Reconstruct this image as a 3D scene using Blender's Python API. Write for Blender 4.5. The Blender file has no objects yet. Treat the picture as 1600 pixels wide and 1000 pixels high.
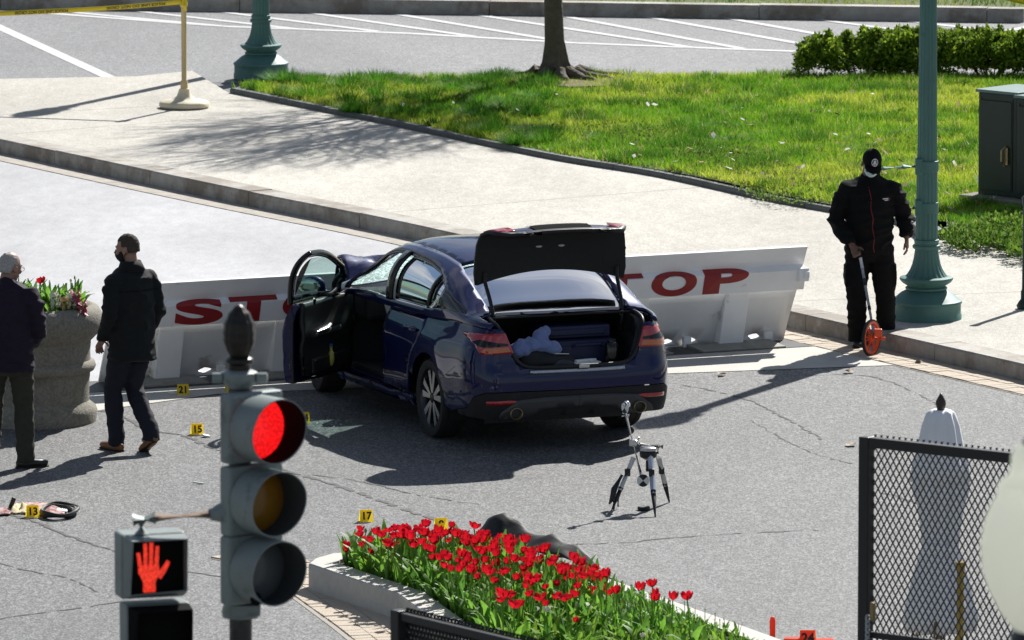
import bpy, bmesh, math, random
import numpy as np
from mathutils import Vector, Matrix, Euler, noise
from mathutils.geometry import delaunay_2d_cdt

random.seed(7)
SC = bpy.context.scene
COL = SC.collection
R = math.radians
PI = math.pi

# ---------------------------------------------------------------- camera
F_PX = 12500.0          # focal length in pixels of a 1600 px wide frame (a long telephoto lens)
CAM_H = 10.2
PITCH = math.atan(1736.0 / F_PX)
cam_d = bpy.data.cameras.new('camera')
cam = bpy.data.objects.new('camera', cam_d)
COL.objects.link(cam)
cam.location = (0, 0, CAM_H)
cam.rotation_euler = (PI / 2 - PITCH, 0, 0)
cam_d.sensor_width = 36.0
cam_d.lens = 36.0 * F_PX / 1600.0
cam_d.clip_start = 0.5
cam_d.clip_end = 3000
cam_d.dof.use_dof = True
cam_d.dof.focus_distance = 67.5
cam_d.dof.aperture_fstop = 9.0
SC.camera = cam

# ---------------------------------------------------------------- sky and sun
SUN_AZ = Vector((0.43, 0.90, 0)).normalized()     # horizontal direction towards the sun
SUN_EL = R(39.5)
w = bpy.data.worlds.new('World'); SC.world = w; w.use_nodes = True
nt = w.node_tree; nt.nodes.clear()
wo = nt.nodes.new('ShaderNodeOutputWorld'); bg = nt.nodes.new('ShaderNodeBackground')
sky = nt.nodes.new('ShaderNodeTexSky'); sky.sky_type = 'NISHITA'; sky.sun_disc = False
sky.sun_elevation = SUN_EL
sky.sun_rotation = math.atan2(SUN_AZ.x, SUN_AZ.y)
sky.air_density = 1.0; sky.dust_density = 0.6; sky.altitude = 30
tc = nt.nodes.new('ShaderNodeTexCoord')
cl = nt.nodes.new('ShaderNodeTexNoise'); cl.inputs['Scale'].default_value = 2.6; cl.inputs['Detail'].default_value = 7
cl.inputs['Roughness'].default_value = 0.58
mp = nt.nodes.new('ShaderNodeMapping'); mp.inputs['Scale'].default_value = (1, 1, 2.6)
cr = nt.nodes.new('ShaderNodeValToRGB'); cr.color_ramp.elements[0].position = 0.50; cr.color_ramp.elements[1].position = 0.64
mxs = nt.nodes.new('ShaderNodeMixRGB'); mxs.inputs['Color2'].default_value = (6.5, 6.7, 7.1, 1)
nt.links.new(tc.outputs['Generated'], mp.inputs['Vector']); nt.links.new(mp.outputs[0], cl.inputs['Vector'])
nt.links.new(cl.outputs['Fac'], cr.inputs['Fac']); nt.links.new(cr.outputs['Color'], mxs.inputs['Fac'])
nt.links.new(sky.outputs['Color'], mxs.inputs['Color1'])
nt.links.new(mxs.outputs['Color'], bg.inputs['Color'])
bg.inputs['Strength'].default_value = 0.05
nt.links.new(bg.outputs[0], wo.inputs['Surface'])

sun_d = bpy.data.lights.new('sun', 'SUN'); sun = bpy.data.objects.new('sun', sun_d); COL.objects.link(sun)
sun_d.energy = 5.0; sun_d.angle = R(0.55); sun_d.color = (1.0, 0.975, 0.925)
to_sun = Vector((SUN_AZ.x * math.cos(SUN_EL), SUN_AZ.y * math.cos(SUN_EL), math.sin(SUN_EL)))
sun.rotation_euler = (-to_sun).to_track_quat('-Z', 'Y').to_euler()
sun.location = to_sun * 60 + Vector((0, 70, 0))

SC.render.engine = 'CYCLES'
SC.view_settings.view_transform = 'Standard'; SC.view_settings.look = 'None'
SC.view_settings.exposure = 0.64; SC.view_settings.gamma = 1.0
SC.cycles.use_denoising = True
SC.cycles.max_bounces = 8; SC.cycles.transparent_max_bounces = 12

# ---------------------------------------------------------------- measuring helpers
FWD = Vector((0, math.cos(PITCH), -math.sin(PITCH))); UPV = Vector((0, math.sin(PITCH), math.cos(PITCH)))
def ray(px, py):
    return FWD + Vector(((px - 800) / F_PX, 0, 0)) + UPV * (-(py - 500) / F_PX)
def G(px, py, z=0.0):
    """place on the level z that shows at that measured spot of the survey picture"""
    d = ray(px, py); t = (z - CAM_H) / d.z
    return Vector((d.x * t, d.y * t, z))
def AT(px, py, Y):
    d = ray(px, py); t = Y / d.y
    return Vector((d.x * t, Y, CAM_H + d.z * t))
def proj(p):
    v = Vector(p) - Vector((0, 0, CAM_H))
    k = F_PX / v.dot(FWD)
    return 800 + v.x * k, 500 - v.dot(UPV) * k

# ---------------------------------------------------------------- materials
def c8(r, g, b):
    f = lambda v: ((v / 255 + 0.055) / 1.055) ** 2.4 if v > 10 else v / 255 / 12.92
    return (f(r), f(g), f(b))
MATS = {}
def mat(name, col, rough=0.6, metal=0.0, spec=0.5, coat=0.0, var=None, bump=None, dirt=None, emit=None, trans=0, sheen=0, attr=None, coords='Object'):
    """principled; var=(scale, amount[,detail]) tonal variation, bump=(scale, distance), dirt=(scale, colour, threshold, amount)"""
    m = bpy.data.materials.new(name); m.use_nodes = True
    n = m.node_tree.nodes; l = m.node_tree.links
    b = n['Principled BSDF']
    b.inputs['Base Color'].default_value = (*col, 1); b.inputs['Roughness'].default_value = rough
    b.inputs['Metallic'].default_value = metal; b.inputs['Specular IOR Level'].default_value = spec
    b.inputs['Coat Weight'].default_value = coat; b.inputs['Coat Roughness'].default_value = 0.04
    if sheen: b.inputs['Sheen Weight'].default_value = sheen
    if trans: b.inputs['Subsurface Weight'].default_value = 0.0
    tcn = n.new('ShaderNodeTexCoord'); src = tcn.outputs[coords]
    colout = None
    if attr:
        a = n.new('ShaderNodeAttribute'); a.attribute_name = attr; colout = a.outputs['Color']
    if var:
        t = n.new('ShaderNodeTexNoise'); t.inputs['Scale'].default_value = var[0]
        t.inputs['Detail'].default_value = var[2] if len(var) > 2 else 5; t.inputs['Roughness'].default_value = 0.65
        l.new(src, t.inputs['Vector'])
        mr = n.new('ShaderNodeMapRange'); mr.inputs['From Min'].default_value = 0.25; mr.inputs['From Max'].default_value = 0.75
        mr.inputs['To Min'].default_value = 1 - var[1]; mr.inputs['To Max'].default_value = 1 + var[1]
        l.new(t.outputs['Fac'], mr.inputs['Value'])
        vm = n.new('ShaderNodeVectorMath'); vm.operation = 'SCALE'
        if colout: l.new(colout, vm.inputs[0])
        else: vm.inputs[0].default_value = col
        l.new(mr.outputs[0], vm.inputs['Scale']); colout = vm.outputs[0]
    if dirt:
        t = n.new('ShaderNodeTexNoise'); t.inputs['Scale'].default_value = dirt[0]; t.inputs['Detail'].default_value = 6
        t.inputs['Roughness'].default_value = 0.7; l.new(src, t.inputs['Vector'])
        mr = n.new('ShaderNodeMapRange'); mr.inputs['From Min'].default_value = dirt[2]; mr.inputs['From Max'].default_value = dirt[2] + 0.12
        mr.inputs['To Max'].default_value = dirt[3]; l.new(t.outputs['Fac'], mr.inputs['Value'])
        mx = n.new('ShaderNodeMixRGB'); mx.inputs['Color2'].default_value = (*dirt[1], 1)
        if colout: l.new(colout, mx.inputs['Color1'])
        else: mx.inputs['Color1'].default_value = (*col, 1)
        l.new(mr.outputs[0], mx.inputs['Fac']); colout = mx.outputs[0]
    if colout: l.new(colout, b.inputs['Base Color'])
    if bump:
        t = n.new('ShaderNodeTexNoise'); t.inputs['Scale'].default_value = bump[0]; t.inputs['Detail'].default_value = 4
        l.new(src, t.inputs['Vector'])
        bp = n.new('ShaderNodeBump'); bp.inputs['Distance'].default_value = bump[1]; bp.inputs['Strength'].default_value = 1.0
        l.new(t.outputs['Fac'], bp.inputs['Height']); l.new(bp.outputs[0], b.inputs['Normal'])
    if emit:
        b.inputs['Emission Color'].default_value = (*emit[0], 1); b.inputs['Emission Strength'].default_value = emit[1]
    MATS[name] = m
    return m
def nodes_of(m): return m.node_tree.nodes, m.node_tree.links, m.node_tree.nodes['Principled BSDF']

def glass_mat(name, tint, refl=1.5, crack=0):
    m = bpy.data.materials.new(name); m.use_nodes = True
    n, l = m.node_tree.nodes, m.node_tree.links; n.clear()
    o = n.new('ShaderNodeOutputMaterial'); tr = n.new('ShaderNodeBsdfTransparent'); tr.inputs[0].default_value = (*tint, 1)
    gl = n.new('ShaderNodeBsdfGlossy'); gl.inputs['Roughness'].default_value = 0.01; gl.inputs['Color'].default_value = (0.95, 0.98, 1, 1)
    fr = n.new('ShaderNodeFresnel'); fr.inputs['IOR'].default_value = refl
    mx = n.new('ShaderNodeMixShader'); l.new(fr.outputs[0], mx.inputs[0]); l.new(tr.outputs[0], mx.inputs[1]); l.new(gl.outputs[0], mx.inputs[2])
    out = mx.outputs[0]
    if crack:
        tcn = n.new('ShaderNodeTexCoord')
        v = n.new('ShaderNodeTexVoronoi'); v.feature = 'DISTANCE_TO_EDGE'; v.inputs['Scale'].default_value = crack
        ns = n.new('ShaderNodeTexNoise'); ns.inputs['Scale'].default_value = 5
        va = n.new('ShaderNodeVectorMath'); va.operation = 'MULTIPLY_ADD'; va.inputs[1].default_value = (.25, .25, .25)
        l.new(tcn.outputs['Object'], ns.inputs['Vector']); l.new(ns.outputs['Color'], va.inputs[0]); l.new(tcn.outputs['Object'], va.inputs[2])
        l.new(va.outputs[0], v.inputs['Vector'])
        mr = n.new('ShaderNodeMapRange'); mr.inputs['From Max'].default_value = 0.10; mr.inputs['To Min'].default_value = 0.85; mr.inputs['To Max'].default_value = 0.30
        l.new(v.outputs['Distance'], mr.inputs['Value'])
        df = n.new('ShaderNodeBsdfTranslucent'); df.inputs[0].default_value = (.66, .86, .82, 1)
        m2 = n.new('ShaderNodeMixShader'); l.new(mr.outputs[0], m2.inputs[0]); l.new(out, m2.inputs[1]); l.new(df.outputs[0], m2.inputs[2]); out = m2.outputs[0]
    l.new(out, o.inputs['Surface']); MATS[name] = m
    return m

# ---------------------------------------------------------------- mesh helpers
def link(name, me, m=None, parent=None):
    o = bpy.data.objects.new(name, me); COL.objects.link(o)
    if m is not None and me is not None and hasattr(me, 'materials') and not me.materials:
        me.materials.append(MATS[m] if isinstance(m, str) else m)
    if parent is not None: o.parent = parent
    return o
def bm_obj(name, bm, m, parent=None, smooth=None, bevel=0, keep_normals=False):
    if not keep_normals: bmesh.ops.recalc_face_normals(bm, faces=bm.faces)
    if smooth is not None:
        for f in bm.faces: f.smooth = True
        if smooth < 180:
            lim = R(smooth)
            for e in bm.edges:
                e.smooth = len(e.link_faces) != 2 or e.calc_face_angle(0) < lim
    me = bpy.data.meshes.new(name); bm.to_mesh(me); bm.free()
    o = link(name, me, m, parent)
    if bevel:
        md = o.modifiers.new('bevel', 'BEVEL'); md.width = bevel; md.segments = 2; md.limit_method = 'ANGLE'; md.angle_limit = R(40)
    return o
def pyd(name, v, f, m, parent=None, smooth=False):
    me = bpy.data.meshes.new(name); me.from_pydata([tuple(p) for p in v], [], f); me.update()
    if smooth: me.polygons.foreach_set('use_smooth', [True] * len(me.polygons))
    return link(name, me, m, parent)
def np_tris(name, verts, m, parent=None, cols=None, quads=False, smooth=False):
    """verts (N,k,3) soup of triangles or quads, cols (N,3) per face"""
    N, k = verts.shape[0], verts.shape[1]
    me = bpy.data.meshes.new(name)
    me.vertices.add(N * k); me.vertices.foreach_set('co', verts.reshape(-1).astype(np.float32))
    me.loops.add(N * k); me.loops.foreach_set('vertex_index', np.arange(N * k, dtype=np.int32))
    me.polygons.add(N); me.polygons.foreach_set('loop_start', np.arange(0, N * k, k, dtype=np.int32))
    me.update(calc_edges=True)
    if cols is not None:
        a = me.color_attributes.new('tint', 'FLOAT_COLOR', 'POINT')
        c = np.ones((N, k, 4), np.float32); c[:, :, :3] = cols[:, None, :]
        a.data.foreach_set('color', c.reshape(-1))
    return link(name, me, m, parent)
def tag(o, label, cat=None, group=None, kind=None):
    if label: o['label'] = label
    if cat: o['category'] = cat
    if group: o['group'] = group
    if kind: o['kind'] = kind
    return o
def structure(o, label=None): return tag(o, label, kind='structure')
def thing(name, label, cat, loc=(0, 0, 0), rz=0, group=None):
    o = bpy.data.objects.new(name, None); o.empty_display_size = 0.1; COL.objects.link(o)
    o.location = loc; o.rotation_euler = (0, 0, rz)
    return tag(o, label, cat, group)
def clone(o, parent=None):
    c = o.copy(); COL.objects.link(c)
    if parent is not None: c.parent = parent
    for ch in o.children: clone(ch, c)
    return c

def box(bm, c, s, rot=None, taper=None):
    """box centre c size s; rot Euler/Matrix; taper=(sx,sy) scale of the top"""
    mtx = rot.to_matrix() if isinstance(rot, Euler) else rot
    vs = []
    for dz in (-1, 1):
        for dx, dy in ((-1, -1), (1, -1), (1, 1), (-1, 1)):
            k = taper if (taper and dz > 0) else (1, 1)
            p = Vector((dx * s[0] / 2 * k[0], dy * s[1] / 2 * k[1], dz * s[2] / 2))
            if mtx: p = mtx @ p
            vs.append(bm.verts.new(p + Vector(c)))
    for q in ((3, 2, 1, 0), (4, 5, 6, 7), (0, 1, 5, 4), (1, 2, 6, 5), (2, 3, 7, 6), (3, 0, 4, 7)):
        bm.faces.new([vs[i] for i in q])
    return vs
def frame(d):
    d = Vector(d).normalized(); a = Vector((0, 0, 1)) if abs(d.z) < 0.95 else Vector((1, 0, 0))
    s = d.cross(a).normalized(); return s, s.cross(d).normalized()
def tube(bm, pts, rad, seg=10, cap=True, side=None, flat=1.0):
    """swept tube through pts; rad number or list of r or (rx, ry)"""
    pts = [Vector(p) for p in pts]; n = len(pts); rings = []; ps = side
    for i, p in enumerate(pts):
        d = (pts[min(i + 1, n - 1)] - pts[max(i - 1, 0)])
        if d.length < 1e-9: d = Vector((0, 0, 1))
        d.normalize()
        if ps is not None and abs(Vector(ps).normalized().dot(d)) < 0.98:
            s = (Vector(ps) - d * d.dot(Vector(ps))).normalized(); u = d.cross(s)
        else:
            s, u = frame(d)
        ps = s
        r = rad[i] if isinstance(rad, (list, tuple)) else rad
        rx, ry = r if isinstance(r, (list, tuple)) else (r, r * flat)
        rings.append([bm.verts.new(p + s * rx * math.cos(2 * PI * k / seg) + u * ry * math.sin(2 * PI * k / seg)) for k in range(seg)])
    for a, b in zip(rings, rings[1:]):
        for k in range(seg):
            bm.faces.new((a[k], a[(k + 1) % seg], b[(k + 1) % seg], b[k]))
    if cap:
        bm.faces.new(rings[0][::-1]); bm.faces.new(rings[-1])
    return rings
def lathe(bm, prof, seg=32, c=(0, 0, 0), axis='Z', mod=None, cap=True, mtx=None):
    """prof [(r, z)], mod(r, theta, z)->r"""
    rings = []
    for r, z in prof:
        ring = []
        for k in range(seg):
            t = 2 * PI * k / seg; rr = mod(r, t, z) if mod else r
            p = Vector((rr * math.cos(t), rr * math.sin(t), z))
            if axis == 'Y': p = Vector((p.x, p.z, p.y))
            elif axis == 'X': p = Vector((p.z, p.x, p.y))
            if mtx: p = mtx @ p
            ring.append(bm.verts.new(p + Vector(c)))
        rings.append(ring)
    for a, b in zip(rings, rings[1:]):
        for k in range(seg):
            bm.faces.new((a[k], a[(k + 1) % seg], b[(k + 1) % seg], b[k]))
    if cap:
        if prof[0][0] > 1e-5: bm.faces.new(rings[0][::-1])
        if prof[-1][0] > 1e-5: bm.faces.new(rings[-1])
    bmesh.ops.remove_doubles(bm, verts=bm.verts, dist=1e-6)
    return rings
def ell(bm, c, r, seg=14, rings=9, rot=None):
    m = Matrix.Translation(Vector(c)) @ (rot.to_matrix().to_4x4() if rot else Matrix()) @ Matrix.Diagonal((*r, 1))
    bmesh.ops.create_uvsphere(bm, u_segments=seg, v_segments=rings, radius=1, matrix=m)
def sheet(name, pts, z, m, sub=0, label=None, kind='structure', parent=None, thick=0):
    """flat polygon sheet at level z (with a skirt when thick)"""
    bm = bmesh.new()
    vs = [bm.verts.new((p[0], p[1], z)) for p in pts]
    f = bm.faces.new(vs)
    if thick:
        g = bmesh.ops.extrude_face_region(bm, geom=[f])
        for v in g['geom']:
            if isinstance(v, bmesh.types.BMVert): v.co.z -= thick
    bmesh.ops.triangulate(bm, faces=[x for x in bm.faces if len(x.verts) > 4])
    o = bm_obj(name, bm, m, parent)
    if kind: tag(o, label, kind=kind)
    return o
def poly_xy(poly):
    return [(p[0], p[1]) for p in poly]
def inside(p, poly):
    x, y = p; c = False; n = len(poly); j = n - 1
    for i in range(n):
        xi, yi = poly[i]; xj, yj = poly[j]
        if (yi > y) != (yj > y) and x < (xj - xi) * (y - yi) / (yj - yi + 1e-15) + xi: c = not c
        j = i
    return c
def np_inside(P, poly):
    x, y = P[:, 0], P[:, 1]; c = np.zeros(len(P), bool); j = len(poly) - 1
    for i in range(len(poly)):
        xi, yi = poly[i][0], poly[i][1]; xj, yj = poly[j][0], poly[j][1]
        cond = ((yi > y) != (yj > y)) & (x < (xj - xi) * (y - yi) / (yj - yi + 1e-15) + xi); c ^= cond; j = i
    return c
def resample(line, step):
    out = []
    for a, b in zip(line, line[1:]):
        a = Vector(a); b = Vector(b); k = max(1, int(round((b - a).length / step)))
        for i in range(k): out.append(a.lerp(b, i / k))
    out.append(Vector(line[-1])); return out
def smoothline(pts, n=8):
    """catmull-rom through points"""
    P = [Vector(p) for p in pts]; out = []
    for i in range(len(P) - 1):
        p0 = P[max(i - 1, 0)]; p1 = P[i]; p2 = P[i + 1]; p3 = P[min(i + 2, len(P) - 1)]
        for k in range(n):
            t = k / n
            out.append(0.5 * ((2 * p1) + (p2 - p0) * t + (2 * p0 - 5 * p1 + 4 * p2 - p3) * t * t + (3 * p1 - p0 - 3 * p2 + p3) * t ** 3))
    out.append(P[-1]); return out
def offset_line(line, d):
    """offset of a level polyline to its right (d>0)"""
    out = []
    for i, p in enumerate(line):
        a = line[max(i - 1, 0)]; b = line[min(i + 1, len(line) - 1)]
        t = (Vector(b) - Vector(a)); t.z = 0; t.normalize()
        out.append(Vector(p) + Vector((t.y, -t.x, 0)) * d)
    return out
def interp(tab, x):
    """smooth (pchip-like) table lookup"""
    xs = [a for a, _ in tab]
    if x <= xs[0]: return tab[0][1]
    if x >= xs[-1]: return tab[-1][1]
    for i in range(len(tab) - 1):
        if xs[i] <= x <= xs[i + 1]: break
    def slope(k):
        if k <= 0 or k >= len(tab) - 1: 
            k2 = min(max(k, 0), len(tab) - 2); return (tab[k2 + 1][1] - tab[k2][1]) / (tab[k2 + 1][0] - tab[k2][0])
        d0 = (tab[k][1] - tab[k - 1][1]) / (tab[k][0] - tab[k - 1][0]); d1 = (tab[k + 1][1] - tab[k][1]) / (tab[k + 1][0] - tab[k][0])
        return 0 if d0 * d1 <= 0 else 2 * d0 * d1 / (d0 + d1)
    h = xs[i + 1] - xs[i]; t = (x - xs[i]) / h; m0 = slope(i) * h; m1 = slope(i + 1) * h
    a, b = tab[i][1], tab[i + 1][1]
    return (2 * t ** 3 - 3 * t * t + 1) * a + (t ** 3 - 2 * t * t + t) * m0 + (-2 * t ** 3 + 3 * t * t) * b + (t ** 3 - t * t) * m1
def text_mesh(s, size=1.0, bold=0.0, extrude=0.0, sx=1.0):
    cu = bpy.data.curves.new('lettering', 'FONT'); cu.body = s; cu.size = size; cu.offset = bold; cu.extrude = extrude
    cu.align_x = 'CENTER'; cu.align_y = 'CENTER'
    o = bpy.data.objects.new('lettering', cu); COL.objects.link(o)
    dg = bpy.context.evaluated_depsgraph_get(); me = bpy.data.meshes.new_from_object(o.evaluated_get(dg))
    bpy.data.objects.remove(o); bpy.data.curves.remove(cu)
    if sx != 1: me.transform(Matrix.Diagonal((sx, 1, 1, 1)))
    return me
def remeshed(name, bm, voxel, m, parent=None, smooth=3, disp=None):
    """one continuous skin grown over overlapping volumes"""
    bmesh.ops.recalc_face_normals(bm, faces=bm.faces)
    me = bpy.data.meshes.new('tmp'); bm.to_mesh(me); bm.free()
    o = bpy.data.objects.new('tmp', me); COL.objects.link(o)
    md = o.modifiers.new('r', 'REMESH'); md.mode = 'VOXEL'; md.voxel_size = voxel; md.use_smooth_shade = True
    if smooth:
        sm = o.modifiers.new('s', 'SMOOTH'); sm.factor = 0.5; sm.iterations = smooth
    dg = bpy.context.evaluated_depsgraph_get(); out = bpy.data.meshes.new_from_object(o.evaluated_get(dg))
    bpy.data.objects.remove(o); bpy.data.meshes.remove(me)
    if disp:
        n = len(out.vertices); co = np.empty(n * 3, np.float32); nr_ = np.empty(n * 3, np.float32)
        out.vertices.foreach_get('co', co); out.vertices.foreach_get('normal', nr_); co = co.reshape(-1, 3)
        dv = np.array([disp(Vector(p)) for p in co.tolist()], np.float32); co = co + nr_.reshape(-1, 3) * dv[:, None]
        out.vertices.foreach_set('co', co.reshape(-1).astype(np.float32))
        out.update()
    out.polygons.foreach_set('use_smooth', [True] * len(out.polygons))
    out.name = name
    return link(name, out, m, parent)

def densify(poly, step):
    out = []
    n = len(poly)
    for i in range(n):
        a = Vector(poly[i]); b2 = Vector(poly[(i + 1) % n]); k = max(1, int(math.ceil((b2 - a).length / step)))
        for j in range(k): out.append(a.lerp(b2, j / k))
    return out
def panel(name, poly, fn, m, parent, step=.05, holes=(), thick=0.0, flip=False, steps=None):
    sx, sy = steps or (step, step)
    sc = lambda p: Vector((p[0] / sx, p[1] / sy))
    B = densify([sc(p) for p in poly], 1.0); Hs = [densify([sc(p) for p in h], 1.0) for h in holes]
    pts = list(B); edges = [(i, (i + 1) % len(B)) for i in range(len(B))]
    for h in Hs:
        o_ = len(pts); pts += h; edges += [(o_ + i, o_ + (i + 1) % len(h)) for i in range(len(h))]
    xs = [p.x for p in B]; ys = [p.y for p in B]; Bt = [(p.x, p.y) for p in B]; Ht = [[(p.x, p.y) for p in h] for h in Hs]
    allb = list(pts); key = {}
    for p in allb: key.setdefault((int(math.floor(p.x)), int(math.floor(p.y))), []).append(p)
    x = min(xs) + .5
    while x < max(xs):
        y = min(ys) + .5
        while y < max(ys):
            if inside((x, y), Bt) and not any(inside((x, y), h) for h in Ht):
                i, j = int(math.floor(x)), int(math.floor(y)); ok = True
                for di in (-1, 0, 1):
                    for dj in (-1, 0, 1):
                        for q in key.get((i + di, j + dj), ()):
                            if (q.x - x) ** 2 + (q.y - y) ** 2 < .25: ok = False
                if ok: pts.append(Vector((x, y)))
            y += 1
        x += 1
    r = delaunay_2d_cdt([Vector(p) for p in pts], edges, [], 0, 1e-6)
    V = [fn(p.x * sx, p.y * sy) for p in r[0]]; Fs = []
    for f in r[2]:
        c = sum((r[0][i] for i in f), Vector((0, 0))) / len(f)
        if inside((c.x, c.y), Bt) and not any(inside((c.x, c.y), h) for h in Ht): Fs.append(list(f)[::-1] if flip else list(f))
    o = pyd(name, V, Fs, m, parent, smooth=True)
    if thick:
        md = o.modifiers.new('t', 'SOLIDIFY'); md.thickness = thick; md.offset = -1
    return o

# ================================================================ SURFACE MATERIALS
def asphalt(name, base, spk=0.45, rough=0.62):
    m = mat(name, base, rough=rough, spec=0.45)
    n, l, b = nodes_of(m)
    tc0 = n.new('ShaderNodeTexCoord'); t = n.new('ShaderNodeMapping'); t.inputs['Scale'].default_value = (1, .36, 1); l.new(tc0.outputs['Object'], t.inputs['Vector'])
    def noise_(sc, det, ro=0.6):
        x = n.new('ShaderNodeTexNoise'); x.inputs['Scale'].default_value = sc; x.inputs['Detail'].default_value = det
        x.inputs['Roughness'].default_value = ro; l.new(t.outputs[0], x.inputs['Vector']); return x
    def rng(src, a, b_, c, d):
        x = n.new('ShaderNodeMapRange'); x.inputs['From Min'].default_value = a; x.inputs['From Max'].default_value = b_
        x.inputs['To Min'].default_value = c; x.inputs['To Max'].default_value = d; l.new(src, x.inputs['Value']); return x.outputs[0]
    def mul(p, q):
        x = n.new('ShaderNodeMath'); x.operation = 'MULTIPLY'; l.new(p, x.inputs[0]); l.new(q, x.inputs[1]); return x.outputs[0]
    big = rng(noise_(0.45, 4).outputs['Fac'], .3, .7, .80, 1.15)
    mid = rng(noise_(6, 5, .7).outputs['Fac'], .3, .7, .88, 1.1)
    # stones of the aggregate; stretched along the view depth they read as the grain of the worn surface
    vo = n.new('ShaderNodeTexVoronoi'); vo.inputs['Scale'].default_value = 95; l.new(t.outputs[0], vo.inputs['Vector'])
    sep = n.new('ShaderNodeSeparateColor'); l.new(vo.outputs['Color'], sep.inputs[0])
    st = rng(sep.outputs[0], 0, 1, 1 - spk, 1 + spk)
    vo2 = n.new('ShaderNodeTexVoronoi'); vo2.inputs['Scale'].default_value = 48; l.new(t.outputs[0], vo2.inputs['Vector'])
    sep2 = n.new('ShaderNodeSeparateColor'); l.new(vo2.outputs['Color'], sep2.inputs[0])
    st2 = rng(sep2.outputs[0], 0, 1, 1 - spk * .45, 1 + spk * .45)
    tot = mul(mul(big, mid), mul(st, st2))
    vm = n.new('ShaderNodeVectorMath'); vm.operation = 'SCALE'; vm.inputs[0].default_value = base; l.new(tot, vm.inputs['Scale'])
    l.new(vm.outputs[0], b.inputs['Base Color'])
    bp = n.new('ShaderNodeBump'); bp.inputs['Distance'].default_value = 0.006; bp.inputs['Strength'].default_value = 0.8
    l.new(st, bp.inputs['Height']); l.new(bp.outputs[0], b.inputs['Normal'])
    return m
asphalt('asphalt', (0.122, 0.122, 0.122), 0.62)
asphalt('asphalt_far', (0.165, 0.165, 0.169), 0.4)
asphalt('sidewalk_concrete', (0.465, 0.44, 0.39), 0.15, 0.85)
asphalt('road_concrete', (0.385, 0.385, 0.40), 0.07, 0.75)
mat('band_concrete', (0.46, 0.445, 0.40), 0.75, var=(3, .10), bump=(60, .003), dirt=(2.2, (.25, .23, .2), .62, .5))
mat('kerb_granite', (0.36, 0.335, 0.295), 0.7, var=(9, .2), bump=(70, .004), dirt=(1.6, (.15, .115, .08), .46, .7))
mat('bed_granite', (0.47, 0.45, 0.41), 0.7, var=(14, .12), bump=(80, .003), dirt=(5, (.32, .2, .1), .66, .5))
mat('slate', (0.10, 0.105, 0.10), 0.7, var=(8, .3), bump=(30, .006))
mat('brick_buff', (0.50, 0.42, 0.33), 0.8, var=(11, .22), bump=(80, .003), coords='Generated')
mat('gutter_brick', (0.36, 0.325, 0.28), 0.85, var=(7, .3), bump=(40, .004))
mat('mortar', (0.33, 0.30, 0.26), 0.9, var=(20, .2))
mat('road_paint', (0.50, 0.50, 0.50), 0.7, var=(5, .12), dirt=(2.5, (.26, .26, .26), .58, .75))
mat('tar', (0.03, 0.028, 0.026), 0.7, var=(8, .3))
mat('soil', (0.10, 0.07, 0.045), 0.95, var=(9, .45), bump=(25, .03))
mat('lawn_soil', (0.10, 0.13, 0.03), 0.95, var=(2.5, .4), bump=(12, .05))
mat('steel_dark', (0.05, 0.05, 0.05), 0.6, 0.3, var=(6, .3))
mat('plate_grey', (0.27, 0.26, 0.23), 0.7, var=(5, .15), dirt=(3, (.12, .1, .08), .55, .6))

# ================================================================ THE SETTING
BIG = 1600
ground = sheet('road', [(-BIG, -300), (BIG, -300), (BIG, BIG), (-BIG, BIG)], 0.0, 'asphalt', label='grey asphalt road')
far_ln = [G(-900, 140), G(0, 143), G(215, 139), G(304, 129), G(365, 130), G(600, 146), G(1270, 142), G(2300, 140)]
far_kb = [G(-900, 9), G(0, 15), G(390, 19), G(850, 25), G(1250, 31), G(1600, 36), G(2300, 47)]
sheet('far_street', [p for p in far_ln] + [p for p in reversed(far_kb)], 0.004, 'asphalt_far', label='pale asphalt street behind the lawn with white lines')
KZ = 0.16
K = [G(*p) for p in ((-900, 50), (-300, 176), (0, 240), (345, 314), (640, 374), (950, 447), (1260, 520), (1600, 598), (1900, 668), (2600, 830))]
K = smoothline(K, 6)
BARL = G(152, 600); BARR = G(1232, 533)           # foot line of the two wedge barriers
bdir = (BARR - BARL).normalized(); bnor = Vector((bdir.y, -bdir.x, 0))   # bnor points towards the camera
# pale concrete carriageway beyond the barrier
kcut = [p for p in K if p.y > BARR.y + 0.3]
sheet('concrete_road', [p for p in kcut] + [BARR + bdir * .35, BARL - bdir * 6 + bnor * .0, BARL + Vector((-20, 6, 0))], 0.004, 'road_concrete', label='bright concrete roadway beyond the barrier')
gut = offset_line(kcut, 0.02); gut2 = offset_line(kcut, 0.34)
sheet('gutter', [p for p in gut] + [p for p in reversed(gut2)], 0.010, 'gutter_brick', label='narrow brick gutter along the kerb of the concrete road')

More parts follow.
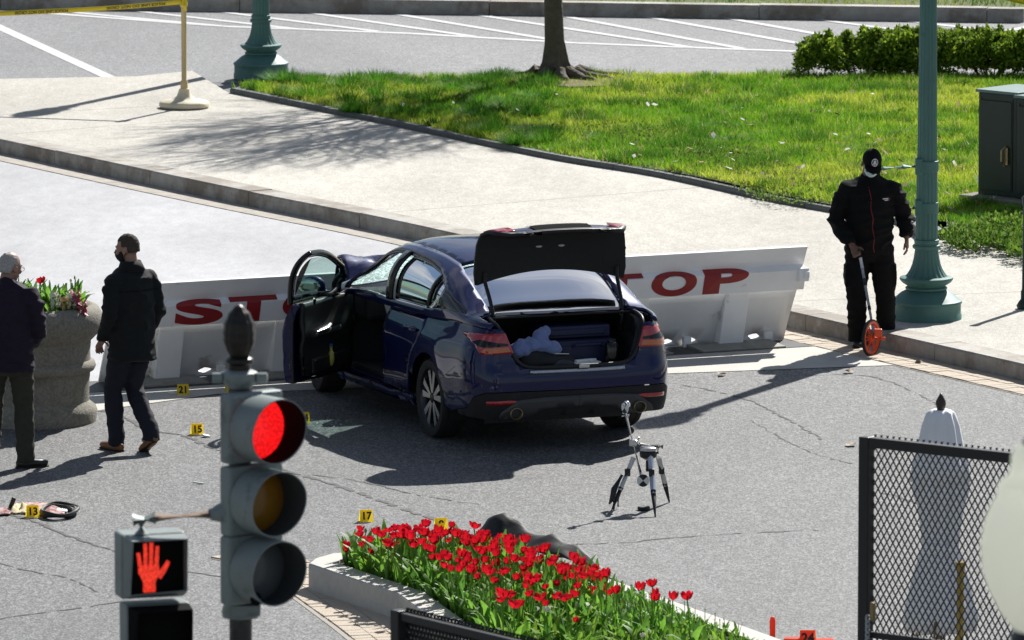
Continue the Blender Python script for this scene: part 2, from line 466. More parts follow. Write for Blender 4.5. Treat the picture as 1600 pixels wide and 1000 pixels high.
# kerbs ------------------------------------------------------------
def kerb_stones(line, width, height, z0, m, parent, length, side=-1, gap=0.010, name='kerb_stone'):
    """separate stones along a level line; the line is the foot of the road face, stones lie to its left (side=-1)"""
    L = resample([Vector((p[0], p[1], 0)) for p in line], 0.25); acc = [0]
    for a, b in zip(L, L[1:]): acc.append(acc[-1] + (b - a).length)
    def at(s):
        s = min(max(s, 0), acc[-1])
        for i in range(len(L) - 1):
            if acc[i + 1] >= s:
                t = (s - acc[i]) / max(1e-9, acc[i + 1] - acc[i]); d = (L[i + 1] - L[i]).normalized()
                return L[i].lerp(L[i + 1], t), d
        return L[-1], (L[-1] - L[-2]).normalized()
    s = 0; rng_ = random.Random(3); out = []
    while s < acc[-1] - 0.3:
        ln = length * rng_.uniform(.85, 1.12); e = min(s + ln, acc[-1]); n = max(2, int((e - s) / 0.4) + 1)
        bm = bmesh.new(); rings = []; dz = rng_.uniform(-.004, .004)
        for i in range(n):
            p, d = at(s + gap / 2 + (e - s - gap) * i / (n - 1)); nrm = Vector((d.y, -d.x, 0)) * (side)
            a = p + nrm * 0.0; b2 = p + nrm * 0.02; c2 = p + nrm * width
            rings.append([bm.verts.new(q) for q in (a + Vector((0, 0, z0 - .1)), a.lerp(b2, .4) + Vector((0, 0, z0 + height - .02 + dz)), b2 + Vector((0, 0, z0 + height + dz)), c2 + Vector((0, 0, z0 + height + dz)), c2 + Vector((0, 0, z0 - .1)))])
        for r1, r2 in zip(rings, rings[1:]):
            for k in range(5): bm.faces.new((r1[k], r1[(k + 1) % 5], r2[(k + 1) % 5], r2[k]))
        bm.faces.new(rings[0]); bm.faces.new(rings[-1][::-1])
        out.append(bm_obj(name, bm, m, parent)); s = e
    return out

# sidewalk, laid as slabs with open joints ----------------------------
E = [G(p[0], p[1], KZ) for p in ((358, 145), (510, 176), (606, 195), (850, 247), (1024, 276), (1184, 311), (1290, 331), (1461, 363), (1600, 398), (1900, 470), (2500, 615))]
Es = smoothline(E, 5)
inner = offset_line(K, -0.30)
inner = [p for p in inner if p.y > E[-1].y - 1.5]
swpoly = [Vector((p.x, p.y, 0)) for p in inner] + [Vector((p.x, p.y, 0)) for p in reversed(Es)] + [G(300, 131), G(215, 140), G(0, 144), G(-900, 141)]
sw = bpy.data.objects.new('sidewalk', None); COL.objects.link(sw); structure(sw, 'pale exposed aggregate concrete sidewalk')
cdw = delaunay_2d_cdt([Vector((p.x, p.y)) for p in swpoly], [], [list(range(len(swpoly)))], 1, 1e-5)
bm = bmesh.new(); _v = [bm.verts.new((q.x, q.y, KZ - .003)) for q in cdw[0]]
for f in cdw[2]: bm.faces.new([_v[i] for i in f])
kd = (G(640, 374) - G(0, 240)).normalized()
joints = [(G(0, 179, KZ), G(250, 165, KZ)), (G(30, 208, KZ), G(130, 200, KZ)), (G(610, 331, KZ), G(960, 303, KZ)), (G(1240, 470, KZ), G(1600, 455, KZ))]
for a, b2 in joints:
    d = (b2 - a).normalized(); nn = Vector((d.y, -d.x, 0))
    for off in (-.006, .006):
        bmesh.ops.bisect_plane(bm, geom=bm.verts[:] + bm.edges[:] + bm.faces[:], plane_co=a + nn * off, plane_no=nn)
dead = []
for f in bm.faces:
    c = f.calc_center_median()
    for a, b2 in joints:
        d = (b2 - a).normalized(); nn = Vector((d.y, -d.x, 0))
        if abs((c - a).dot(nn)) < .0055: dead.append(f); break
bmesh.ops.delete(bm, geom=dead, context='FACES')
# every slab its own piece
bmesh.ops.recalc_face_normals(bm, faces=bm.faces)
seen = set(); bm.faces.ensure_lookup_table()
for f0_ in bm.faces:
    if f0_.index in seen: continue
    isl = []; stack = [f0_]; seen.add(f0_.index)
    while stack:
        f = stack.pop(); isl.append(f)
        for e in f.edges:
            for g in e.link_faces:
                if g.index not in seen: seen.add(g.index); stack.append(g)
    b2 = bmesh.new(); vm_ = {}
    for f in isl: b2.faces.new([vm_.setdefault(v.index, None) or vm_.__setitem__(v.index, b2.verts.new(v.co)) or vm_[v.index] for v in f.verts])
    g = bmesh.ops.extrude_face_region(b2, geom=b2.faces[:])
    for v in g['geom']:
        if isinstance(v, bmesh.types.BMVert): v.co.z -= .12
    bm_obj('slab', b2, 'sidewalk_concrete', sw)
bm.free()
cdj = [list(f) for f in cdw[2]]; pyd('joint_filler', [(q.x, q.y, KZ - .012) for q in cdw[0]], cdj, 'mortar', sw)
kb = bpy.data.objects.new('kerb', None); COL.objects.link(kb); structure(kb, 'granite kerb along the sidewalk')
kerb_stones([p for p in K if -40 < p.x < 12 and p.y > 55], 0.30, KZ, 0, 'kerb_granite', kb, 2.1, side=-1)
fk = bpy.data.objects.new('far_kerb', None); COL.objects.link(fk); structure(fk, 'tall dark granite kerb across the far street')
kerb_stones(resample(far_kb[1:-1], 1.5), 0.25, 0.18, 0, 'kerb_granite', fk, 3.4, side=-1)
ed = bpy.data.objects.new('lawn_edging', None); COL.objects.link(ed); structure(ed, 'low dark slate edging between sidewalk and lawn')
kerb_stones([p for p in Es if p.x < 9], 0.10, 0.055, KZ, 'slate', ed, 1.25, side=-1, name='edging_stone')
# far verge
vp = [Vector((p.x, p.y + .25, 0)) for p in far_kb]
sheet('far_verge', vp + [vp[-1] + Vector((0, 60, 0)), vp[0] + Vector((0, 60, 0))], 0.17, 'lawn_soil', label='grass verge beyond the far kerb')

# road markings -------------------------------------------------------
pm = bpy.data.objects.new('road_marking', None); COL.objects.link(pm); structure(pm, 'worn white lines painted on the far street')
def stripe(a, b, wid, z=0.008, m='road_paint', name='painted_line', parent=pm):
    a = Vector(a); b = Vector(b); d = (b - a).normalized(); nn = Vector((d.y, -d.x, 0)) * wid / 2
    bm = bmesh.new()
    for i in range(8):
        p = a.lerp(b, i / 8); q = a.lerp(b, (i + 1) / 8)
        bm.faces.new([bm.verts.new(Vector((v.x, v.y, z))) for v in (p - nn, q - nn, q + nn, p + nn)])
    bmesh.ops.remove_doubles(bm, verts=bm.verts, dist=1e-5)
    return bm_obj(name, bm, m, parent)
stripe(G(-30, 30), G(206, 138), .17)
ml = [(70, 21), (350, 42), (640, 53), (900, 68), (1160, 78), (1270, 82)]
for a, b2 in zip(ml, ml[1:]): stripe(G(*a), G(*b2), .16)
for (a, b2) in (((90, 18), (350, 42)), ((220, 19), (470, 47)), ((350, 20), (590, 50)), ((485, 21), (740, 58)), ((620, 23), (880, 66)), ((745, 24), (1080, 75)), ((880, 26), (1160, 77)), ((1010, 27), (1290, 76)), ((1135, 29), (1300, 58)), ((1275, 31), (1420, 50)), ((1420, 34), (1560, 50)), ((1560, 52), (1640, 36))):
    stripe(G(*a), G(*b2), .13, z=.0095)

# cracks and tar seams in the asphalt -----------------------------------
ck = bpy.data.objects.new('asphalt_crack', None); COL.objects.link(ck); structure(ck, 'dark cracks wandering across the asphalt')
def crack(pts, wid, seed, name='crack'):
    rg = random.Random(seed); L = resample(smoothline([G(*p) for p in pts], 6), 0.07)
    bm = bmesh.new(); prev = None
    for i, p in enumerate(L):
        d = (L[min(i + 1, len(L) - 1)] - L[max(i - 1, 0)]).normalized(); nn = Vector((d.y, -d.x, 0))
        j = nn * rg.uniform(-.02, .02); ww = wid * rg.uniform(.25, 1.3)
        cur = [bm.verts.new(Vector((p.x, p.y, .0035)) + j + nn * ww), bm.verts.new(Vector((p.x, p.y, .0035)) + j - nn * ww)]
        if prev and rg.random() > .1: bm.faces.new((prev[0], prev[1], cur[1], cur[0]))
        prev = cur
    bm_obj(name, bm, 'tar', ck, keep_normals=True)
crack([(148, 640), (190, 652), (235, 672), (290, 682), (345, 705), (470, 742), (560, 770), (640, 800), (690, 815)], .028, 1)
crack([(0, 800), (60, 818), (120, 842), (180, 862), (240, 880)], .02, 2)
crack([(0, 968), (60, 958), (140, 948), (200, 938)], .014, 3)
crack([(1060, 601), (1110, 610), (1160, 622), (1200, 640), (1245, 664), (1290, 690)], .012, 4)
crack([(900, 850), (980, 848), (1060, 840), (1180, 833), (1280, 828)], .012, 5)
crack([(285, 892), (350, 902)], .012, 6)
crack([(1200, 590), (1330, 586), (1400, 600), (1480, 640)], .010, 7)
crack([(480, 742), (560, 752), (660, 775), (760, 790)], .010, 8)
crack([(1360, 770), (1400, 775), (1440, 790), (1500, 800)], .018, 9)
crack([(0, 880), (50, 893), (110, 905), (150, 925)], .010, 10)
crack([(0, 98), (90, 104), (150, 120), (250, 136)], .03, 11)
crack([(1170, 655), (1250, 700), (1330, 725)], .008, 12)

# brick gutter along the near kerb ---------------------------------------
def brick_strip(name, line, width, rows_across, pitch, m, label, side=1, z=0.012, s0=0, s1=1e9):
    root = bpy.data.objects.new(name, None); COL.objects.link(root); structure(root, label)
    L = resample(line, .1); rg = random.Random(5); acc = 0; nxt = s0
    bw = width / rows_across
    base = bmesh.new(); box(base, (0, 0, 0), (bw - .006, pitch - .006, .05)); 
    bmesh.ops.bevel(base, geom=base.edges[:], offset=.0025, segments=1, affect='EDGES')
    me = bpy.data.meshes.new('brick'); base.to_mesh(me); base.free(); me.materials.append(MATS[m])
    row = 0
    for a, b2 in zip(L, L[1:]):
        seg = (b2 - a).length
        while nxt < acc + seg and nxt < s1:
            t = (nxt - acc) / seg; p = a.lerp(b2, t); d = (b2 - a).normalized(); nn = Vector((d.y, -d.x, 0)) * side
            for k in range(rows_across):
                o = link('brick', me, None, root)
                q = p + nn * (bw * (k + .5) + (bw * .25 if row % 2 else -bw * .25) * (0 if rows_across == 1 else .0))
                o.location = (q.x, q.y, z - .025 + rg.uniform(-.003, .003)); o.rotation_euler = (rg.uniform(-.01, .01), rg.uniform(-.01, .01), math.atan2(d.y, d.x) - PI / 2 + rg.uniform(-.012, .012))
            row += 1; nxt += pitch
        acc += seg
    return root
kn = [p for p in K if p.y < BARR.y + 1.8 and p.x < 6]
brick_strip('brick_gutter', [p - Vector((0, 0, 0)) for p in kn], 0.42, 2, 0.105, 'brick_buff', 'buff brick gutter at the foot of the near kerb', side=1)
sheet('gutter_bed', [p for p in offset_line(kn, -.01)] + [p for p in reversed(offset_line(kn, .44))], 0.0035, 'mortar')

# ----------------------------------------------------------------- grass
rs = np.random.RandomState(4)
lawn_poly = [(p.x, p.y) for p in [q + Vector((.08, .06, 0)) for q in Es]] + [(p.x, p.y) for p in (G(2300, 112, .25), G(1270, 117, .25), G(850, 117, .25), G(600, 121, .25), G(440, 124, .24), G(364, 140, .2))]
def lawn_h(x, y): return 0.20 + 0.05 * noise.noise(Vector((x * .22, y * .22, 3))) + .05 * min(1, max(0, (x + 3) / 8))
lx = [p[0] for p in lawn_poly]; ly = [p[1] for p in lawn_poly]
bm = bmesh.new(); NX = 70; grid = {}
def in_lawn(x, y): return inside((x, y), lawn_poly)
pts2 = [Vector(p) for p in lawn_poly]; nb = len(pts2)
for x in np.arange(-4.5, 9, .35):
    for y in np.arange(69, 97, .45):
        if in_lawn(x, y): pts2.append(Vector((x, y)))
cd = delaunay_2d_cdt(pts2, [], [list(range(nb))], 1, 1e-5)
vs = [(v.x, v.y, lawn_h(v.x, v.y) - (.0 if i >= nb else .02)) for i, v in enumerate(cd[0])]
lawn = pyd('lawn', vs, [list(f) for f in cd[2]], 'lawn_soil', smooth=True); structure(lawn, 'earth of the grassy lawn beside the sidewalk')

def fbm(P, s, seed):
    out = np.zeros(len(P)); 
    for i, (x, y) in enumerate(P): out[i] = noise.fractal(Vector((x * s + seed, y * s - seed, seed * .37)), 0.6, 2.1, 4)
    return out
def grass(name, poly, n, hgt, hz, label, seed, excl=None, wid=.006, tone=1.0):
    r = np.random.RandomState(seed)
    xs = np.array([p[0] for p in poly]); ys = np.array([p[1] for p in poly])
    x0, x1, y0, y1 = max(xs.min(), -7), min(xs.max(), 8.5), ys.min(), min(ys.max(), 120)
    P = np.stack([r.uniform(x0, x1, n * 3), r.uniform(y0, y1, n * 3)], 1); P = P[np_inside(P, poly)][:n]
    if excl is not None: P = P[~excl(P)]
    N = len(P)
    # coarse lookup of tuft noise
    gx = np.arange(x0 - .2, x1 + .4, .12); gy = np.arange(y0 - .2, y1 + .4, .12)
    gxx, gyy = np.meshgrid(gx, gy, indexing='ij'); Q = np.stack([gxx.ravel(), gyy.ravel()], 1)
    t1 = fbm(Q, 1.7, seed + 2.3).reshape(gxx.shape); t2 = fbm(Q, .45, seed + 9.1).reshape(gxx.shape); hh = np.array([hz(a, b) for a, b in Q]).reshape(gxx.shape)
    ix = ((P[:, 0] - gx[0]) / .12).astype(int); iy = ((P[:, 1] - gy[0]) / .12).astype(int)
    a, b, hb = t1[ix, iy], t2[ix, iy], hh[ix, iy]
    H = hgt * (0.55 + 1.0 * np.clip(a + .25, 0, 1) + r.uniform(0, .5, N)); ang = r.uniform(0, 2 * PI, N); W = wid * r.uniform(.7, 1.5, N)
    base = np.stack([P[:, 0], P[:, 1], hb - .01], 1); dirv = np.stack([np.cos(ang), np.sin(ang), np.zeros(N)], 1)
    lean = np.stack([r.normal(0, .45, N), r.normal(0, .45, N), np.ones(N)], 1) * H[:, None]
    V = np.stack([base - dirv * W[:, None], base + dirv * W[:, None], base + lean], 1)
    g1 = np.array([0.15, 0.32, 0.02]); g2 = np.array([0.42, 0.50, 0.05]); g3 = np.array([0.055, 0.155, 0.015]); dry = np.array([0.46, 0.41, 0.18])
    f = np.clip(b * 1.3 + .45 + r.normal(0, .22, N), 0, 1)[:, None]; c = g1 * (1 - f) + g2 * f
    f3 = np.clip((a - .10) * 2.4, 0, .9)[:, None]; c = c * (1 - f3) + g3 * f3
    dd = (r.rand(N) < np.clip(.05 + .35 * np.clip(-a - .15, 0, 1) + .12 * np.clip(b, 0, 1), 0, .5)); c[dd] = dry * r.uniform(.7, 1.1, (dd.sum(), 1))
    c *= tone * r.uniform(.75, 1.2, N)[:, None]
    return tag(np_tris(name, V, 'grass_blade', cols=c), label, kind='stuff')
gm = mat('grass_blade', (.1, .2, .03), .65, spec=.12, attr='tint')
n_, l_, b_ = nodes_of(gm)
trn = n_.new('ShaderNodeBsdfTranslucent'); mxg = n_.new('ShaderNodeMixShader'); mxg.inputs[0].default_value = .42
at_ = [x for x in n_ if x.type == 'ATTRIBUTE'][0]; l_.new(at_.outputs['Color'], trn.inputs[0])
l_.new(b_.outputs[0], mxg.inputs[1]); l_.new(trn.outputs[0], mxg.inputs[2]); l_.new(mxg.outputs[0], [x for x in n_ if x.type == 'OUTPUT_MATERIAL'][0].inputs['Surface'])
CABP = G(1560, 318, .2)
def lawn_ex(P): return (P[:, 0] > 4.78) & (P[:, 1] < 82.6) & (P[:, 1] > 80.3)
grass('grass', lawn_poly, 260000, .075, lawn_h, 'short green lawn grass with lush tufts and dry patches', 3, excl=lawn_ex, tone=1.25)
def tufts(n, seed):
    r = np.random.RandomState(seed); V = []; Cc = []
    while n:
        px, py = (r.uniform(430, 860), r.uniform(120, 235)) if n % 4 else (r.uniform(860, 1500), r.uniform(125, 320))
        p = G(px, py, .24)
        if not in_lawn(p.x, p.y): continue
        n -= 1; rad = r.uniform(.06, .22); k = int(260 * rad / .15); h = r.uniform(.09, .19) * (1 if px < 860 else .6); z0 = lawn_h(p.x, p.y)
        a = r.uniform(0, 6.28, k); q = rad * np.sqrt(r.rand(k)); B = np.stack([p.x + q * np.cos(a), p.y + q * np.sin(a) * 1.3, np.full(k, z0)], 1)
        ln = np.stack([np.cos(a) * q * 1.2 + r.normal(0, .02, k), np.sin(a) * q * 1.2 + r.normal(0, .02, k), h * r.uniform(.6, 1.2, k) * (1 - .5 * (q / rad) ** 2)], 1); w_ = np.stack([-np.sin(a), np.cos(a), np.zeros(k)], 1) * .006
        V.append(np.stack([B - w_, B + w_, B + ln], 1)); c = np.array([(.07, .21, .016), (.10, .26, .022), (.05, .15, .015)])[r.randint(3)]; Cc.append(np.tile(c, (k, 1)) * r.uniform(.7, 1.4, (k, 1)))
    return tag(np_tris('grass_tufts', np.concatenate(V), 'grass_blade', cols=np.concatenate(Cc)), 'darker taller grass tufts standing out of the lawn', kind='stuff')
tufts(110, 12)
vpoly = [(p.x, p.y) for p in vp] + [(vp[-1].x, vp[-1].y + 14), (vp[0].x, vp[0].y + 14)]
grass('verge_grass', vpoly, 40000, .07, lambda x, y: .17, 'strip of grass beyond the far kerb', 5, tone=.8)

# fallen leaves ---------------------------------------------------------
mat('dry_leaf', (.2, .1, .05), .8, attr='tint')
def leaf_litter(n, seed):
    r = np.random.RandomState(seed); V = []; Cc = []
    while len(V) < n:
        px, py = r.uniform(560, 1560), r.uniform(150, 340)
        p = G(px, py, .24)
        if not in_lawn(p.x, p.y) or (r.rand() > .25 and py < 215): continue
        z = lawn_h(p.x, p.y) + .075; s = r.uniform(.02, .05); a = r.uniform(0, 6.28); t = r.normal(0, .35, 2)
        u = np.array([math.cos(a), math.sin(a), t[0]]) * s; v = np.array([-math.sin(a), math.cos(a), t[1]]) * s * .7; c = np.array([p.x, p.y, z])
        V.append([c - u, c + v * .8, c + u * 1.1, c - v]); Cc.append([(.16, .07, .03), (.55, .5, .42), (.30, .12, .05), (.62, .58, .52)][r.randint(4)])
    return tag(np_tris('fallen_leaves', np.array(V), 'dry_leaf', cols=np.array(Cc)), 'brown and bleached dead leaves scattered over the lawn', kind='stuff')
leaf_litter(150, 2)

# ================================================================ LAMP POSTS
mat('verdigris_paint', (0.075, 0.175, 0.155), 0.55, spec=.35, var=(3, .10), dirt=(6, (.035, .09, .08), .60, .6))
mat('opal_glass', (0.75, 0.75, 0.68), 0.25, var=(3, .05))
def lamp_post(loc, label, arms=False):
    t = thing('lamp_post', label, 'lamp post', loc, 0, 'green fluted lamp posts')
    bm = bmesh.new()
    lathe(bm, [(.325, -.02), (.325, .035), (.318, .045), (.318, .135), (.328, .145), (.325, .165), (.30, .18), (.235, .235), (.185, .262), (.168, .268)], 56)
    bm_obj('base_drum', bm, 'verdigris_paint', t, smooth=45)
    bm = bmesh.new(); lathe(bm, [(.15, .255), (.188, .268), (.192, .285), (.172, .297), (.18, .305), (.225, .335), (.246, .362), (.243, .378), (.20, .388)], 56)
    bm_obj('bowl', bm, 'verdigris_paint', t, smooth=45)
    bm = bmesh.new(); fl = lambda r, a, z: r * (1 - .05 * (0.5 + 0.5 * math.cos(20 * a)) ** 2)
    lathe(bm, [(.205, .375), (.175, .41), (.15, .45), (.13, .50), (.117, .56), (.108, .62), (.107, .66)], 160, mod=fl)
    bm_obj('fluted_neck', bm, 'verdigris_paint', t, smooth=60)
    bm = bmesh.new(); lathe(bm, [(.10, .635), (.125, .645), (.131, .66), (.125, .675), (.112, .68), (.112, .705), (.116, .71), (.114, .725), (.10, .73)], 48)
    bm_obj('collar', bm, 'verdigris_paint', t, smooth=45)
    bm = bmesh.new(); fl2 = lambda r, a, z: r * (1 - .075 * (0.5 + 0.5 * math.cos(16 * a)) ** 2)
    lathe(bm, [(.103, .70), (.1, 1.0), (.09, 1.6), (.079, 2.9), (.07, 4.0)], 128, mod=fl2)
    bm_obj('shaft', bm, 'verdigris_paint', t, smooth=60)
    bm = bmesh.new(); lathe(bm, [(.068, 3.95), (.10, 4.0), (.11, 4.05), (.09, 4.1), (.12, 4.2), (.17, 4.28), (.17, 4.31), (.10, 4.33)], 40)
    bm_obj('capital', bm, 'verdigris_paint', t, smooth=45)
    bm = bmesh.new(); lathe(bm, [(.10, 4.32), (.17, 4.42), (.215, 4.58), (.21, 4.7), (.17, 4.84), (.10, 4.94), (.04, 4.97), (.05, 5.0), (.0, 5.08)], 32)
    bm_obj('globe', bm, 'opal_glass', t, smooth=60)
    if arms:
        for zz in (1.40, 1.02):
            bm = bmesh.new(); tube(bm, [(-.07, -.03, zz), (-.22, -.03, zz - .005)], .024, 14); tube(bm, [(-.21, -.03, zz - .005), (-.40, -.03, zz - .02)], .019, 14); tube(bm, [(-.40, -.03, zz - .02), (-.42, -.03, zz - .022)], .024, 14)
            bm_obj('banner_arm', bm, 'verdigris_paint', t, smooth=45)
            bm = bmesh.new(); box(bm, (-.075, -.03, zz), (.07, .12, .15)); lathe(bm, [(.106, zz - .05), (.106, zz + .05)], 32)
            bm_obj('arm_bracket', bm, 'verdigris_paint', t, bevel=.008)
    return t
lamp_post(G(1447, 497, KZ), 'green fluted lamp post with side arms beside the man in the cap', True)
lamp_post(G(408, 119, .04), 'green fluted lamp post at the tip of the lawn by the far street')

# ================================================================ UTILITY CABINETS
mat('cabinet_green', (0.006, 0.021, 0.017), 0.5, spec=.45, var=(4, .12), dirt=(9, (.05, .06, .05), .66, .35))
mat('cabinet_top', (0.10, 0.17, 0.165), 0.6, var=(3, .15))
mat('brass_dull', (0.30, 0.24, 0.13), 0.4, 0.9, var=(20, .2))
mat('pad_concrete', (0.20, 0.185, 0.155), 0.85, var=(5, .2), bump=(40, .005))
def cabinet(name, loc, rz, w_, d_, h_, label, handle=True):
    t = thing(name, label, 'utility cabinet', loc, rz, 'green utility cabinets on a concrete pad')
    bm = bmesh.new(); box(bm, (w_ / 2, d_ / 2, h_ / 2), (w_, d_, h_)); bm_obj('body', bm, 'cabinet_green', t, bevel=.008)
    bm = bmesh.new(); box(bm, (w_ / 2, d_ / 2, h_ + .016), (w_ + .05, d_ + .05, .03)); bm_obj('roof_panel', bm, 'cabinet_top', t, bevel=.006)
    bm = bmesh.new(); m_ = .05; box(bm, (w_ / 2 - .01, -.008, h_ / 2 - .01), (w_ - 2 * m_, .016, h_ - 2 * m_ - .03))
    d = bm_obj('door', bm, 'cabinet_green', t, bevel=.004)
    for x0, x1, z0, z1 in ((m_ - .02, m_ - .008, m_, h_ - m_), (w_ - m_ - .012, w_ - m_, m_, h_ - m_)):
        bm = bmesh.new(); box(bm, ((x0 + x1) / 2, -.004, (z0 + z1) / 2), (x1 - x0, .01, z1 - z0)); bm_obj('door_seal', bm, 'steel_dark', d)
    if handle:
        bm = bmesh.new(); hx = w_ * .80; hz = h_ * .40
        box(bm, (hx, -.028, hz), (.035, .03, .17)); tube(bm, [(hx - .025, -.03, hz - .10), (hx - .035, -.075, hz - .05), (hx - .035, -.075, hz + .06), (hx - .02, -.03, hz + .1)], .011, 8)
        bm_obj('handle', bm, 'brass_dull', d, smooth=40)
    return t
ca = G(1528, 303, .32)
czr = R(-43)
cabinet('utility_cabinet', ca, czr, .50, .60, 1.04, 'dark green utility cabinet with a brass handle on its door, on the concrete pad')
cb = ca + Matrix.Rotation(czr, 3, 'Z') @ Vector((.53, 0, 0))
cabinet('utility_cabinet', cb + Matrix.Rotation(czr, 3, 'Z') @ Vector((0, -.04, 0)), czr, .50, .60, 1.02, 'slightly lower dark green utility cabinet standing against the one with the brass handle', True)
bm = bmesh.new(); box(bm, (.55, .27, -.08), (1.36, .86, .2)); pad = bm_obj('concrete_pad', bm, 'pad_concrete', None, bevel=.02)
pad.location = ca + Vector((0, 0, -.02)); pad.rotation_euler = (0, 0, czr); structure(pad, 'raised concrete pad under the green cabinets')
rg = random.Random(11)
ft = bpy.data.objects.new('flagstone_path', None); COL.objects.link(ft); structure(ft, 'few dark flagstones laid in the grass before the cabinets')
for (px, py, a, b2) in ((1466, 336, .34, .62), (1505, 352, .36, .66), (1455, 352, .2, .5)):
    p = G(px, py, .24); bm = bmesh.new(); k = 7
    vv = [bm.verts.new((p.x + a * math.cos(2 * PI * i / k + .4) * rg.uniform(.8, 1.1), p.y + b2 * math.sin(2 * PI * i / k + .4) * rg.uniform(.8, 1.1), .255)) for i in range(k)]
    f = bm.faces.new(vv); g = bmesh.ops.extrude_face_region(bm, geom=[f])
    for v in g['geom']:
        if isinstance(v, bmesh.types.BMVert): v.co.z -= .1
    bm_obj('flagstone', bm, 'slate', ft, bevel=.01)

# ================================================================ LEAFY THINGS
mat('bark', (.10, .082, .062), .9, var=(9, .35), bump=(26, .03))
mat('twig', (.11, .085, .06), .9)
def leaf_cloud(cents, rads, n, size, seed, cols, up=.3):
    """leaf-shaped quads spread through overlapping lobes"""
    r = np.random.RandomState(seed); cents = np.array(cents, float); rads = np.array(rads, float)
    k = r.randint(0, len(cents), n); d = r.normal(0, 1, (n, 3)); d /= np.linalg.norm(d, axis=1)[:, None]
    rad = r.uniform(.35, 1.0, n) ** .5
    P = cents[k] + d * rads[k] * rad[:, None]
    a = r.normal(0, 1, (n, 3)); a[:, 2] += up; a /= np.linalg.norm(a, axis=1)[:, None]
    b = np.cross(a, r.normal(0, 1, (n, 3))); b /= np.linalg.norm(b, axis=1)[:, None]
    s = size * r.uniform(.6, 1.4, n)[:, None]
    V = np.stack([P, P + a * s * .5 + b * s * .28, P + a * s, P + a * s * .5 - b * s * .28], 1)
    ci = r.randint(0, len(cols), n); c = np.array(cols)[ci] * r.uniform(.6, 1.3, n)[:, None]
    keep = V[:, :, 2].min(1) > .01
    return V[keep], c[keep]
GREENS = [(.10, .17, .018), (.18, .29, .025), (.33, .44, .045), (.07, .13, .015), (.26, .38, .04)]
def shrub(px, w_, h_, seed, label, depth=.45, py=112):
    loc = G(px, py, .22); t = thing('shrub', label, 'shrub', loc, 0, 'leafy shrubs in a row along the lawn')
    r = random.Random(seed); C_, R_ = [], []
    for i in range(95):
        a = r.uniform(-1, 1); tp = h_ * (1 - .30 * abs(a) ** 2.5) * (1 + .16 * noise.noise(Vector((a * 3.5, seed, 0)))); q = r.uniform(.07, .13)
        C_.append((a * w_ / 2, r.uniform(-depth, depth) * .8, .05 + (tp - .05) * r.uniform(.15, 1) ** .7)); R_.append((q * 1.1, q * 1.1, q))
    for i in range(16):
        a = r.uniform(-.95, .95); C_.append((a * w_ / 2, r.uniform(-.25, .25), h_ * (1 - .3 * abs(a) ** 2.5) + r.uniform(.0, .06))); R_.append((.04, .04, .09))
    V, c = leaf_cloud(C_, R_, 20000, .05, seed, GREENS, .5)
    np_tris('foliage', V, 'grass_blade', t, cols=c)
    bm = bmesh.new()
    for i in range(16):
        a = r.uniform(-.8, .8); b2 = (a * w_ / 2 * 1.05, r.uniform(-.3, .3), h_ * .8 * (1 - .3 * a * a))
        tube(bm, [(a * w_ / 6, r.uniform(-.06, .06), -.03), (a * w_ / 3, b2[1] * .5, h_ * .4), b2], [.014, .01, .005], 5)
    bm_obj('stems', bm, 'twig', t)
    return t
shrub(1345, 1.4, .44, 21, 'rounded leafy shrub at the open end of the row along the lawn', py=120)
shrub(1450, 1.4, .46, 22, 'leafy shrub directly behind the green lamp post shaft', py=119)
shrub(1552, 1.4, .45, 23, 'leafy shrub in the row behind the green cabinets', py=120)
shrub(1660, 1.4, .44, 24, 'last leafy shrub of the row, beyond the green cabinets', py=120)

gcv, gcc = leaf_cloud([tuple(G(px, py, .27)) for px, py in ((1520, 372), (1545, 362), (1570, 372), (1590, 360), (1600, 385), (1560, 352), (1500, 368), (1625, 380), (1580, 345), (1640, 400), (1610, 350))], [(.22, .6, .09)] * 11, 6500, .05, 8, [(.13, .24, .03), (.2, .3, .05), (.07, .15, .02)], .8)
tag(np_tris('ground_cover', gcv, 'grass_blade', cols=gcc), 'low bright green ground cover between flagstones and slate edging', kind='stuff')
gcv, gcc = leaf_cloud([tuple(G(px, py, .24)) for px, py in ((1075, 245), (1110, 255), (1150, 262), (1190, 270), (1215, 285), (1020, 215), (960, 205), (1240, 300), (1120, 240), (1170, 250))], [(.5, .9, .06)] * 10, 9000, .035, 9, [(.14, .22, .035), (.22, .29, .06), (.09, .17, .03)], .8)
tag(np_tris('clover_patch', gcv, 'grass_blade', cols=gcc), 'paler clover and weeds spreading through the lawn near the edging', kind='stuff')

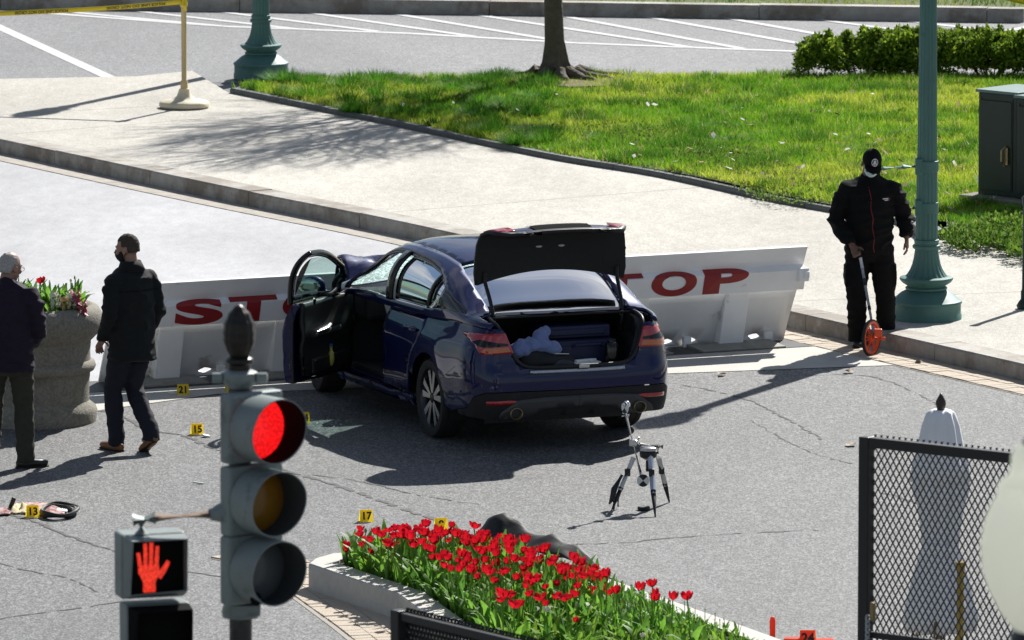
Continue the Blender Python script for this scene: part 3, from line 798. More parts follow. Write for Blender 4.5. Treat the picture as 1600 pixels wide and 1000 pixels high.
# tree: trunk with surface roots, bare spring crown above the frame -------------
def tree(loc, label):
    t = thing('bare_tree', label, 'tree', loc); r = random.Random(14)
    bm = bmesh.new()
    prof = [(.21, -.05), (.16, .06), (.13, .2), (.113, .45), (.103, .9), (.096, 1.6), (.092, 2.4)]
    rings = []
    for q, z in prof:
        ring = []
        for k in range(28):
            a = 2 * PI * k / 28; fl = 1 + (.55 * max(0, math.cos(5 * a + .6)) ** 2 * max(0, 1 - z / .5)) + .05 * noise.noise(Vector((math.cos(a) * 2, math.sin(a) * 2, z * 3)))
            ring.append(bm.verts.new((q * fl * math.cos(a) - .03 * z, q * fl * math.sin(a), z)))
        rings.append(ring)
    for a, b2 in zip(rings, rings[1:]):
        for k in range(28): bm.faces.new((a[k], a[(k + 1) % 28], b2[(k + 1) % 28], b2[k]))
    bm.faces.new(rings[-1])
    bm_obj('trunk', bm, 'bark', t, smooth=60)
    for a, ln in ((-.3, .75), (.1, .95), (-2.2, .5), (2.8, .55), (-1.3, .5), (-.8, .7)):
        bm = bmesh.new(); pts = [Vector((math.cos(a) * (.12 + ln * k / 6), math.sin(a) * (.12 + ln * k / 6), .13 * (1 - k / 6) ** 1.5 - .02 + .015 * math.sin(k * 2))) for k in range(7)]
        for p in pts: p += Vector((r.uniform(-.03, .03), r.uniform(-.03, .03), 0))
        tube(bm, pts, [.08, .07, .06, .05, .04, .03, .02], 8); bm_obj('root', bm, 'bark', t, smooth=60)
    bm = bmesh.new()
    def branch(p, d, ln, rad, lev):
        pts = [p]; q = p.copy(); dd = d.copy()
        for i in range(4):
            dd = (dd + Vector((r.uniform(-.22, .22), r.uniform(-.22, .22), r.uniform(-.05, .2)))).normalized(); q = q + dd * ln / 4; pts.append(q.copy())
        tube(bm, pts, [rad, rad * .9, rad * .8, rad * .7, rad * .55], 7 if lev < 2 else 4)
        if lev >= 4: return
        for i in range(5 if lev < 3 else 4):
            k = r.choice((2, 3, 4, 4)); a = r.uniform(0, 2 * PI); s, u = frame(dd); sp = r.uniform(.45, .95)
            nd = (dd + (s * math.cos(a) + u * math.sin(a)) * sp).normalized()
            branch(pts[k], nd, ln * r.uniform(.6, .8), rad * .52, lev + 1)
    for i in range(7):
        a = 2 * PI * i / 7 + r.uniform(-.3, .3)
        branch(Vector((-.07, 0, 2.0 + .09 * i)), Vector((math.cos(a) * .75, math.sin(a) * .75, .8)).normalized(), 1.65, .062, 0)
    bm_obj('crown', bm, 'bark', t)
    return t
tree(G(868, 122, .24), 'young tree trunk with spreading surface roots on the lawn')
mat('roots_soil', (.15, .105, .07), .95, var=(7, .3), bump=(20, .03))
p = G(890, 124, .24); bm = bmesh.new()
vv = [bm.verts.new((p.x + .75 * math.cos(a) * random.uniform(.8, 1.15) + .1, p.y - .2 + .75 * math.sin(a) * random.uniform(.8, 1.1), lawn_h(p.x, p.y) + .022)) for a in [2 * PI * i / 18 for i in range(18)]]
bm.faces.new(vv); o = bm_obj('bare_soil', bm, 'roots_soil'); structure(o, 'patch of bare earth around the tree roots')

# ================================================================ STANCHION, TAPE, POSTS
mat('cream_paint', (.62, .47, .22), .5, var=(6, .08)); mat('base_cream', (.66, .58, .42), .7, var=(8, .12), dirt=(7, (.25, .14, .06), .6, .6))
mat('tape_yellow', (.72, .55, .02), .4, var=(6, .06)); mat('black_print', (.012, .012, .012), .5); mat('rubber', (.018, .018, .018), .65, var=(20, .2))
sp_ = G(288, 168, KZ)
st = thing('stanchion', 'cream stanchion post with a heavy round base on the sidewalk', 'stanchion', sp_)
bm = bmesh.new(); lathe(bm, [(.26, 0), (.285, .02), (.285, .05), (.26, .075), (.15, .09), (.085, .13), (.06, .2), (.06, .215), (0, .22)], 40, mod=lambda r, a, z: r * (1 + .015 * math.sin(7 * a))); bm_obj('base', bm, 'base_cream', st, smooth=50)
bm = bmesh.new(); lathe(bm, [(.042, .2), (.042, .30), (.03, .31), (.03, 1.24), (.036, 1.25), (.036, 1.30), (0, 1.31)], 20); bm_obj('post', bm, 'cream_paint', st, smooth=50)
def tape(name, pts, wid, label, text=None, knot=None):
    L = smoothline(pts, 10); bm = bmesh.new(); prev = None; n = len(L)
    for i, p in enumerate(L):
        tw = .35 * math.sin(i * .13 + .4); u = Vector((0, -math.sin(tw), math.cos(tw))) * wid / 2
        cur = (bm.verts.new(p + u), bm.verts.new(p - u))
        if prev: bm.faces.new((prev[0], prev[1], cur[1], cur[0]))
        prev = cur
    root = bm_obj(name, bm, 'tape_yellow', None, smooth=180); tag(root, label, 'barrier tape')
    md = root.modifiers.new('thick', 'SOLIDIFY'); md.thickness = .002
    return root, L
ts = sp_ + Vector((-.02, -.04, 1.20))
tl = AT(-160, 24, sp_.y + .6)
mid = (ts + tl) / 2 + Vector((0, 0, -.035))
tp, TL = tape('police_tape', [ts, ts.lerp(mid, .5) + Vector((0, 0, -.012)), mid, mid.lerp(tl, .5) + Vector((0, 0, -.012)), tl], .055, 'yellow police line tape stretched from the cream stanchion')
for k, s_ in enumerate(('POLICE LINE DO NOT CROSS', 'POLICE LINE DO NOT CROSS')):
    me = text_mesh(s_, .046, .0012); me.transform(Matrix.Rotation(PI, 4, 'Z')); xs = [v.co.x for v in me.vertices]; wdt = max(xs) - min(xs)
    off = .55 + k * 1.05
    for v in me.vertices:
        x = ts.x - off + v.co.x; tt = (ts.x - x) / (ts.x - tl.x) * (len(TL) - 1); i = min(max(int(tt), 0), len(TL) - 2); q = TL[i].lerp(TL[i + 1], tt - i)
        tw = .35 * math.sin(tt * .13 + .4); u = Vector((0, -math.sin(tw), math.cos(tw)))
        v.co = q + u * v.co.y + Vector((0, -.006, 0))
    link('lettering', me, 'black_print', tp)
bm = bmesh.new()
for i in range(3): lathe(bm, [(.034, 1.14 + i * .035), (.042, 1.15 + i * .035), (.042, 1.18 + i * .035), (.034, 1.19 + i * .035)], 16, c=sp_)
tube(bm, [sp_ + Vector((.03, -.04, 1.24)), sp_ + Vector((.01, -.06, 1.16)), sp_ + Vector((.02, -.05, 1.10))], [(.03, .004)] * 3, 6); bm_obj('tape_knot', bm, 'tape_yellow', tp)
t2, _ = tape('police_tape', [AT(1545, -12, 92), AT(1580, -2, 92), AT(1610, 4, 92), AT(1680, 12, 92)], .07, 'short end of yellow tape crossing above the cabinets')
pp = G(1599, 482, KZ)
bm = bmesh.new(); lathe(bm, [(.075, 0), (.085, .03), (.06, .07), (.045, .09), (.045, .16), (.035, .18), (.032, .95), (.04, .97), (.04, 1.0), (.045, 1.03), (0, 1.07)], 20)
o = bm_obj('bollard', bm, 'cabinet_green', None, smooth=50); o.location = pp + Vector((.02, 0, 0)); tag(o, 'slim dark bollard post standing on the sidewalk near the kerb', 'bollard')

# ================================================================ WEDGE BARRIERS
mat('white_paint', (.90, .90, .90), .38, spec=.5, var=(2.5, .06), dirt=(3.2, (.20, .17, .13), .625, .75))
mat('stop_red', (.30, .012, .014), .4, var=(5, .12))
mat('rust_dirt', (.10, .07, .045), .9, var=(9, .4))
# band of concrete and steel frame in front ---------------------------------
FR = [G(p[0], p[1]) for p in ((40, 660), (160, 641), (340, 616), (700, 600), (1050, 584), (1290, 575), (1402, 571))]
bk = [BARR + bdir * .9 - bnor * .15, BARL - bdir * 1.2 - bnor * .15]
sheet('barrier_apron', FR + bk, .0045, 'band_concrete', label='pale concrete apron in front of the barrier')
tr0 = BARL - bdir * .6 + bnor * .0; tr1 = BARR + bdir * .45
sheet('barrier_trench', [tr0 + bnor * .50, tr1 + bnor * .42, tr1 - bnor * .12, tr0 - bnor * .12], .009, 'steel_dark', label='dark steel trench at the foot of the barrier')
pl = bpy.data.objects.new('cover_plates', None); COL.objects.link(pl); structure(pl, 'grey cover plates over the barrier trench')
L_ = (BARR - BARL).length
for k in range(6):
    a0 = L_ * (k + .06) / 6; a1 = L_ * (k + .80) / 6
    c = BARL + bdir * ((a0 + a1) / 2) + bnor * .24
    bm = bmesh.new(); box(bm, (0, 0, 0), (a1 - a0, .36, .05)); o = bm_obj('cover_plate', bm, 'plate_grey', pl, bevel=.006)
    o.location = (c.x, c.y, .008); o.rotation_euler = (R(3), 0, math.atan2(bdir.y, bdir.x))
# section of the wedge: d towards the camera, z up
PROF = [(.0, .10), (.24, .52), (.31, .515), (.37, .70), (.31, .745), (.40, .915)]
def barrier(origin, length, label, letters):
    rz = math.atan2(bdir.y, bdir.x)
    t = thing('wedge_barrier', label, 'road barrier', origin, rz, 'white wedge barriers across the road')   # local x along, local -y towards camera
    def sec(bm, x0, x1, prof, th=.02):
        for (a, b2) in zip(prof, prof[1:]):
            pass
        fr = [[bm.verts.new((x, -d, z)) for d, z in prof] for x in (x0, x1)]
        bk_ = [[bm.verts.new((x, -d + th, z + th * .3)) for d, z in prof] for x in (x0, x1)]
        n = len(prof)
        for i in range(n - 1):
            bm.faces.new((fr[0][i], fr[1][i], fr[1][i + 1], fr[0][i + 1])); bm.faces.new((bk_[0][i], bk_[0][i + 1], bk_[1][i + 1], bk_[1][i]))
        for e, s in ((0, 1), (1, -1)):
            for i in range(n - 1): bm.faces.new((fr[e][i], fr[e][i + 1], bk_[e][i + 1], bk_[e][i]))
        for i in (0, n - 1): bm.faces.new((fr[0][i], bk_[0][i], bk_[1][i], fr[1][i]))
    def fp(x, z): q = interp([(.0, -.045), (.10, .0), (.52, .24)], z); return Vector((x, -q, z))
    slots = [[(xc + .055 * math.cos(a) + .012 * math.sin(3 * a + xc), .062 + .026 * math.sin(a)) for a in [2 * PI * i / 12 for i in range(12)]] for xc in (.34, 1.02, 1.36, 2.12, length - .98, length - .34)]
    panel('face_plate', [(.03, .012), (length - .03, .012), (length - .03, .52), (.03, .52)], fp, 'white_paint', t, .12, holes=slots, thick=.02, flip=False)
    bm = bmesh.new(); sec(bm, 0, length, PROF[2:5], .05); bm_obj('letter_band', bm, 'white_paint', t)
    bm = bmesh.new(); sec(bm, .02, length - .004, PROF[4:6], .03); bm_obj('top_lip', bm, 'white_paint', t)
    for xp in (.30, 1.50, length - .30):                # struts leaning on the back
        bm = bmesh.new(); box(bm, (xp, .12, .36), (.08, .06, .80), Euler((R(34), 0, 0))); bm_obj('back_strut', bm, 'white_paint', t)
    k = 0
    for xp in (.62, 1.72, length - .62):
        bm = bmesh.new()                               # posts that flare towards the foot
        x0, x1 = xp - .12, xp + .12
        a = [bm.verts.new(p) for p in ((x0, -.235, .515), (x1, -.235, .515), (x1 - .02, -.14, .03), (x0 - .02, -.14, .03))]
        b2 = [bm.verts.new(p) for p in ((x0, -.20, .53), (x1, -.20, .53), (x1, .04, .03), (x0, .04, .03))]
        bm.faces.new(a)
        for i in range(4): bm.faces.new((a[i], a[(i + 1) % 4], b2[(i + 1) % 4], b2[i]))
        bm.faces.new(b2[::-1]); bm_obj('buttress', bm, 'white_paint', t, bevel=.008)
    for xp in (.25, 1.15, 2.3, length - .22):
        bm = bmesh.new(); box(bm, (xp, -.03, .05), (.07, .05, .11)); bm_obj('foot', bm, 'white_paint', t)
    # lettering laid over the bend of the band
    l1 = math.hypot(PROF[3][0] - PROF[2][0], PROF[3][1] - PROF[2][1]); l2 = math.hypot(PROF[4][0] - PROF[3][0], PROF[4][1] - PROF[3][1])
    v0, v1 = l1 * .04, l1 + l2 * .96
    for ch_, xl, xr in letters:
        me = text_mesh(ch_, 1, .05); bm = bmesh.new(); bm.from_mesh(me); bpy.data.meshes.remove(me)
        xs = [v.co.x for v in bm.verts]; ys = [v.co.y for v in bm.verts]; xa, xb, ya, yb = min(xs), max(xs), min(ys), max(ys)
        bmesh.ops.triangulate(bm, faces=bm.faces)
        for v in bm.verts:
            v.co.x = xl + (v.co.x - xa) / (xb - xa) * (xr - xl); v.co.y = v0 + (v.co.y - ya) / (yb - ya) * (v1 - v0)
        bmesh.ops.bisect_plane(bm, geom=bm.verts[:] + bm.edges[:] + bm.faces[:], plane_co=(0, l1, 0), plane_no=(0, 1, 0))
        for v in bm.verts:
            s_ = v.co.y
            if s_ <= l1 + 1e-6: q = Vector(PROF[2]).lerp(Vector(PROF[3]), s_ / l1); nn = Vector((.95, -.3)).normalized()
            else: q = Vector(PROF[3]).lerp(Vector(PROF[4]), (s_ - l1) / l2); nn = Vector((.5, .86))
            q = q + nn * .004; v.co = Vector((v.co.x, -q.x, q.y))
        bm_obj('letter', bm, 'stop_red', t)
    return t
half = L_ / 2
b1 = barrier(BARL, half - .02, 'white wedge barrier with red STOP lettering beside the stone planter', (('S', .60, 1.05), ('T', 1.11, 1.56), ('O', 1.61, 2.06), ('P', 2.14, 2.58)))
b2_ = barrier(BARL + bdir * (half + .02), half - .02, 'white wedge barrier with red STOP lettering beside the kerb', (('S', .72, 1.17), ('T', 1.26, 1.72), ('O', 1.80, 2.25), ('P', 2.32, 2.76)))
bm = bmesh.new(); box(bm, (half - .06, -.36, .66), (.10, .09, .12)); box(bm, (half - .04, -.36, .66), (.05, .14, .06)); bm_obj('end_bracket', bm, 'white_paint', b2_, bevel=.006)

# ================================================================ STONE PLANTER
mat('planter_stone', (.25, .23, .185), .9, var=(38, .42, 8), bump=(60, .008), dirt=(4, (.13, .115, .08), .53, .6))
pc = G(54, 657)
pt = thing('stone_planter', 'large round weathered concrete planter in front of the barrier', 'planter', pc)
bm = bmesh.new(); lathe(bm, [(.49, -.02), (.525, 0), (.535, .09), (.52, .13), (.475, .165), (.465, .18)], 72); bm_obj('foot', bm, 'planter_stone', pt, smooth=40)
bm = bmesh.new(); lathe(bm, [(.465, .16), (.468, .3), (.478, .45)], 72); bm_obj('drum', bm, 'planter_stone', pt, smooth=40)
bm = bmesh.new(); lathe(bm, [(.474, .43), (.508, .44), (.526, .475), (.512, .515), (.48, .53), (.478, .60), (.486, .71)], 72); bm_obj('moulding', bm, 'planter_stone', pt, smooth=50)
bm = bmesh.new(); lathe(bm, [(.48, .69), (.508, .715), (.562, .77), (.588, .845), (.582, .92), (.55, .978), (.50, 1.0), (.45, .985), (.43, .93), (.43, .85)], 72, cap=False); bm_obj('rim', bm, 'planter_stone', pt, smooth=60)
bm = bmesh.new(); lathe(bm, [(.0, .965), (.25, .96), (.43, .93), (.43, .88)], 40, cap=False); bm_obj('planting_soil', bm, 'soil', pt)

# ================================================================ FLOWERS
mat('tulip_red', (.46, .006, .016), .5, spec=.3, var=(25, .3)); mat('tulip_pink', (.55, .12, .22), .5, var=(60, .3)); mat('tulip_white', (.75, .75, .62), .5, var=(20, .1)); mat('tulip_cream', (.6, .42, .18), .6, var=(30, .2))
mat('tulip_bud', (.20, .30, .09), .5, var=(20, .15))
mat('tulip_green', (.13, .27, .035), .55, spec=.3, var=(6, .35)); mat('tulip_green_deep', (.075, .18, .028), .55, spec=.3, var=(6, .35))
for nm in ('tulip_green', 'tulip_green_deep', 'tulip_red'):
    n_, l_, b_ = nodes_of(MATS[nm]); trn = n_.new('ShaderNodeBsdfTranslucent'); mx_ = n_.new('ShaderNodeMixShader'); mx_.inputs[0].default_value = .38 if 'green' in nm else .5
    cl_ = b_.inputs['Base Color'].links[0].from_socket; vv_ = n_.new('ShaderNodeVectorMath'); vv_.operation = 'SCALE'; vv_.inputs['Scale'].default_value = 1.9 if 'green' in nm else 1.15
    l_.new(cl_, vv_.inputs[0]); l_.new(vv_.outputs[0], trn.inputs[0])
    l_.new(b_.outputs[0], mx_.inputs[1]); l_.new(trn.outputs[0], mx_.inputs[2]); l_.new(mx_.outputs[0], [x for x in n_ if x.type == 'OUTPUT_MATERIAL'][0].inputs['Surface'])
def flower_mesh(name, m, openness, h=.062, r0=.034, petals=6, seed=0):
    bm = bmesh.new(); rg = random.Random(seed)
    for k in range(petals):
        a = 2 * PI * k / petals + rg.uniform(-.15, .15); op = openness * rg.uniform(.75, 1.3) * (1.0 if k % 2 else .8); rows = []
        for j, (hh, rr, ww) in enumerate(((0, .10, .25), (.25, .82, .85), (.55, 1.0, 1.0), (.82, .95, .8), (1.0, .85, .22))):
            rad = r0 * (rr + op * hh * hh); row = []
            for s in (-1, 0, 1):
                aa = a + s * .62 * ww; rd = rad * (1 + (.10 if s == 0 else 0))
                row.append(bm.verts.new((rd * math.cos(aa), rd * math.sin(aa), h * hh * rg.uniform(.95, 1.05))))
            rows.append(row)
        for p, q in zip(rows, rows[1:]):
            for s in range(2): bm.faces.new((p[s], p[s + 1], q[s + 1], q[s]))
    me = bpy.data.meshes.new(name)
    for f in bm.faces: f.smooth = True
    bm.to_mesh(me); bm.free(); me.materials.append(MATS[m]); return me
def stem_mesh(h):
    bm = bmesh.new(); tube(bm, [(0, 0, -.02), (.008, .004, h * .5), (0, 0, h)], [.006, .0055, .005], 5); me = bpy.data.meshes.new('stem'); bm.to_mesh(me); bm.free(); me.materials.append(MATS['tulip_green']); return me
def leaf_mesh(ln, wd, bend, m, seed=0):
    bm = bmesh.new(); rows = []; rg = random.Random(seed); tw = rg.uniform(-.5, .5)
    for i in range(6):
        t = i / 5; w_ = wd * math.sin(PI * min(.97, .12 + t * .88)) ** .8; ang = bend * t * t
        y = ln * (math.sin(ang) * t * .6 + .12 * t); z = ln * t * math.cos(ang * .6) - .02; c, s = math.cos(tw * t), math.sin(tw * t)
        rows.append([bm.verts.new((dx * w_ * c, y + dx * w_ * s + abs(dx) * w_ * .35, z + abs(dx) * w_ * .15)) for dx in (-1, 0, 1)])
    for p, q in zip(rows, rows[1:]):
        for s in range(2): bm.faces.new((p[s], p[s + 1], q[s + 1], q[s]))
    for f in bm.faces: f.smooth = True
    me = bpy.data.meshes.new('leaf'); bm.to_mesh(me); bm.free(); me.materials.append(MATS[m]); return me
FL_RED = [flower_mesh('flower', 'tulip_red', o_, h_, r_, 6, i) for i, (o_, h_, r_) in enumerate(((.1, .066, .034), (.35, .062, .036), (.7, .055, .038), (.25, .07, .036)))]
FL_BUD = [flower_mesh('bud', 'tulip_bud', -.45, h_, .014, 3, i) for i, h_ in enumerate((.042, .05, .036))]
FL_WHITE = [flower_mesh('flower', 'tulip_white', .1, .06, .032, 6, 5)]
STEMS = {h_: stem_mesh(h_) for h_ in (.12, .15, .18, .22, .26, .30, .34, .38)}
LEAVES = [leaf_mesh(l__, w__, b__, m__, i) for i, (l__, w__, b__, m__) in enumerate(((.26, .030, .5, 'tulip_green'), (.30, .026, .9, 'tulip_green'), (.22, .034, 1.3, 'tulip_green_deep'), (.28, .030, .25, 'tulip_green_deep'), (.20, .028, .8, 'tulip_green'), (.24, .032, 1.1, 'tulip_green')))]
rt = random.Random(77)
def tulip(name, loc, fl, sh, label, group, nleaf=3, rnd=rt, fs=1.0):
    t = thing(name, label, 'flower', loc, rnd.uniform(0, 6.28), group); t.scale = [rnd.uniform(.9, 1.1)] * 3
    if fl:
        tiltx, tilty = rnd.uniform(-.12, .12), rnd.uniform(-.12, .12)
        s = link('stem', STEMS[sh], None, t); s.rotation_euler = (tiltx, tilty, 0)
        o = link('flower' if 'bud' not in fl.name else 'bud', fl, None, t); o.location = Euler((tiltx, tilty, 0)).to_matrix() @ Vector((0, 0, sh - .004)); o.rotation_euler = (rnd.uniform(-.25, .25), rnd.uniform(-.25, .25), rnd.uniform(0, 6)); o.scale = [fs * rnd.uniform(.62, .95)] * 3
    a0 = rnd.uniform(0, 6)
    for k in range(nleaf):
        l = link('leaf', rnd.choice(LEAVES), None, t); l.rotation_euler = (rnd.uniform(-.1, .15), rnd.uniform(-.15, .15), a0 + k * 2 * PI / nleaf + rnd.uniform(-.4, .4)); sc = rnd.uniform(.8, 1.15); l.scale = (sc, sc, sc * rnd.uniform(.85, 1.1))
    return t

# flowerbed with granite border -----------------------------------------------
BZ = .21
_g = lambda px, py: tuple(G(px, py, .21)[:2])
outer = [_g(482, 880), _g(492, 872), _g(520, 864), _g(640, 858), _g(800, 866), _g(950, 903), _g(1130, 966), _g(1290, 1024), _g(1420, 1075), (1.3, 53.0), (.05, 53.6), (-.35, 55.5), (-.83, 57.45)]
cen = Vector((.4, 57.5)); border_w = .20
def inset(poly, d):
    n = len(poly); out = []
    for i in range(n):
        a, b2, c = Vector(poly[i - 1]), Vector(poly[i]), Vector(poly[(i + 1) % n]); e1 = (b2 - a).normalized(); e2 = (c - b2).normalized()
        n1 = Vector((e1.y, -e1.x)); n2 = Vector((e2.y, -e2.x)); m = (n1 + n2).normalized(); out.append(b2 + m * (d / max(.4, m.dot(n1))))
    return out
innr = inset(outer, border_w)
fb = bpy.data.objects.new('flowerbed', None); COL.objects.link(fb); structure(fb, 'raised flowerbed with a pale granite border')
groups_ = [[12, 0], [0, 1, 2, 3], [3, 4], [4, 5], [5, 6], [6, 7], [7, 8], [8, 9], [9, 10], [10, 11], [11, 12]]
for g_ in groups_:
    bm = bmesh.new(); tops = []
    for i in g_:
        o_, n_ = Vector(outer[i]), Vector(innr[i]); tops.append([bm.verts.new(p) for p in ((o_.x, o_.y, -.02), (o_.x, o_.y, BZ - .012), (o_.x * .95 + n_.x * .05, o_.y * .95 + n_.y * .05, BZ), (n_.x, n_.y, BZ), (n_.x, n_.y, .02))])
    for p, q in zip(tops, tops[1:]):
        for k in range(5): bm.faces.new((p[k], q[k], q[(k + 1) % 5], p[(k + 1) % 5]))
    bm.faces.new(tops[0]); bm.faces.new(tops[-1][::-1])
    c_ = bm.verts[:]; m_ = sum((v.co for v in c_), Vector()) / len(c_)
    for v in c_: v.co = m_ + (v.co - m_) * .9985
    bm_obj('border_stone', bm, 'bed_granite', fb)
sheet('bed_soil', [(p.x, p.y) for p in inset(outer, border_w - .01)], BZ - .03, 'soil', kind=None, parent=fb)
inp = [(p.x, p.y) for p in inset(outer, border_w + .015)]
nl = [Vector(outer[i]).to_3d() for i in (0, 12, 11, 10)]; nl = [nl[0]] + nl[1:]
brick_strip('brick_paving', [Vector((-1.93, 60.5, 0)), Vector((-1.56, 60.1, 0)), Vector((-.84, 57.4, 0)), Vector((-.36, 55.45, 0))], .46, 3, .105, 'brick_buff', 'strip of buff brick paving along the flowerbed border', side=1)
sheet('paving_bed', [(-1.94, 60.5), (-1.56, 60.1), (-.84, 57.4), (-.36, 55.45), (-.85, 55.3), (-1.32, 57.25), (-1.98, 59.8), (-2.3, 60.2)], .0035, 'mortar')
def is_red(hx, hy):
    if hy > 958: return 0
    if hx < 690: return .72
    lim = 958 - (hx - 690) * .19
    return .50 if hy < lim - 14 and hx < 960 else (.22 if hy < lim + 12 and hx < 960 else (.035 if hx < 1000 else .01))
TOPL = [(480, 838), (520, 832), (560, 818), (640, 812), (740, 815), (800, 830), (850, 849), (900, 868), (950, 893), (1000, 912), (1100, 940), (1200, 985), (1400, 1080)]
LEAFL = [(480, 860), (520, 850), (640, 836), (740, 836), (800, 852), (850, 870), (900, 892), (950, 914), (1013, 946), (1130, 976), (1200, 996), (1400, 1080)]
cand = []; tries = 0
while len(cand) < 1050 and tries < 60000:
    tries += 1; x, y = rt.uniform(-1.6, 2.8), rt.uniform(54.2, 60.8)
    if not inside((x, y), inp): continue
    if any((x - a) ** 2 + ((y - b2)) ** 2 < (.078 if y > 56.5 else .09) ** 2 for a, b2 in cand): continue
    cand.append((x, y))
RED_L = 'red tulip in full bloom crowded in the granite-edged flowerbed'; RED_G = 'red tulips in the flowerbed'
BUD_L = 'green tulip still in bud in the granite-edged flowerbed'; BUD_G = 'budding tulips in the flowerbed'
nr = nb_ = 0; fill = []
for (x, y) in sorted(cand, key=lambda q: -q[1]):
    okh = [h_ for h_ in (.12, .15, .18, .22, .26, .30, .34, .38) if (lambda q: q[1] >= interp(TOPL, q[0]))(proj((x, y, BZ + h_ + .03)))]
    sh = rt.choice(okh[-4:]) if okh else .12; hx, hy = proj((x, y, BZ + sh + .03))
    if hy > 1035 or hx < 480: 
        fill.append((x, y)); continue
    if hy < interp(TOPL, hx) - 12: continue
    if rt.random() < is_red(hx, hy) and nr < 288:
        tulip('red_tulip', (x, y, BZ - .03), rt.choice(FL_RED), sh, RED_L, RED_G, rt.choice((2, 3, 3))); nr += 1
    elif nb_ < 280:
        tt_ = tulip('budding_tulip', (x, y, BZ - .03), rt.choice(FL_BUD), rt.choice((.22, .26, .26)), BUD_L, BUD_G, 4); nb_ += 1
        if x > .55 or sh < .22: tt_.scale = [.75 if sh >= .22 else .5] * 3
    else: fill.append((x, y))
for hx, hy in ((998, 910), (1015, 903), (1034, 907), (1018, 919), (1051, 918), (1079, 926), (945, 893), (925, 884), (913, 868)):
    p = G(hx, hy, BZ + .42); tulip('red_tulip', (p.x, p.y, BZ - .03), rt.choice(FL_RED), .38, RED_L, RED_G, 3)
for hx, hy, lb in ((852, 945, 'single white tulip among the green buds of the flowerbed'), (1002, 981, 'white tulip just opening low among green buds near the flowerbed border')):
    p = G(hx, hy, BZ + .32); tulip('white_tulip', (p.x, p.y, BZ - .03), FL_WHITE[0], .30, lb, None, 3, fs=.9)
# leaves too many to count between the plants
src = []
for me in LEAVES:
    me.calc_loop_triangles(); src.append(np.array([[me.vertices[i].co[:] for i in p.vertices] for p in me.polygons]))
soup = []; rn = np.random.RandomState(6)
for i in range(2800):
    while True:
        x, y = rn.uniform(-1.6, 2.7), rn.uniform(54.3, 60.8)
        if inside((x, y), inp): break
    if x < -1.15 + (60.6 - y) * .27 and rn.rand() < .6: continue
    lx_, ly_ = proj((x, y, BZ + .2 * (.72 if x > .55 else 1)))
    a = rn.uniform(0, 6.28); s = rn.uniform(.6, 1.05)
    if ly_ < interp(LEAFL, lx_): s *= .5
    q = src[rn.randint(len(src))].copy() * s * (.72 if x > .55 else 1)
    ca_, sa = math.cos(a), math.sin(a); q = np.stack([q[..., 0] * ca_ - q[..., 1] * sa + x, q[..., 0] * sa + q[..., 1] * ca_ + y, q[..., 2] + BZ - .03], -1); soup.append(q)
V = np.concatenate(soup); cg = np.array([(.15, .32, .035), (.26, .43, .055), (.09, .21, .03)])[rn.randint(0, 3, len(soup))]; cg = np.repeat(cg, [len(s) for s in soup], 0)
tag(np_tris('tulip_leaves', V, 'grass_blade', cols=cg), 'dense mass of tulip leaves filling the flowerbed', kind='stuff')

# flowers in the planter
pz = .98
PG = 'tulips in the stone planter'
def pl_at(px, py, hgt): 
    q = AT(px, py, pc.y - .1); return (q.x, pc.y + rt.uniform(-.25, .1), pz - .05), max(.12, q.z - pz)
for px, py, lb in ((60, 448, 'red tulip beside the other red bloom in the stone planter'), (71, 445, 'tallest red tulip in the stone planter')):
    loc, h_ = pl_at(px, py, 0); tulip('red_tulip', loc, FL_RED[0], .26, lb, PG, 3)
for i in range(58):
    x = pc.x + rt.uniform(-.42, .42); y = pc.y + rt.uniform(-.4, .3)
    if (x - pc.x) ** 2 + (y - pc.y) ** 2 > .19: continue
    tulip('tulip_plant', (x, y, pz - .06), rt.choice(FL_BUD) if rt.random() < .18 else None, .26, 'leafy tulip plant without open bloom in the stone planter', 'leafy tulips in the stone planter', 4)
FL_H = {}
for nm, m_ in (('white', 'tulip_white'), ('cream', 'tulip_cream'), ('pink', 'tulip_pink')):
    V = []; rn = np.random.RandomState(len(nm))
    for i in range(60):
        a = rn.uniform(0, 6.28); z = rn.uniform(0, .12); c = np.array([.03 * math.cos(a), .03 * math.sin(a), z]); u = rn.normal(0, .014, 3); v = rn.normal(0, .014, 3); V.append([c - u, c + v, c + u, c - v])
    FL_H[nm] = np.array(V)
for px, py, nm, lb in ((86, 468, 'white', 'white hyacinth blooming in the stone planter'), (103, 475, 'cream', 'cream coloured hyacinth blooming in the stone planter'), (112, 470, 'white', 'small white hyacinth beside the cream one in the planter'), (128, 483, 'pink', 'pink hyacinth leaning over the planter rim'), (118, 462, 'pink', 'dark pink hyacinth standing tall in the planter')):
    q = AT(px, py, pc.y - .33); t = thing('hyacinth', lb, 'flower', (q.x, q.y, pz - .05), 0, 'hyacinths in the stone planter')
    f = np_tris('bloom', FL_H[nm], 'tulip_' + nm, t); f.location = (0, 0, max(.03, q.z - pz - .02))
    bm = bmesh.new(); tube(bm, [(0, 0, -.02), (0, 0, max(.05, q.z - pz + .05))], .006, 5); bm_obj('stem', bm, 'tulip_green', t)
    for k in range(3): l = link('leaf', LEAVES[k], None, t); l.scale = (.5, .5, .6); l.rotation_euler = (0, 0, k * 2.1)

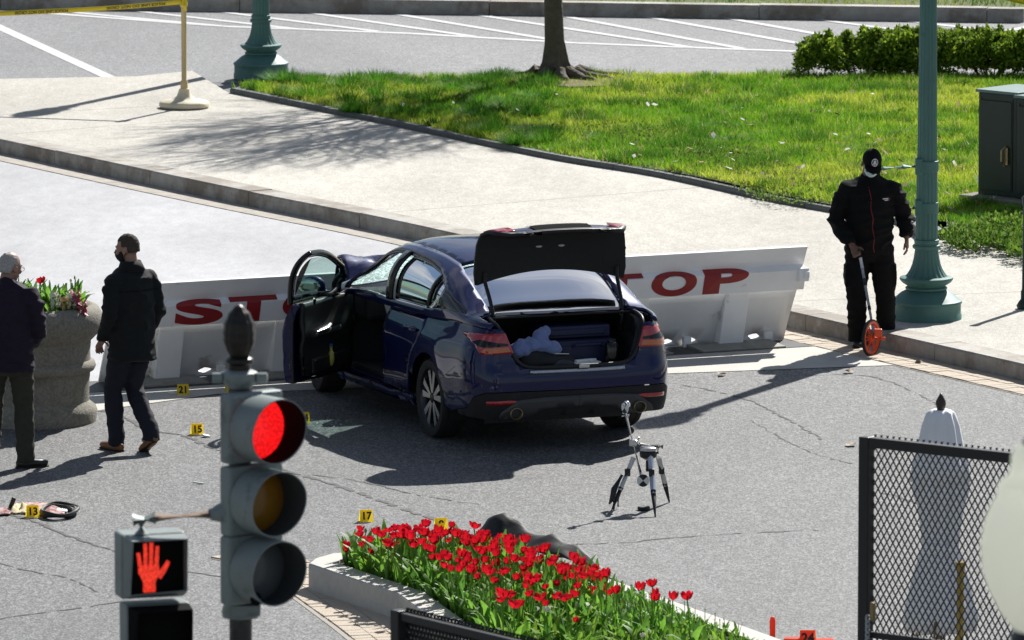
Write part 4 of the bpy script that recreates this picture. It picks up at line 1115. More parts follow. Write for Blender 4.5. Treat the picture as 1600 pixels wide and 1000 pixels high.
# ================================================================ THE CAR
def car_paint(name, col):
    m = mat(name, col, .4, .15, .05, 1.0)
    n, l, b = nodes_of(m); b.inputs['Coat Roughness'].default_value = .02; b.inputs['Coat IOR'].default_value = 1.45
    return m
car_paint('car_blue', (.0045, .008, .060))
mat('car_black', (.012, .012, .013), .45, spec=.4); mat('car_gloss_black', (.006, .006, .007), .12, spec=.5); mat('car_trim', (.010, .010, .011), .75, var=(30, .3))
mat('cabin_dark', (.016, .016, .018), .8, var=(12, .25)); mat('chrome', (.75, .76, .78), .12, 1.0); mat('silver_plastic', (.55, .56, .57), .3, .6)
mat('diffuser_grey', (.045, .045, .047), .5); mat('lamp_red', (.42, .008, .012), .12, spec=.6, coat=1.0); mat('lamp_amber', (.55, .13, .01), .12, coat=1.0); mat('lamp_clear', (.6, .6, .62), .1, coat=1.0)
mat('tyre', (.014, .014, .014), .75, var=(40, .2), bump=(50, .004)); mat('rim_grey', (.05, .052, .056), .35, .8); mat('rim_machined', (.58, .58, .59), .25, 1.0)
mat('mirror_silver', (.45, .58, .52), .05, 1.0); mat('bag_dark', (.006, .006, .007), .95, spec=.05); mat('airbag', (.66, .65, .62), .8, var=(6, .06)); mat('scuff_plate', (.45, .48, .55), .2, .9, var=(18, .12))
glass_mat('car_glass', (.55, .74, .70), 1.55); glass_mat('rear_glass', (.30, .44, .42), 1.7); glass_mat('shattered_glass', (.6, .8, .76), 1.5, 22)

YAW = R(21)
rl_w = G(690, 682.5)           # where the rear left tyre stands
fwd = Vector((-math.sin(YAW), math.cos(YAW), 0)); lft = Vector((-math.cos(YAW), -math.sin(YAW), 0))
c0 = rl_w - lft * .80
car = thing('sedan_car', 'dark blue sedan with open driver door and open trunk, crashed into the barrier', 'car', (c0.x, c0.y, 0), PI / 2 + YAW)

ZB = [(-1.1, 1.02), (-.95, 1.035), (-.5, 1.045), (0, 1.01), (.6, .985), (1.5, .965), (2.4, .945), (2.9, .90), (3.4, .80), (3.8, .70)]
ZR = [(-1.1, 1.06), (-1.0, 1.075), (-.9, 1.088), (-.66, 1.105), (-.45, 1.21), (-.15, 1.365), (.2, 1.46), (.6, 1.505), (1.0, 1.517), (1.3, 1.505), (1.52, 1.455), (1.9, 1.265), (2.3, 1.055), (2.5, .975)]
WZ = [(.15, .82), (.22, .87), (.32, .905), (.48, .925), (.62, .932), (.74, .926), (.84, .90), (.92, .866), (1.0, .826), (1.06, .80), (1.12, .775)]
RX = [(.15, .95), (.25, 1.04), (.40, 1.095), (.52, 1.105), (.66, 1.095), (.72, 1.075), (.86, 1.055), (1.0, 1.03), (1.08, 1.0)]
XC, YC, LA = .64, .62, .50
def zb(x): return interp(ZB, x)
def zr(x): return interp(ZR, x)
def W(x, z):
    w_ = interp(WZ, z)
    if x < -.1: w_ *= 1 - .05 * ((-.1 - x) / 1.0) ** 2
    if x > 2.7: w_ *= 1 - .10 * ((x - 2.7) / 1.0) ** 2
    for xw in (0, 2.825):                                   # swollen wings above the wheels
        d = math.hypot(x - xw, (z - .36)); w_ += .012 * math.exp(-((d - .40) / .16) ** 2)
    w_ += .006 * math.exp(-((z - (.84 + .03 * (1 - x / 2.8))) / .045) ** 2)
    if .3 < x < 2.4: w_ -= .012 * math.exp(-((z - .58) / .10) ** 2) * min(1, (x - .3) / .3, (2.4 - x) / .3)
    return w_
def S(a, z, off=0.0, sgn=1):
    """skin of the lower body: a = -x along the side, then round the tail corner and across the back"""
    if a <= XC:
        x = -a; y = W(x, z) + off; return Vector((x, sgn * y, z))
    Rz = interp(RX, z); wz = W(-XC, z)
    bow = .07
    if a <= XC + LA:
        ph = (a - XC) / LA * PI / 2; xe = Rz - bow * YC * YC
        x = -(XC + (xe - XC + off) * max(0, math.sin(ph)) ** .82); y = YC + (wz - YC + off) * max(0, math.cos(ph)) ** .82
        return Vector((x, sgn * y, z))
    y = YC - (a - XC - LA); return Vector((-(Rz - bow * y * y + off), sgn * y, z))
AEND = XC + LA + YC
def aR(y): return XC + LA + (YC - y)          # a of a point on the back at distance y from the middle
NEXP = 3.1
def GH(x, t, off=0.0):
    """greenhouse skin, t 0 at the belt, 1 on the centreline, up to 2 on the other belt"""
    sgn = 1 if t <= 1 else -1; tt = t if t <= 1 else 2 - t
    th = tt * PI / 2; b_, r_ = zb(x), zr(x); h = max(.012, r_ - b_); yb = W(x, b_)
    if x < -.6: yb = S(-x, b_).y
    c_, s_ = abs(math.cos(th)), abs(math.sin(th)); k_ = (c_ ** NEXP + s_ ** NEXP) ** (-1 / NEXP)
    y = (yb + off) * k_ * c_; z = b_ + (h + off) * k_ * s_
    return Vector((x, sgn * y, z))
def ghp(poly):
    def cv(t):
        if t > 1: return 2 - cv(2 - t)
        th = min(t, .9999) * PI / 2
        return math.atan(math.tan(th) ** (2 / NEXP)) / (PI / 2)
    return [(p[0], cv(p[1])) for p in densify(poly, .04)]
def gpanel(name, poly, fn, m, parent, steps=None, holes=(), thick=0.0, flip=False):
    return panel(name, ghp(poly), fn, m, parent, steps=(.045, .03), holes=[ghp(h) for h in holes], thick=thick, flip=flip)
def arc(xc, zc, r, a0, a1, n=14): return [(xc + r * math.cos(R(a0 + (a1 - a0) * i / n)), zc + r * math.sin(R(a0 + (a1 - a0) * i / n))) for i in range(n + 1)]
WR = .335; AR = .385
def side_pts(L): return [(-x, z) for x, z in L]
def make_side(sgn):
    fl = sgn > 0
    fn = lambda a, z: S(a, z, 0, sgn)
    nm = 'left' if sgn > 0 else 'right'
    # quarter panel: behind the rear door, over the wheel, round the corner to the trunk opening
    doorline = [(.36, .985), (.33, .84), (.37, .70), (.43, .58), (.47, .47)] if False else [(.24, 1.0), (.20, .90), (.24, .80), (.36, .66), (.45, .52)]
    archp = arc(0, WR, AR, 24, 148, 16)
    top = [(x, zb(x) - .001) for x in (-.55, -.4, -.2, 0, .12)]
    q = side_pts([(.24, zb(.24) - .001)] + doorline[1:] + archp)
    q += [(a, z) for a, z in ((.45, .597), (XC, .696), (XC + .2, .751), (XC + .36, .786), (aR(.58), .795), (aR(.56), .84), (aR(.60), .93), (aR(.615), 1.0), (aR(.63), zb(-.98) - .002))]
    q += [(XC + .30, zb(-.9) - .001), (XC + .15, zb(-.8) - .001), (XC, zb(-.62) - .001)] + side_pts(top)
    panel('quarter_panel', q, fn, 'car_blue', car, .03, flip=not fl)
    # bumper cover
    bp_ = side_pts(arc(0, WR, AR + .003, 150, 178, 5)) + [(.385, .315), (.50, .30), (XC, .335), (XC + .12, .37), (XC + .2, .47), (XC + .32, .515), (aR(.5), .52), (AEND, .515), (AEND, .695), (aR(.46), .70), (aR(.53), .735), (aR(.565), .80), (XC + .36, .798), (XC + .2, .763), (XC, .708), (.445, .609), (.33, .55)]
    panel('bumper_cover', bp_, lambda a, z: S(a, z, -.0025, sgn), 'car_blue', car, .045, flip=not fl)
    lo = [(XC + .125, .365), (XC + .205, .465), (XC + .325, .51), (aR(.5), .513), (AEND, .51), (AEND, .30), (aR(.35), .29), (XC + .35, .285), (XC + .15, .29), (XC + .0, .295), (XC, .33)]
    panel('lower_bumper', lo, lambda a, z: S(a, z, .004, sgn), 'car_trim', car, .05, flip=not fl)
    # grey diffuser hugging the exhaust
    dfp = [(aR(.66), .345), (aR(.60), .40), (aR(.53), .445), (aR(.3), .462), (AEND, .465), (AEND, .37), (aR(.28), .36), (aR(.36), .33), (aR(.42), .285), (aR(.60), .283), (aR(.68), .295)]
    panel('diffuser', dfp, lambda a, z: S(a, z, .016, sgn), 'diffuser_grey', car, .04, flip=not fl, thick=.01)
    rp = [(XC + .375, .438), (aR(.585), .443), (aR(.455), .436), (aR(.45), .422), (aR(.585), .408), (XC + .375, .405)]
    panel('reflector', [(XC + .33, .442), (aR(.60), .446), (aR(.50), .437), (aR(.49), .425), (aR(.60), .412), (XC + .33, .41)], lambda a, z: S(a, z, .012, sgn), 'lamp_red', car, .04, flip=not fl, thick=.01)
    # tail lamp, wraps the corner
    lamp = [(XC - .06, .975), (XC + .12, .99), (XC + .36, 1.0), (aR(.615), 1.0), (aR(.59), .93), (aR(.555), .835), (XC + .36, .825), (XC + .27, .83), (XC + .20, .90), (XC + .08, .94)]
    tl_ = panel('tail_lamp', lamp, lambda a, z: S(a, z, .012, sgn), 'lamp_red', car, .02, flip=not fl, thick=.012)
    panel('amber_segment', [(XC + .31, .875), (aR(.60), .885), (aR(.58), .848), (XC + .36, .838), (XC + .29, .845)], lambda a, z: S(a, z, .0145, sgn), 'lamp_amber', tl_, .03, flip=not fl)
    panel('dark_segment', [(XC + .14, .925), (XC + .24, .945), (aR(.60), .915), (aR(.597), .895), (XC + .30, .885), (XC + .24, .89)], lambda a, z: S(a, z, .0143, sgn), 'car_gloss_black', tl_, .03, flip=not fl)
    # front wing
    fw = side_pts([(2.27, zb(2.27)), (2.27, .52), (2.36, .26), (2.43, .24)] + arc(2.825, WR, AR, 166, 0, 18) + [(3.30, .33), (3.52, .34), (3.55, .62), (3.45, zb(3.45)), (3.0, zb(3.0)), (2.6, zb(2.6))])
    def fwf(a, z):
        p = S(a, z, 0, sgn)
        if p.x > 2.95:
            k = (p.x - 2.95); p.x -= k * .45; p.y += sgn * .05 * math.sin(k * 14 + z * 9) * k; p.z += .05 * k * math.sin(z * 12 + k * 8)
        return p
    panel('front_wing', fw, fwf, 'car_blue', car, .05, flip=not fl)
    # sill
    sl = side_pts([(.44, .30), (2.40, .26), (2.40, .175), (.46, .205)])
    panel('sill', sl, lambda a, z: S(a, z, -.004, sgn), 'car_blue', car, .06, flip=not fl, thick=.02)
    # rear door
    rd = side_pts([(1.115, zb(1.1) - .004), (1.10, .60), (1.12, .31), (.50, .325), (.463, .42), (.455, .515), (.367, .655), (.247, .795), (.207, .90), (.247, zb(.25) - .004), (.6, zb(.6) - .004)])
    door = panel('rear_door', rd, fn, 'car_blue', car, .05, flip=not fl, thick=.02)
    bm = bmesh.new(); hp = [S(-x, z, .03, sgn) for x, z in ((.56, .862), (.46, .868), (.36, .868))]; tube(bm, [S(-.58, .86, .005, sgn)] + hp + [S(-.33, .868, .005, sgn)], [(.012, .02)] * 5, 10)
    bm_obj('door_handle', bm, 'car_blue', door, smooth=60)
    bm = bmesh.new(); ell(bm, S(-.44, .862, .001, sgn), (.085, .010, .032)); bm_obj('handle_recess', bm, 'car_gloss_black', door, smooth=90)
    # glass house: frame with an opening for the windows
    f2 = (lambda x, t: GH(x, t)) if sgn > 0 else (lambda x, t: GH(x, 2 - t))
    dlo = [(2.16, .06), (2.06, .38), (1.88, .48), (1.5, .505), (1.0, .51), (.55, .50), (.28, .465), (.08, .385), (-.06, .30), (-.25, .25), (-.45, .235), (-.56, .21), (-.56, .16), (-.40, .10), (-.2, .07), (-.02, .055), (.2, .03), (1.1, .02)]
    outer = [(2.44, 0), (2.30, .30), (2.18, .50), (1.95, .60), (1.5, .63), (1.0, .635), (.55, .635), (.16, .635), (.02, .60), (-.30, .56), (-.56, .555), (-.665, .54), (-.75, .30), (-.98, .17), (-.98, 0), (-.7, 0), (-.3, 0), (.2, 0), (1.0, 0), (1.8, 0)]
    gpanel('roof_frame', outer, f2, 'car_blue', car, holes=[dlo], steps=(.06, .045), thick=.03, flip=not fl)
    ins = lambda x, t: GH(x, t if sgn > 0 else 2 - t, -.012)
    rg_ = [(1.05, .025), (1.02, .50), (.55, .49), (.28, .455), (.20, .43), (.24, .035)]
    gpanel('window_glass', rg_, ins, 'car_glass', door, steps=(.08, .06), flip=not fl)
    gpanel('quarter_glass', [(.205, .04), (.165, .41), (.07, .375), (-.02, .315), (-.03, .14), (.04, .06)], ins, 'car_glass', car, steps=(.06, .06), flip=not fl)
    tr_ = lambda x, t: GH(x, t if sgn > 0 else 2 - t, .004)
    gpanel('pillar_trim', [(1.155, .02), (1.14, .505), (1.03, .51), (1.055, .02)], tr_, 'car_gloss_black', car, steps=(.05, .05), thick=.03, flip=not fl)
    gpanel('window_divider', [(.24, .03), (.20, .44), (.163, .415), (.20, .03)], tr_, 'car_gloss_black', door, steps=(.05, .05), thick=.015, flip=not fl)
    gpanel('corner_trim', [(-.02, .06), (-.015, .33), (-.06, .31), (-.25, .262), (-.45, .247), (-.575, .215), (-.575, .155), (-.40, .09), (-.2, .06)], tr_, 'car_gloss_black', car, steps=(.05, .05), thick=.015, flip=not fl)
    gpanel('window_surround', [(2.18, .06), (2.08, .392), (1.89, .494), (1.5, .519), (1.0, .524), (.55, .514), (.28, .479), (.08, .40), (-.01, .345), (-.01, .31), (.08, .355), (.28, .435), (.55, .47), (1.0, .48), (1.5, .475), (1.87, .45), (2.03, .36), (2.12, .06)], tr_, 'car_gloss_black', car, steps=(.06, .04), thick=.012, flip=not fl)
    ch = lambda x, t: GH(x, t if sgn > 0 else 2 - t, .004)
    gpanel('chrome_strip', [(1.05, .0), (.3, .002), (.16, .01), (.06, .06), (-.03, .17), (-.03, .22), (.06, .12), (.17, .05), (.3, .03), (1.05, .026)], lambda x, t: GH(x, t if sgn > 0 else 2 - t, .009), 'chrome', car, steps=(.06, .03), thick=.006, flip=not fl)
    # wheel housings
    for xw in (0, 2.825):
        bm = bmesh.new(); segs = 20; r1, r2 = [], []
        for i in range(segs + 1):
            a = PI * (-.12 + 1.24 * i / segs); cx, cz = xw + AR * math.cos(a), WR + AR * math.sin(a)
            r1.append(bm.verts.new((cx, sgn * .865, max(.16, cz)))); r2.append(bm.verts.new((cx, sgn * .5, max(.16, cz))))
        for i in range(segs): bm.faces.new((r1[i], r1[i + 1], r2[i + 1], r2[i]))
        bm.faces.new(r2); bm_obj('wheel_housing', bm, 'car_trim', car, smooth=40)
make_side(1); make_side(-1)
# roof, glass, deck -----------------------------------------------------------
gpanel('roof', [(.17, .645), (.55, .645), (1.0, .645), (1.5, .64), (1.505, 1.0), (1.5, 1.36), (1.0, 1.355), (.55, 1.355), (.17, 1.355), (.145, 1.15), (.14, 1.0), (.145, .85)], lambda x, t: GH(x, t), 'car_blue', car, steps=(.06, .04), thick=.02, flip=False)
gpanel('rear_window', [(.155, .64), (.01, .605), (-.30, .565), (-.56, .56), (-.66, .60), (-.675, 1.0), (-.66, 1.40), (-.56, 1.44), (-.30, 1.435), (.01, 1.395), (.155, 1.36), (.13, 1.15), (.125, 1.0), (.13, .85)], lambda x, t: GH(x, t, -.006), 'rear_glass', car, steps=(.06, .05))
gpanel('rear_window_border', [(-.50, .56), (-.56, .56), (-.66, .60), (-.675, 1.0), (-.66, 1.40), (-.56, 1.44), (-.50, 1.44), (-.60, 1.39), (-.62, 1.0), (-.60, .61)], lambda x, t: GH(x, t, -.002), 'car_gloss_black', car, steps=(.05, .05))
gpanel('windshield', [(1.52, .63), (1.95, .585), (2.18, .49), (2.30, .32), (2.44, .1), (2.47, 1.0), (2.44, 1.9), (2.30, 1.68), (2.18, 1.51), (1.95, 1.415), (1.52, 1.37), (1.525, 1.0)], lambda x, t: GH(x, t, -.004) + Vector((0, 0, -.02 * math.sin(t * 9) * math.sin(x * 7))), 'shattered_glass', car, steps=(.07, .06))
# hood, pushed up and folded
def hood_f(x, y):
    n = noise.noise(Vector((x * 2.2, y * 2.2, 4.2)))
    k = max(0, min(1, (x - 2.35) / .45)); k2 = max(0, (x - 2.9))
    z = .985 + .215 * math.sin(k * PI / 2) * (1 - .25 * abs(y)) - k2 * .55 - .06 * y * y + .08 * n * (k + k2 * 2) + .07 * abs(math.sin(y * 4 + x * 5)) * k - .05 * abs(math.sin(y * 2.6 - x * 7 + 1)) * k + .03 * noise.noise(Vector((x * 6, y * 6, 1))) * k
    return Vector((2.35 + (x - 2.35) * .80, y * (1 - .06 * k), z))
panel('hood', [(2.40, .78), (2.9, .77), (3.25, .70), (3.40, .4), (3.42, 0), (3.40, -.4), (3.25, -.70), (2.9, -.77), (2.40, -.78), (2.44, 0)], hood_f, 'car_blue', car, .055, thick=.02)
bm = bmesh.new()                                        # crushed front end
for i in range(26):
    r_ = random.Random(i); box(bm, (r_.uniform(2.95, 3.3), r_.uniform(-.7, .7), r_.uniform(.35, .75)), (r_.uniform(.1, .3), r_.uniform(.15, .4), r_.uniform(.06, .2)), Euler((r_.uniform(-.5, .5), r_.uniform(-.5, .5), r_.uniform(-.5, .5))))
bm_obj('crushed_front', bm, 'car_black', car)
panel('front_bumper', [(-.86, .30), (-.86, .58), (-.3, .66), (.3, .66), (.86, .58), (.86, .30)], lambda y, z: Vector((3.34 - .30 * y * y + .06 * noise.noise(Vector((y * 3, z * 4, 2))), y, z)), 'car_blue', car, .07, thick=.02)
# underbody and cabin tub ------------------------------------------------------
bm = bmesh.new(); box(bm, (1.30, 0, .24), (3.7, 1.25, .12)); box(bm, (-.6, 0, .38), (.4, .9, .12)); bm_obj('underbody', bm, 'car_black', car)
bm = bmesh.new(); box(bm, (1.25, 0, .30), (2.3, 1.55, .06)); box(bm, (.05, 0, .72), (.06, 1.45, .80)); box(bm, (2.36, 0, .60), (.06, 1.5, .62))
box(bm, (1.25, -.76, .60), (2.2, .05, .60)); box(bm, (.60, .76, .60), (.95, .05, .58)); box(bm, (-.22, 0, 1.075), (.62, 1.20, .03)); bm_obj('cabin_lining', bm, 'cabin_dark', car)
bm = bmesh.new(); box(bm, (1.10, .80, .60), (.10, .08, .62)); box(bm, (1.70, .80, .275), (1.12, .10, .05)); bm_obj('door_frame', bm, 'car_blue', car, bevel=.01)
def seat(x, y):
    bm = bmesh.new(); box(bm, (x, y, .52), (.52, .50, .18)); box(bm, (x - .30, y, .88), (.14, .48, .62), Euler((0, -.22, 0))); box(bm, (x - .40, y, 1.24), (.09, .26, .17), Euler((0, -.15, 0)))
    bm_obj('seat', bm, 'cabin_dark', car, bevel=.04)
for y in (.38, -.38): seat(1.42, y)
bm = bmesh.new(); box(bm, (.38, 0, .52), (.5, 1.3, .2)); box(bm, (.12, 0, .88), (.14, 1.3, .56), Euler((0, -.3, 0))); bm_obj('rear_seat', bm, 'cabin_dark', car, bevel=.04)
for y in (.42, -.42, 0):
    bm = bmesh.new(); box(bm, (.03, y, 1.16), (.09, .24, .15), Euler((0, -.2, 0))); bm_obj('headrest', bm, 'cabin_dark', car, bevel=.03)
bm = bmesh.new(); box(bm, (2.18, 0, .84), (.34, 1.48, .26)); bm_obj('dashboard', bm, 'cabin_dark', car, bevel=.05)
bm = bmesh.new(); tube(bm, [(1.92 + .06 * math.sin(a), .38 + .18 * math.cos(a), .86 + .17 * math.sin(a)) for a in [2 * PI * i / 20 for i in range(21)]], .017, 8); box(bm, (1.94, .38, .86), (.05, .12, .1)); bm_obj('steering_wheel', bm, 'cabin_dark', car, smooth=60)
bm = bmesh.new(); ell(bm, (1.83, .38, .92), (.13, .27, .24)); ell(bm, (1.78, .30, .78), (.10, .15, .16)); ell(bm, (1.80, .50, 1.0), (.09, .13, .13))
remeshed('driver_airbag', bm, .02, 'airbag', car, 2, lambda p: .02 * noise.noise(p * 9))
bm = bmesh.new(); ell(bm, (2.08, -.32, .99), (.16, .34, .13)); ell(bm, (1.95, -.5, .9), (.12, .22, .16))
remeshed('passenger_airbag', bm, .02, 'airbag', car, 2, lambda p: .02 * noise.noise(p * 9))
bm = bmesh.new(); ell(bm, (1.30, .66, .45), (.06, .05, .17)); ell(bm, (1.27, .67, .34), (.08, .05, .1)); remeshed('side_airbag', bm, .015, 'airbag', car, 2, lambda p: .012 * noise.noise(p * 14))
# trunk ------------------------------------------------------------------------
bm = bmesh.new()
TF = .60
pts_ = [(-.10, .60), (-1.03, .52), (-1.03, -.52), (-.10, -.60)]
v0 = [bm.verts.new((x, y, TF)) for x, y in pts_]; bm.faces.new(v0)
v1 = [bm.verts.new((-.10, .60, 1.06)), bm.verts.new((-.98, .63, .98)), bm.verts.new((-.98, -.63, .98)), bm.verts.new((-.10, -.60, 1.06))]
bm.faces.new((v0[0], v0[1], v1[1], v1[0])); bm.faces.new((v0[3], v0[2], v1[2], v1[3])); bm.faces.new((v0[0], v1[0], v1[3], v0[3]))
v2 = [bm.verts.new(p) for p in ((-.1, .62, 1.062), (-.655, .62, 1.075), (-.655, -.62, 1.075), (-.1, -.62, 1.062))]; bm.faces.new(v2)
bm_obj('trunk_lining', bm, 'cabin_dark', car, keep_normals=True)
rimP = [Vector((-.665, .64, 1.085)), Vector((-.80, .655, 1.07)), Vector((-.93, .645, 1.03)), Vector((-1.00, .60, .92)), Vector((-1.035, .545, .80)), Vector((-1.055, .49, .735)), Vector((-1.075, .40, .705)), Vector((-1.09, .2, .70)), Vector((-1.095, 0, .70))]
rimP = smoothline(rimP, 5); full = rimP + [Vector((p.x, -p.y, p.z)) for p in reversed(rimP[:-1])]
bm = bmesh.new(); tube(bm, [p + Vector((.012, 0, .006)) for p in full], .017, 8); bm_obj('trunk_seal', bm, 'car_black', car, smooth=60)
bm = bmesh.new()                                        # painted gutter round the opening
inn = [Vector((p.x + .05, p.y * .93, p.z - .015)) for p in full]; inn2 = [Vector((p.x + .07, p.y * .92, p.z - .16)) for p in full]
a_ = [bm.verts.new(p + Vector((0, 0, -.004))) for p in full]; b_ = [bm.verts.new(p) for p in inn]; c_ = [bm.verts.new(p) for p in inn2]
for i in range(len(full) - 1): bm.faces.new((a_[i], a_[i + 1], b_[i + 1], b_[i])); bm.faces.new((b_[i], b_[i + 1], c_[i + 1], c_[i]))
bm_obj('trunk_gutter', bm, 'car_black', car, smooth=60)
bm = bmesh.new()
for s in (1, -1):
    v = [bm.verts.new(S(aR(y), z, -.004, s)) for y, z in ((.56, .80), (.535, .735), (.46, .70), (.30, .70), (0.0, .70))] 
    w2 = [bm.verts.new(p) for p in ((-1.0, s * .52, .80), (-1.02, s * .50, .745), (-1.05, s * .45, .715), (-1.07, s * .3, .705), (-1.075, 0, .703))]
    for i in range(4): bm.faces.new((v[i], v[i + 1], w2[i + 1], w2[i]))
bm_obj('trunk_sill', bm, 'car_blue', car)
panel('scuff_plate', [(aR(.42), .690), (AEND, .690), (AEND + .42, .690), (AEND + .42, .660), (AEND, .660), (aR(.42), .660)], lambda a, z: S(a, z, .006) if a <= AEND else S(2 * AEND - a, z, .006, -1), 'scuff_plate', car, .05, thick=.008)
bm = bmesh.new(); box(bm, (-1.085, -.05, .702), (.05, .09, .02)); bm_obj('trunk_latch', bm, 'silver_plastic', car)
panel('rear_shelf', [(-.675, .56), (-.665, .0), (-.675, -.56), (-.69, -.64), (-.675, -.67), (-.64, 0), (-.675, .67), (-.69, .64)], lambda x, y: Vector((x, y, 1.088)), 'car_black', car, .06, thick=.02)
# lid standing open: inner face towards the back of the car
LP = [(-.43, 1.325), (-.455, 1.43), (-.475, 1.54), (-.50, 1.655), (-.54, 1.74), (-.64, 1.765), (-.76, 1.755), (-.86, 1.73)]
def lid_f(s, y):
    i = min(int(s), len(LP) - 2); f = s - i; x = LP[i][0] * (1 - f) + LP[i + 1][0] * f; z = LP[i][1] * (1 - f) + LP[i + 1][1] * f
    yy = abs(y) / .66; fr = max(0, 1 - s / 3.5)
    z += .105 * (1 - yy * yy) * fr + .055 * (1 - yy ** 2) * (1 - fr); x += (.05 * (yy ** 2)) * (1 - fr) + .02 * fr * (1 - yy * yy)
    return Vector((x, y, z))
lidp = [(0.02, -.655), (0, -.4), (0, 0), (0, .4), (.02, .655), (1, .672), (2, .668), (3, .66), (3.7, .645), (4.5, .62), (5.6, .585), (6.6, .52), (6.85, .40), (6.95, 0), (6.85, -.40), (6.6, -.52), (5.6, -.585), (4.5, -.62), (3.7, -.645), (3, -.66), (2, -.668), (1, -.672)]
lid = panel('trunk_lid', lidp, lambda s, y: lid_f(s, y) + Vector((.012, 0, .012)), 'car_blue', car, steps=(.5, .06))
panel('lid_lining', lidp, lambda s, y: lid_f(s, y) - Vector((.030, 0, .0)) * (1 if s < 4 else .2), 'car_trim', lid, steps=(.5, .06))
panel('lid_edge', [(p[0] * 1.0, p[1] * 1.004) for p in lidp], lambda s, y: lid_f(s, y) - Vector((.009, 0, .0)), 'car_black', lid, steps=(.5, .06), holes=[[(p[0] * .86 + .5, p[1] * .90) for p in lidp]], thick=.03)
for s in (1, -1):
    panel('lid_lamp', [(4.3, s * .615), (5.6, s * .575), (6.3, s * .53), (6.3, s * .42), (5.2, s * .44), (4.3, s * .48)], lambda q, y: lid_f(q, y) + Vector((.018, 0, .022)), 'lamp_red', lid, steps=(.4, .05), thick=.012)
panel('plate_recess', [(4.4, .27), (6.4, .25), (6.4, -.25), (4.4, -.27)], lambda q, y: lid_f(q, y) + Vector((.016, 0, .020)), 'bag_dark', lid, steps=(.4, .05))
for s in (1, -1):
    bm = bmesh.new(); tube(bm, smoothline([(-.60, s * .57, .93), (-.64, s * .575, 1.05), (-.60, s * .58, 1.17), (-.535, s * .585, 1.27), (-.475, s * .59, 1.36), (-.475, s * .59, 1.44)], 4), .017, 8); bm_obj('lid_hinge', bm, 'car_black', lid, smooth=60)
    bm = bmesh.new(); ell(bm, (-.503, s * .10 + .02, 1.64), (.01, .03, .012)); bm_obj('lid_clip', bm, 'silver_plastic', lid)
# exhausts ------------------------------------------------------------------------
for s in (1, -1):
    bm = bmesh.new(); lathe(bm, [(.048, -.10), (.05, 0), (.045, .004), (.041, 0), (.039, -.12)], 28, axis='X', c=(-1.105, s * .55, .335), cap=False)
    for v in bm.verts: v.co.x = -1.105 - (v.co.x + 1.105) if False else v.co.x
    bmesh.ops.scale(bm, vec=(-1, 1.12, 1), verts=bm.verts, space=Matrix.Translation((1.105, -s * .55, -.335)))
    bm_obj('exhaust_tip', bm, 'brass_dull', car, smooth=50)
    bm = bmesh.new(); lathe(bm, [(.044, 0), (0, .001)], 20, axis='X', c=(-1.06, s * .55, .335)); bm_obj('exhaust_bore', bm, 'car_black', car)
# wheels --------------------------------------------------------------------------
def wheel(x, y, sgn, steer=0, name='wheel'):
    mtx = Matrix.Translation((x, y, WR)) @ Matrix.Rotation(steer, 4, 'Z') @ Matrix.Scale(sgn, 4, (0, 1, 0))
    w_ = bpy.data.objects.new(name, None); COL.objects.link(w_); w_.parent = car
    bm = bmesh.new(); lathe(bm, [(.242, -.10), (.29, -.112), (.318, -.108), (.331, -.085), (.335, -.03), (.335, .03), (.331, .085), (.318, .108), (.29, .112), (.25, .102), (.242, .09)], 48, axis='Y', cap=False)
    for rr in (-.055, 0, .055): lathe(bm, [(.3362, rr - .006), (.328, rr - .003), (.328, rr + .003), (.3362, rr + .006)], 48, axis='Y', cap=False)
    bmesh.ops.transform(bm, matrix=mtx, verts=bm.verts); bm_obj('tyre', bm, 'tyre', w_, smooth=40)
    bm = bmesh.new(); lathe(bm, [(.243, -.10), (.235, -.06), (.225, .02), (.232, .085), (.245, .10), (.250, .095)], 48, axis='Y', cap=False); lathe(bm, [(.0, .02), (.15, .0), (.225, -.03)], 32, axis='Y', cap=False)
    bmesh.ops.transform(bm, matrix=mtx, verts=bm.verts); rim = bm_obj('rim', bm, 'rim_grey', w_, smooth=40)
    for k in range(5):
        bm = bmesh.new()
        for da in (-.20, .20):
            a = 2 * PI * k / 5 + .3; a1 = a + da * .55; a2 = a + da * 1.25
            p0 = Vector((.035 * math.cos(a1), .085, .035 * math.sin(a1))); p1 = Vector((.24 * math.cos(a2), .088, .24 * math.sin(a2))); d = (p1 - p0).normalized(); nn = Vector((-d.z, 0, d.x))
            q = [p0 + nn * .014, p0 - nn * .014, p1 - nn * .030, p1 + nn * .030]; f_ = [bm.verts.new(v) for v in q]; g_ = [bm.verts.new(v + Vector((0, -.035, 0))) for v in q]
            bm.faces.new(f_)
            for i in range(4): bm.faces.new((f_[i], f_[(i + 1) % 4], g_[(i + 1) % 4], g_[i]))
        bmesh.ops.transform(bm, matrix=mtx, verts=bm.verts); bm_obj('spoke', bm, 'rim_machined' , w_)
    bm = bmesh.new(); lathe(bm, [(.0, .094), (.03, .093), (.045, .086), (.05, .05)], 20, axis='Y', cap=False); bmesh.ops.transform(bm, matrix=mtx, verts=bm.verts); bm_obj('hub_cap', bm, 'rim_grey', w_, smooth=40)
    return w_
for x, st_ in ((0, 0), (2.825, R(-6))):
    wheel(x, .80, 1, st_); wheel(x, -.80, -1, st_)
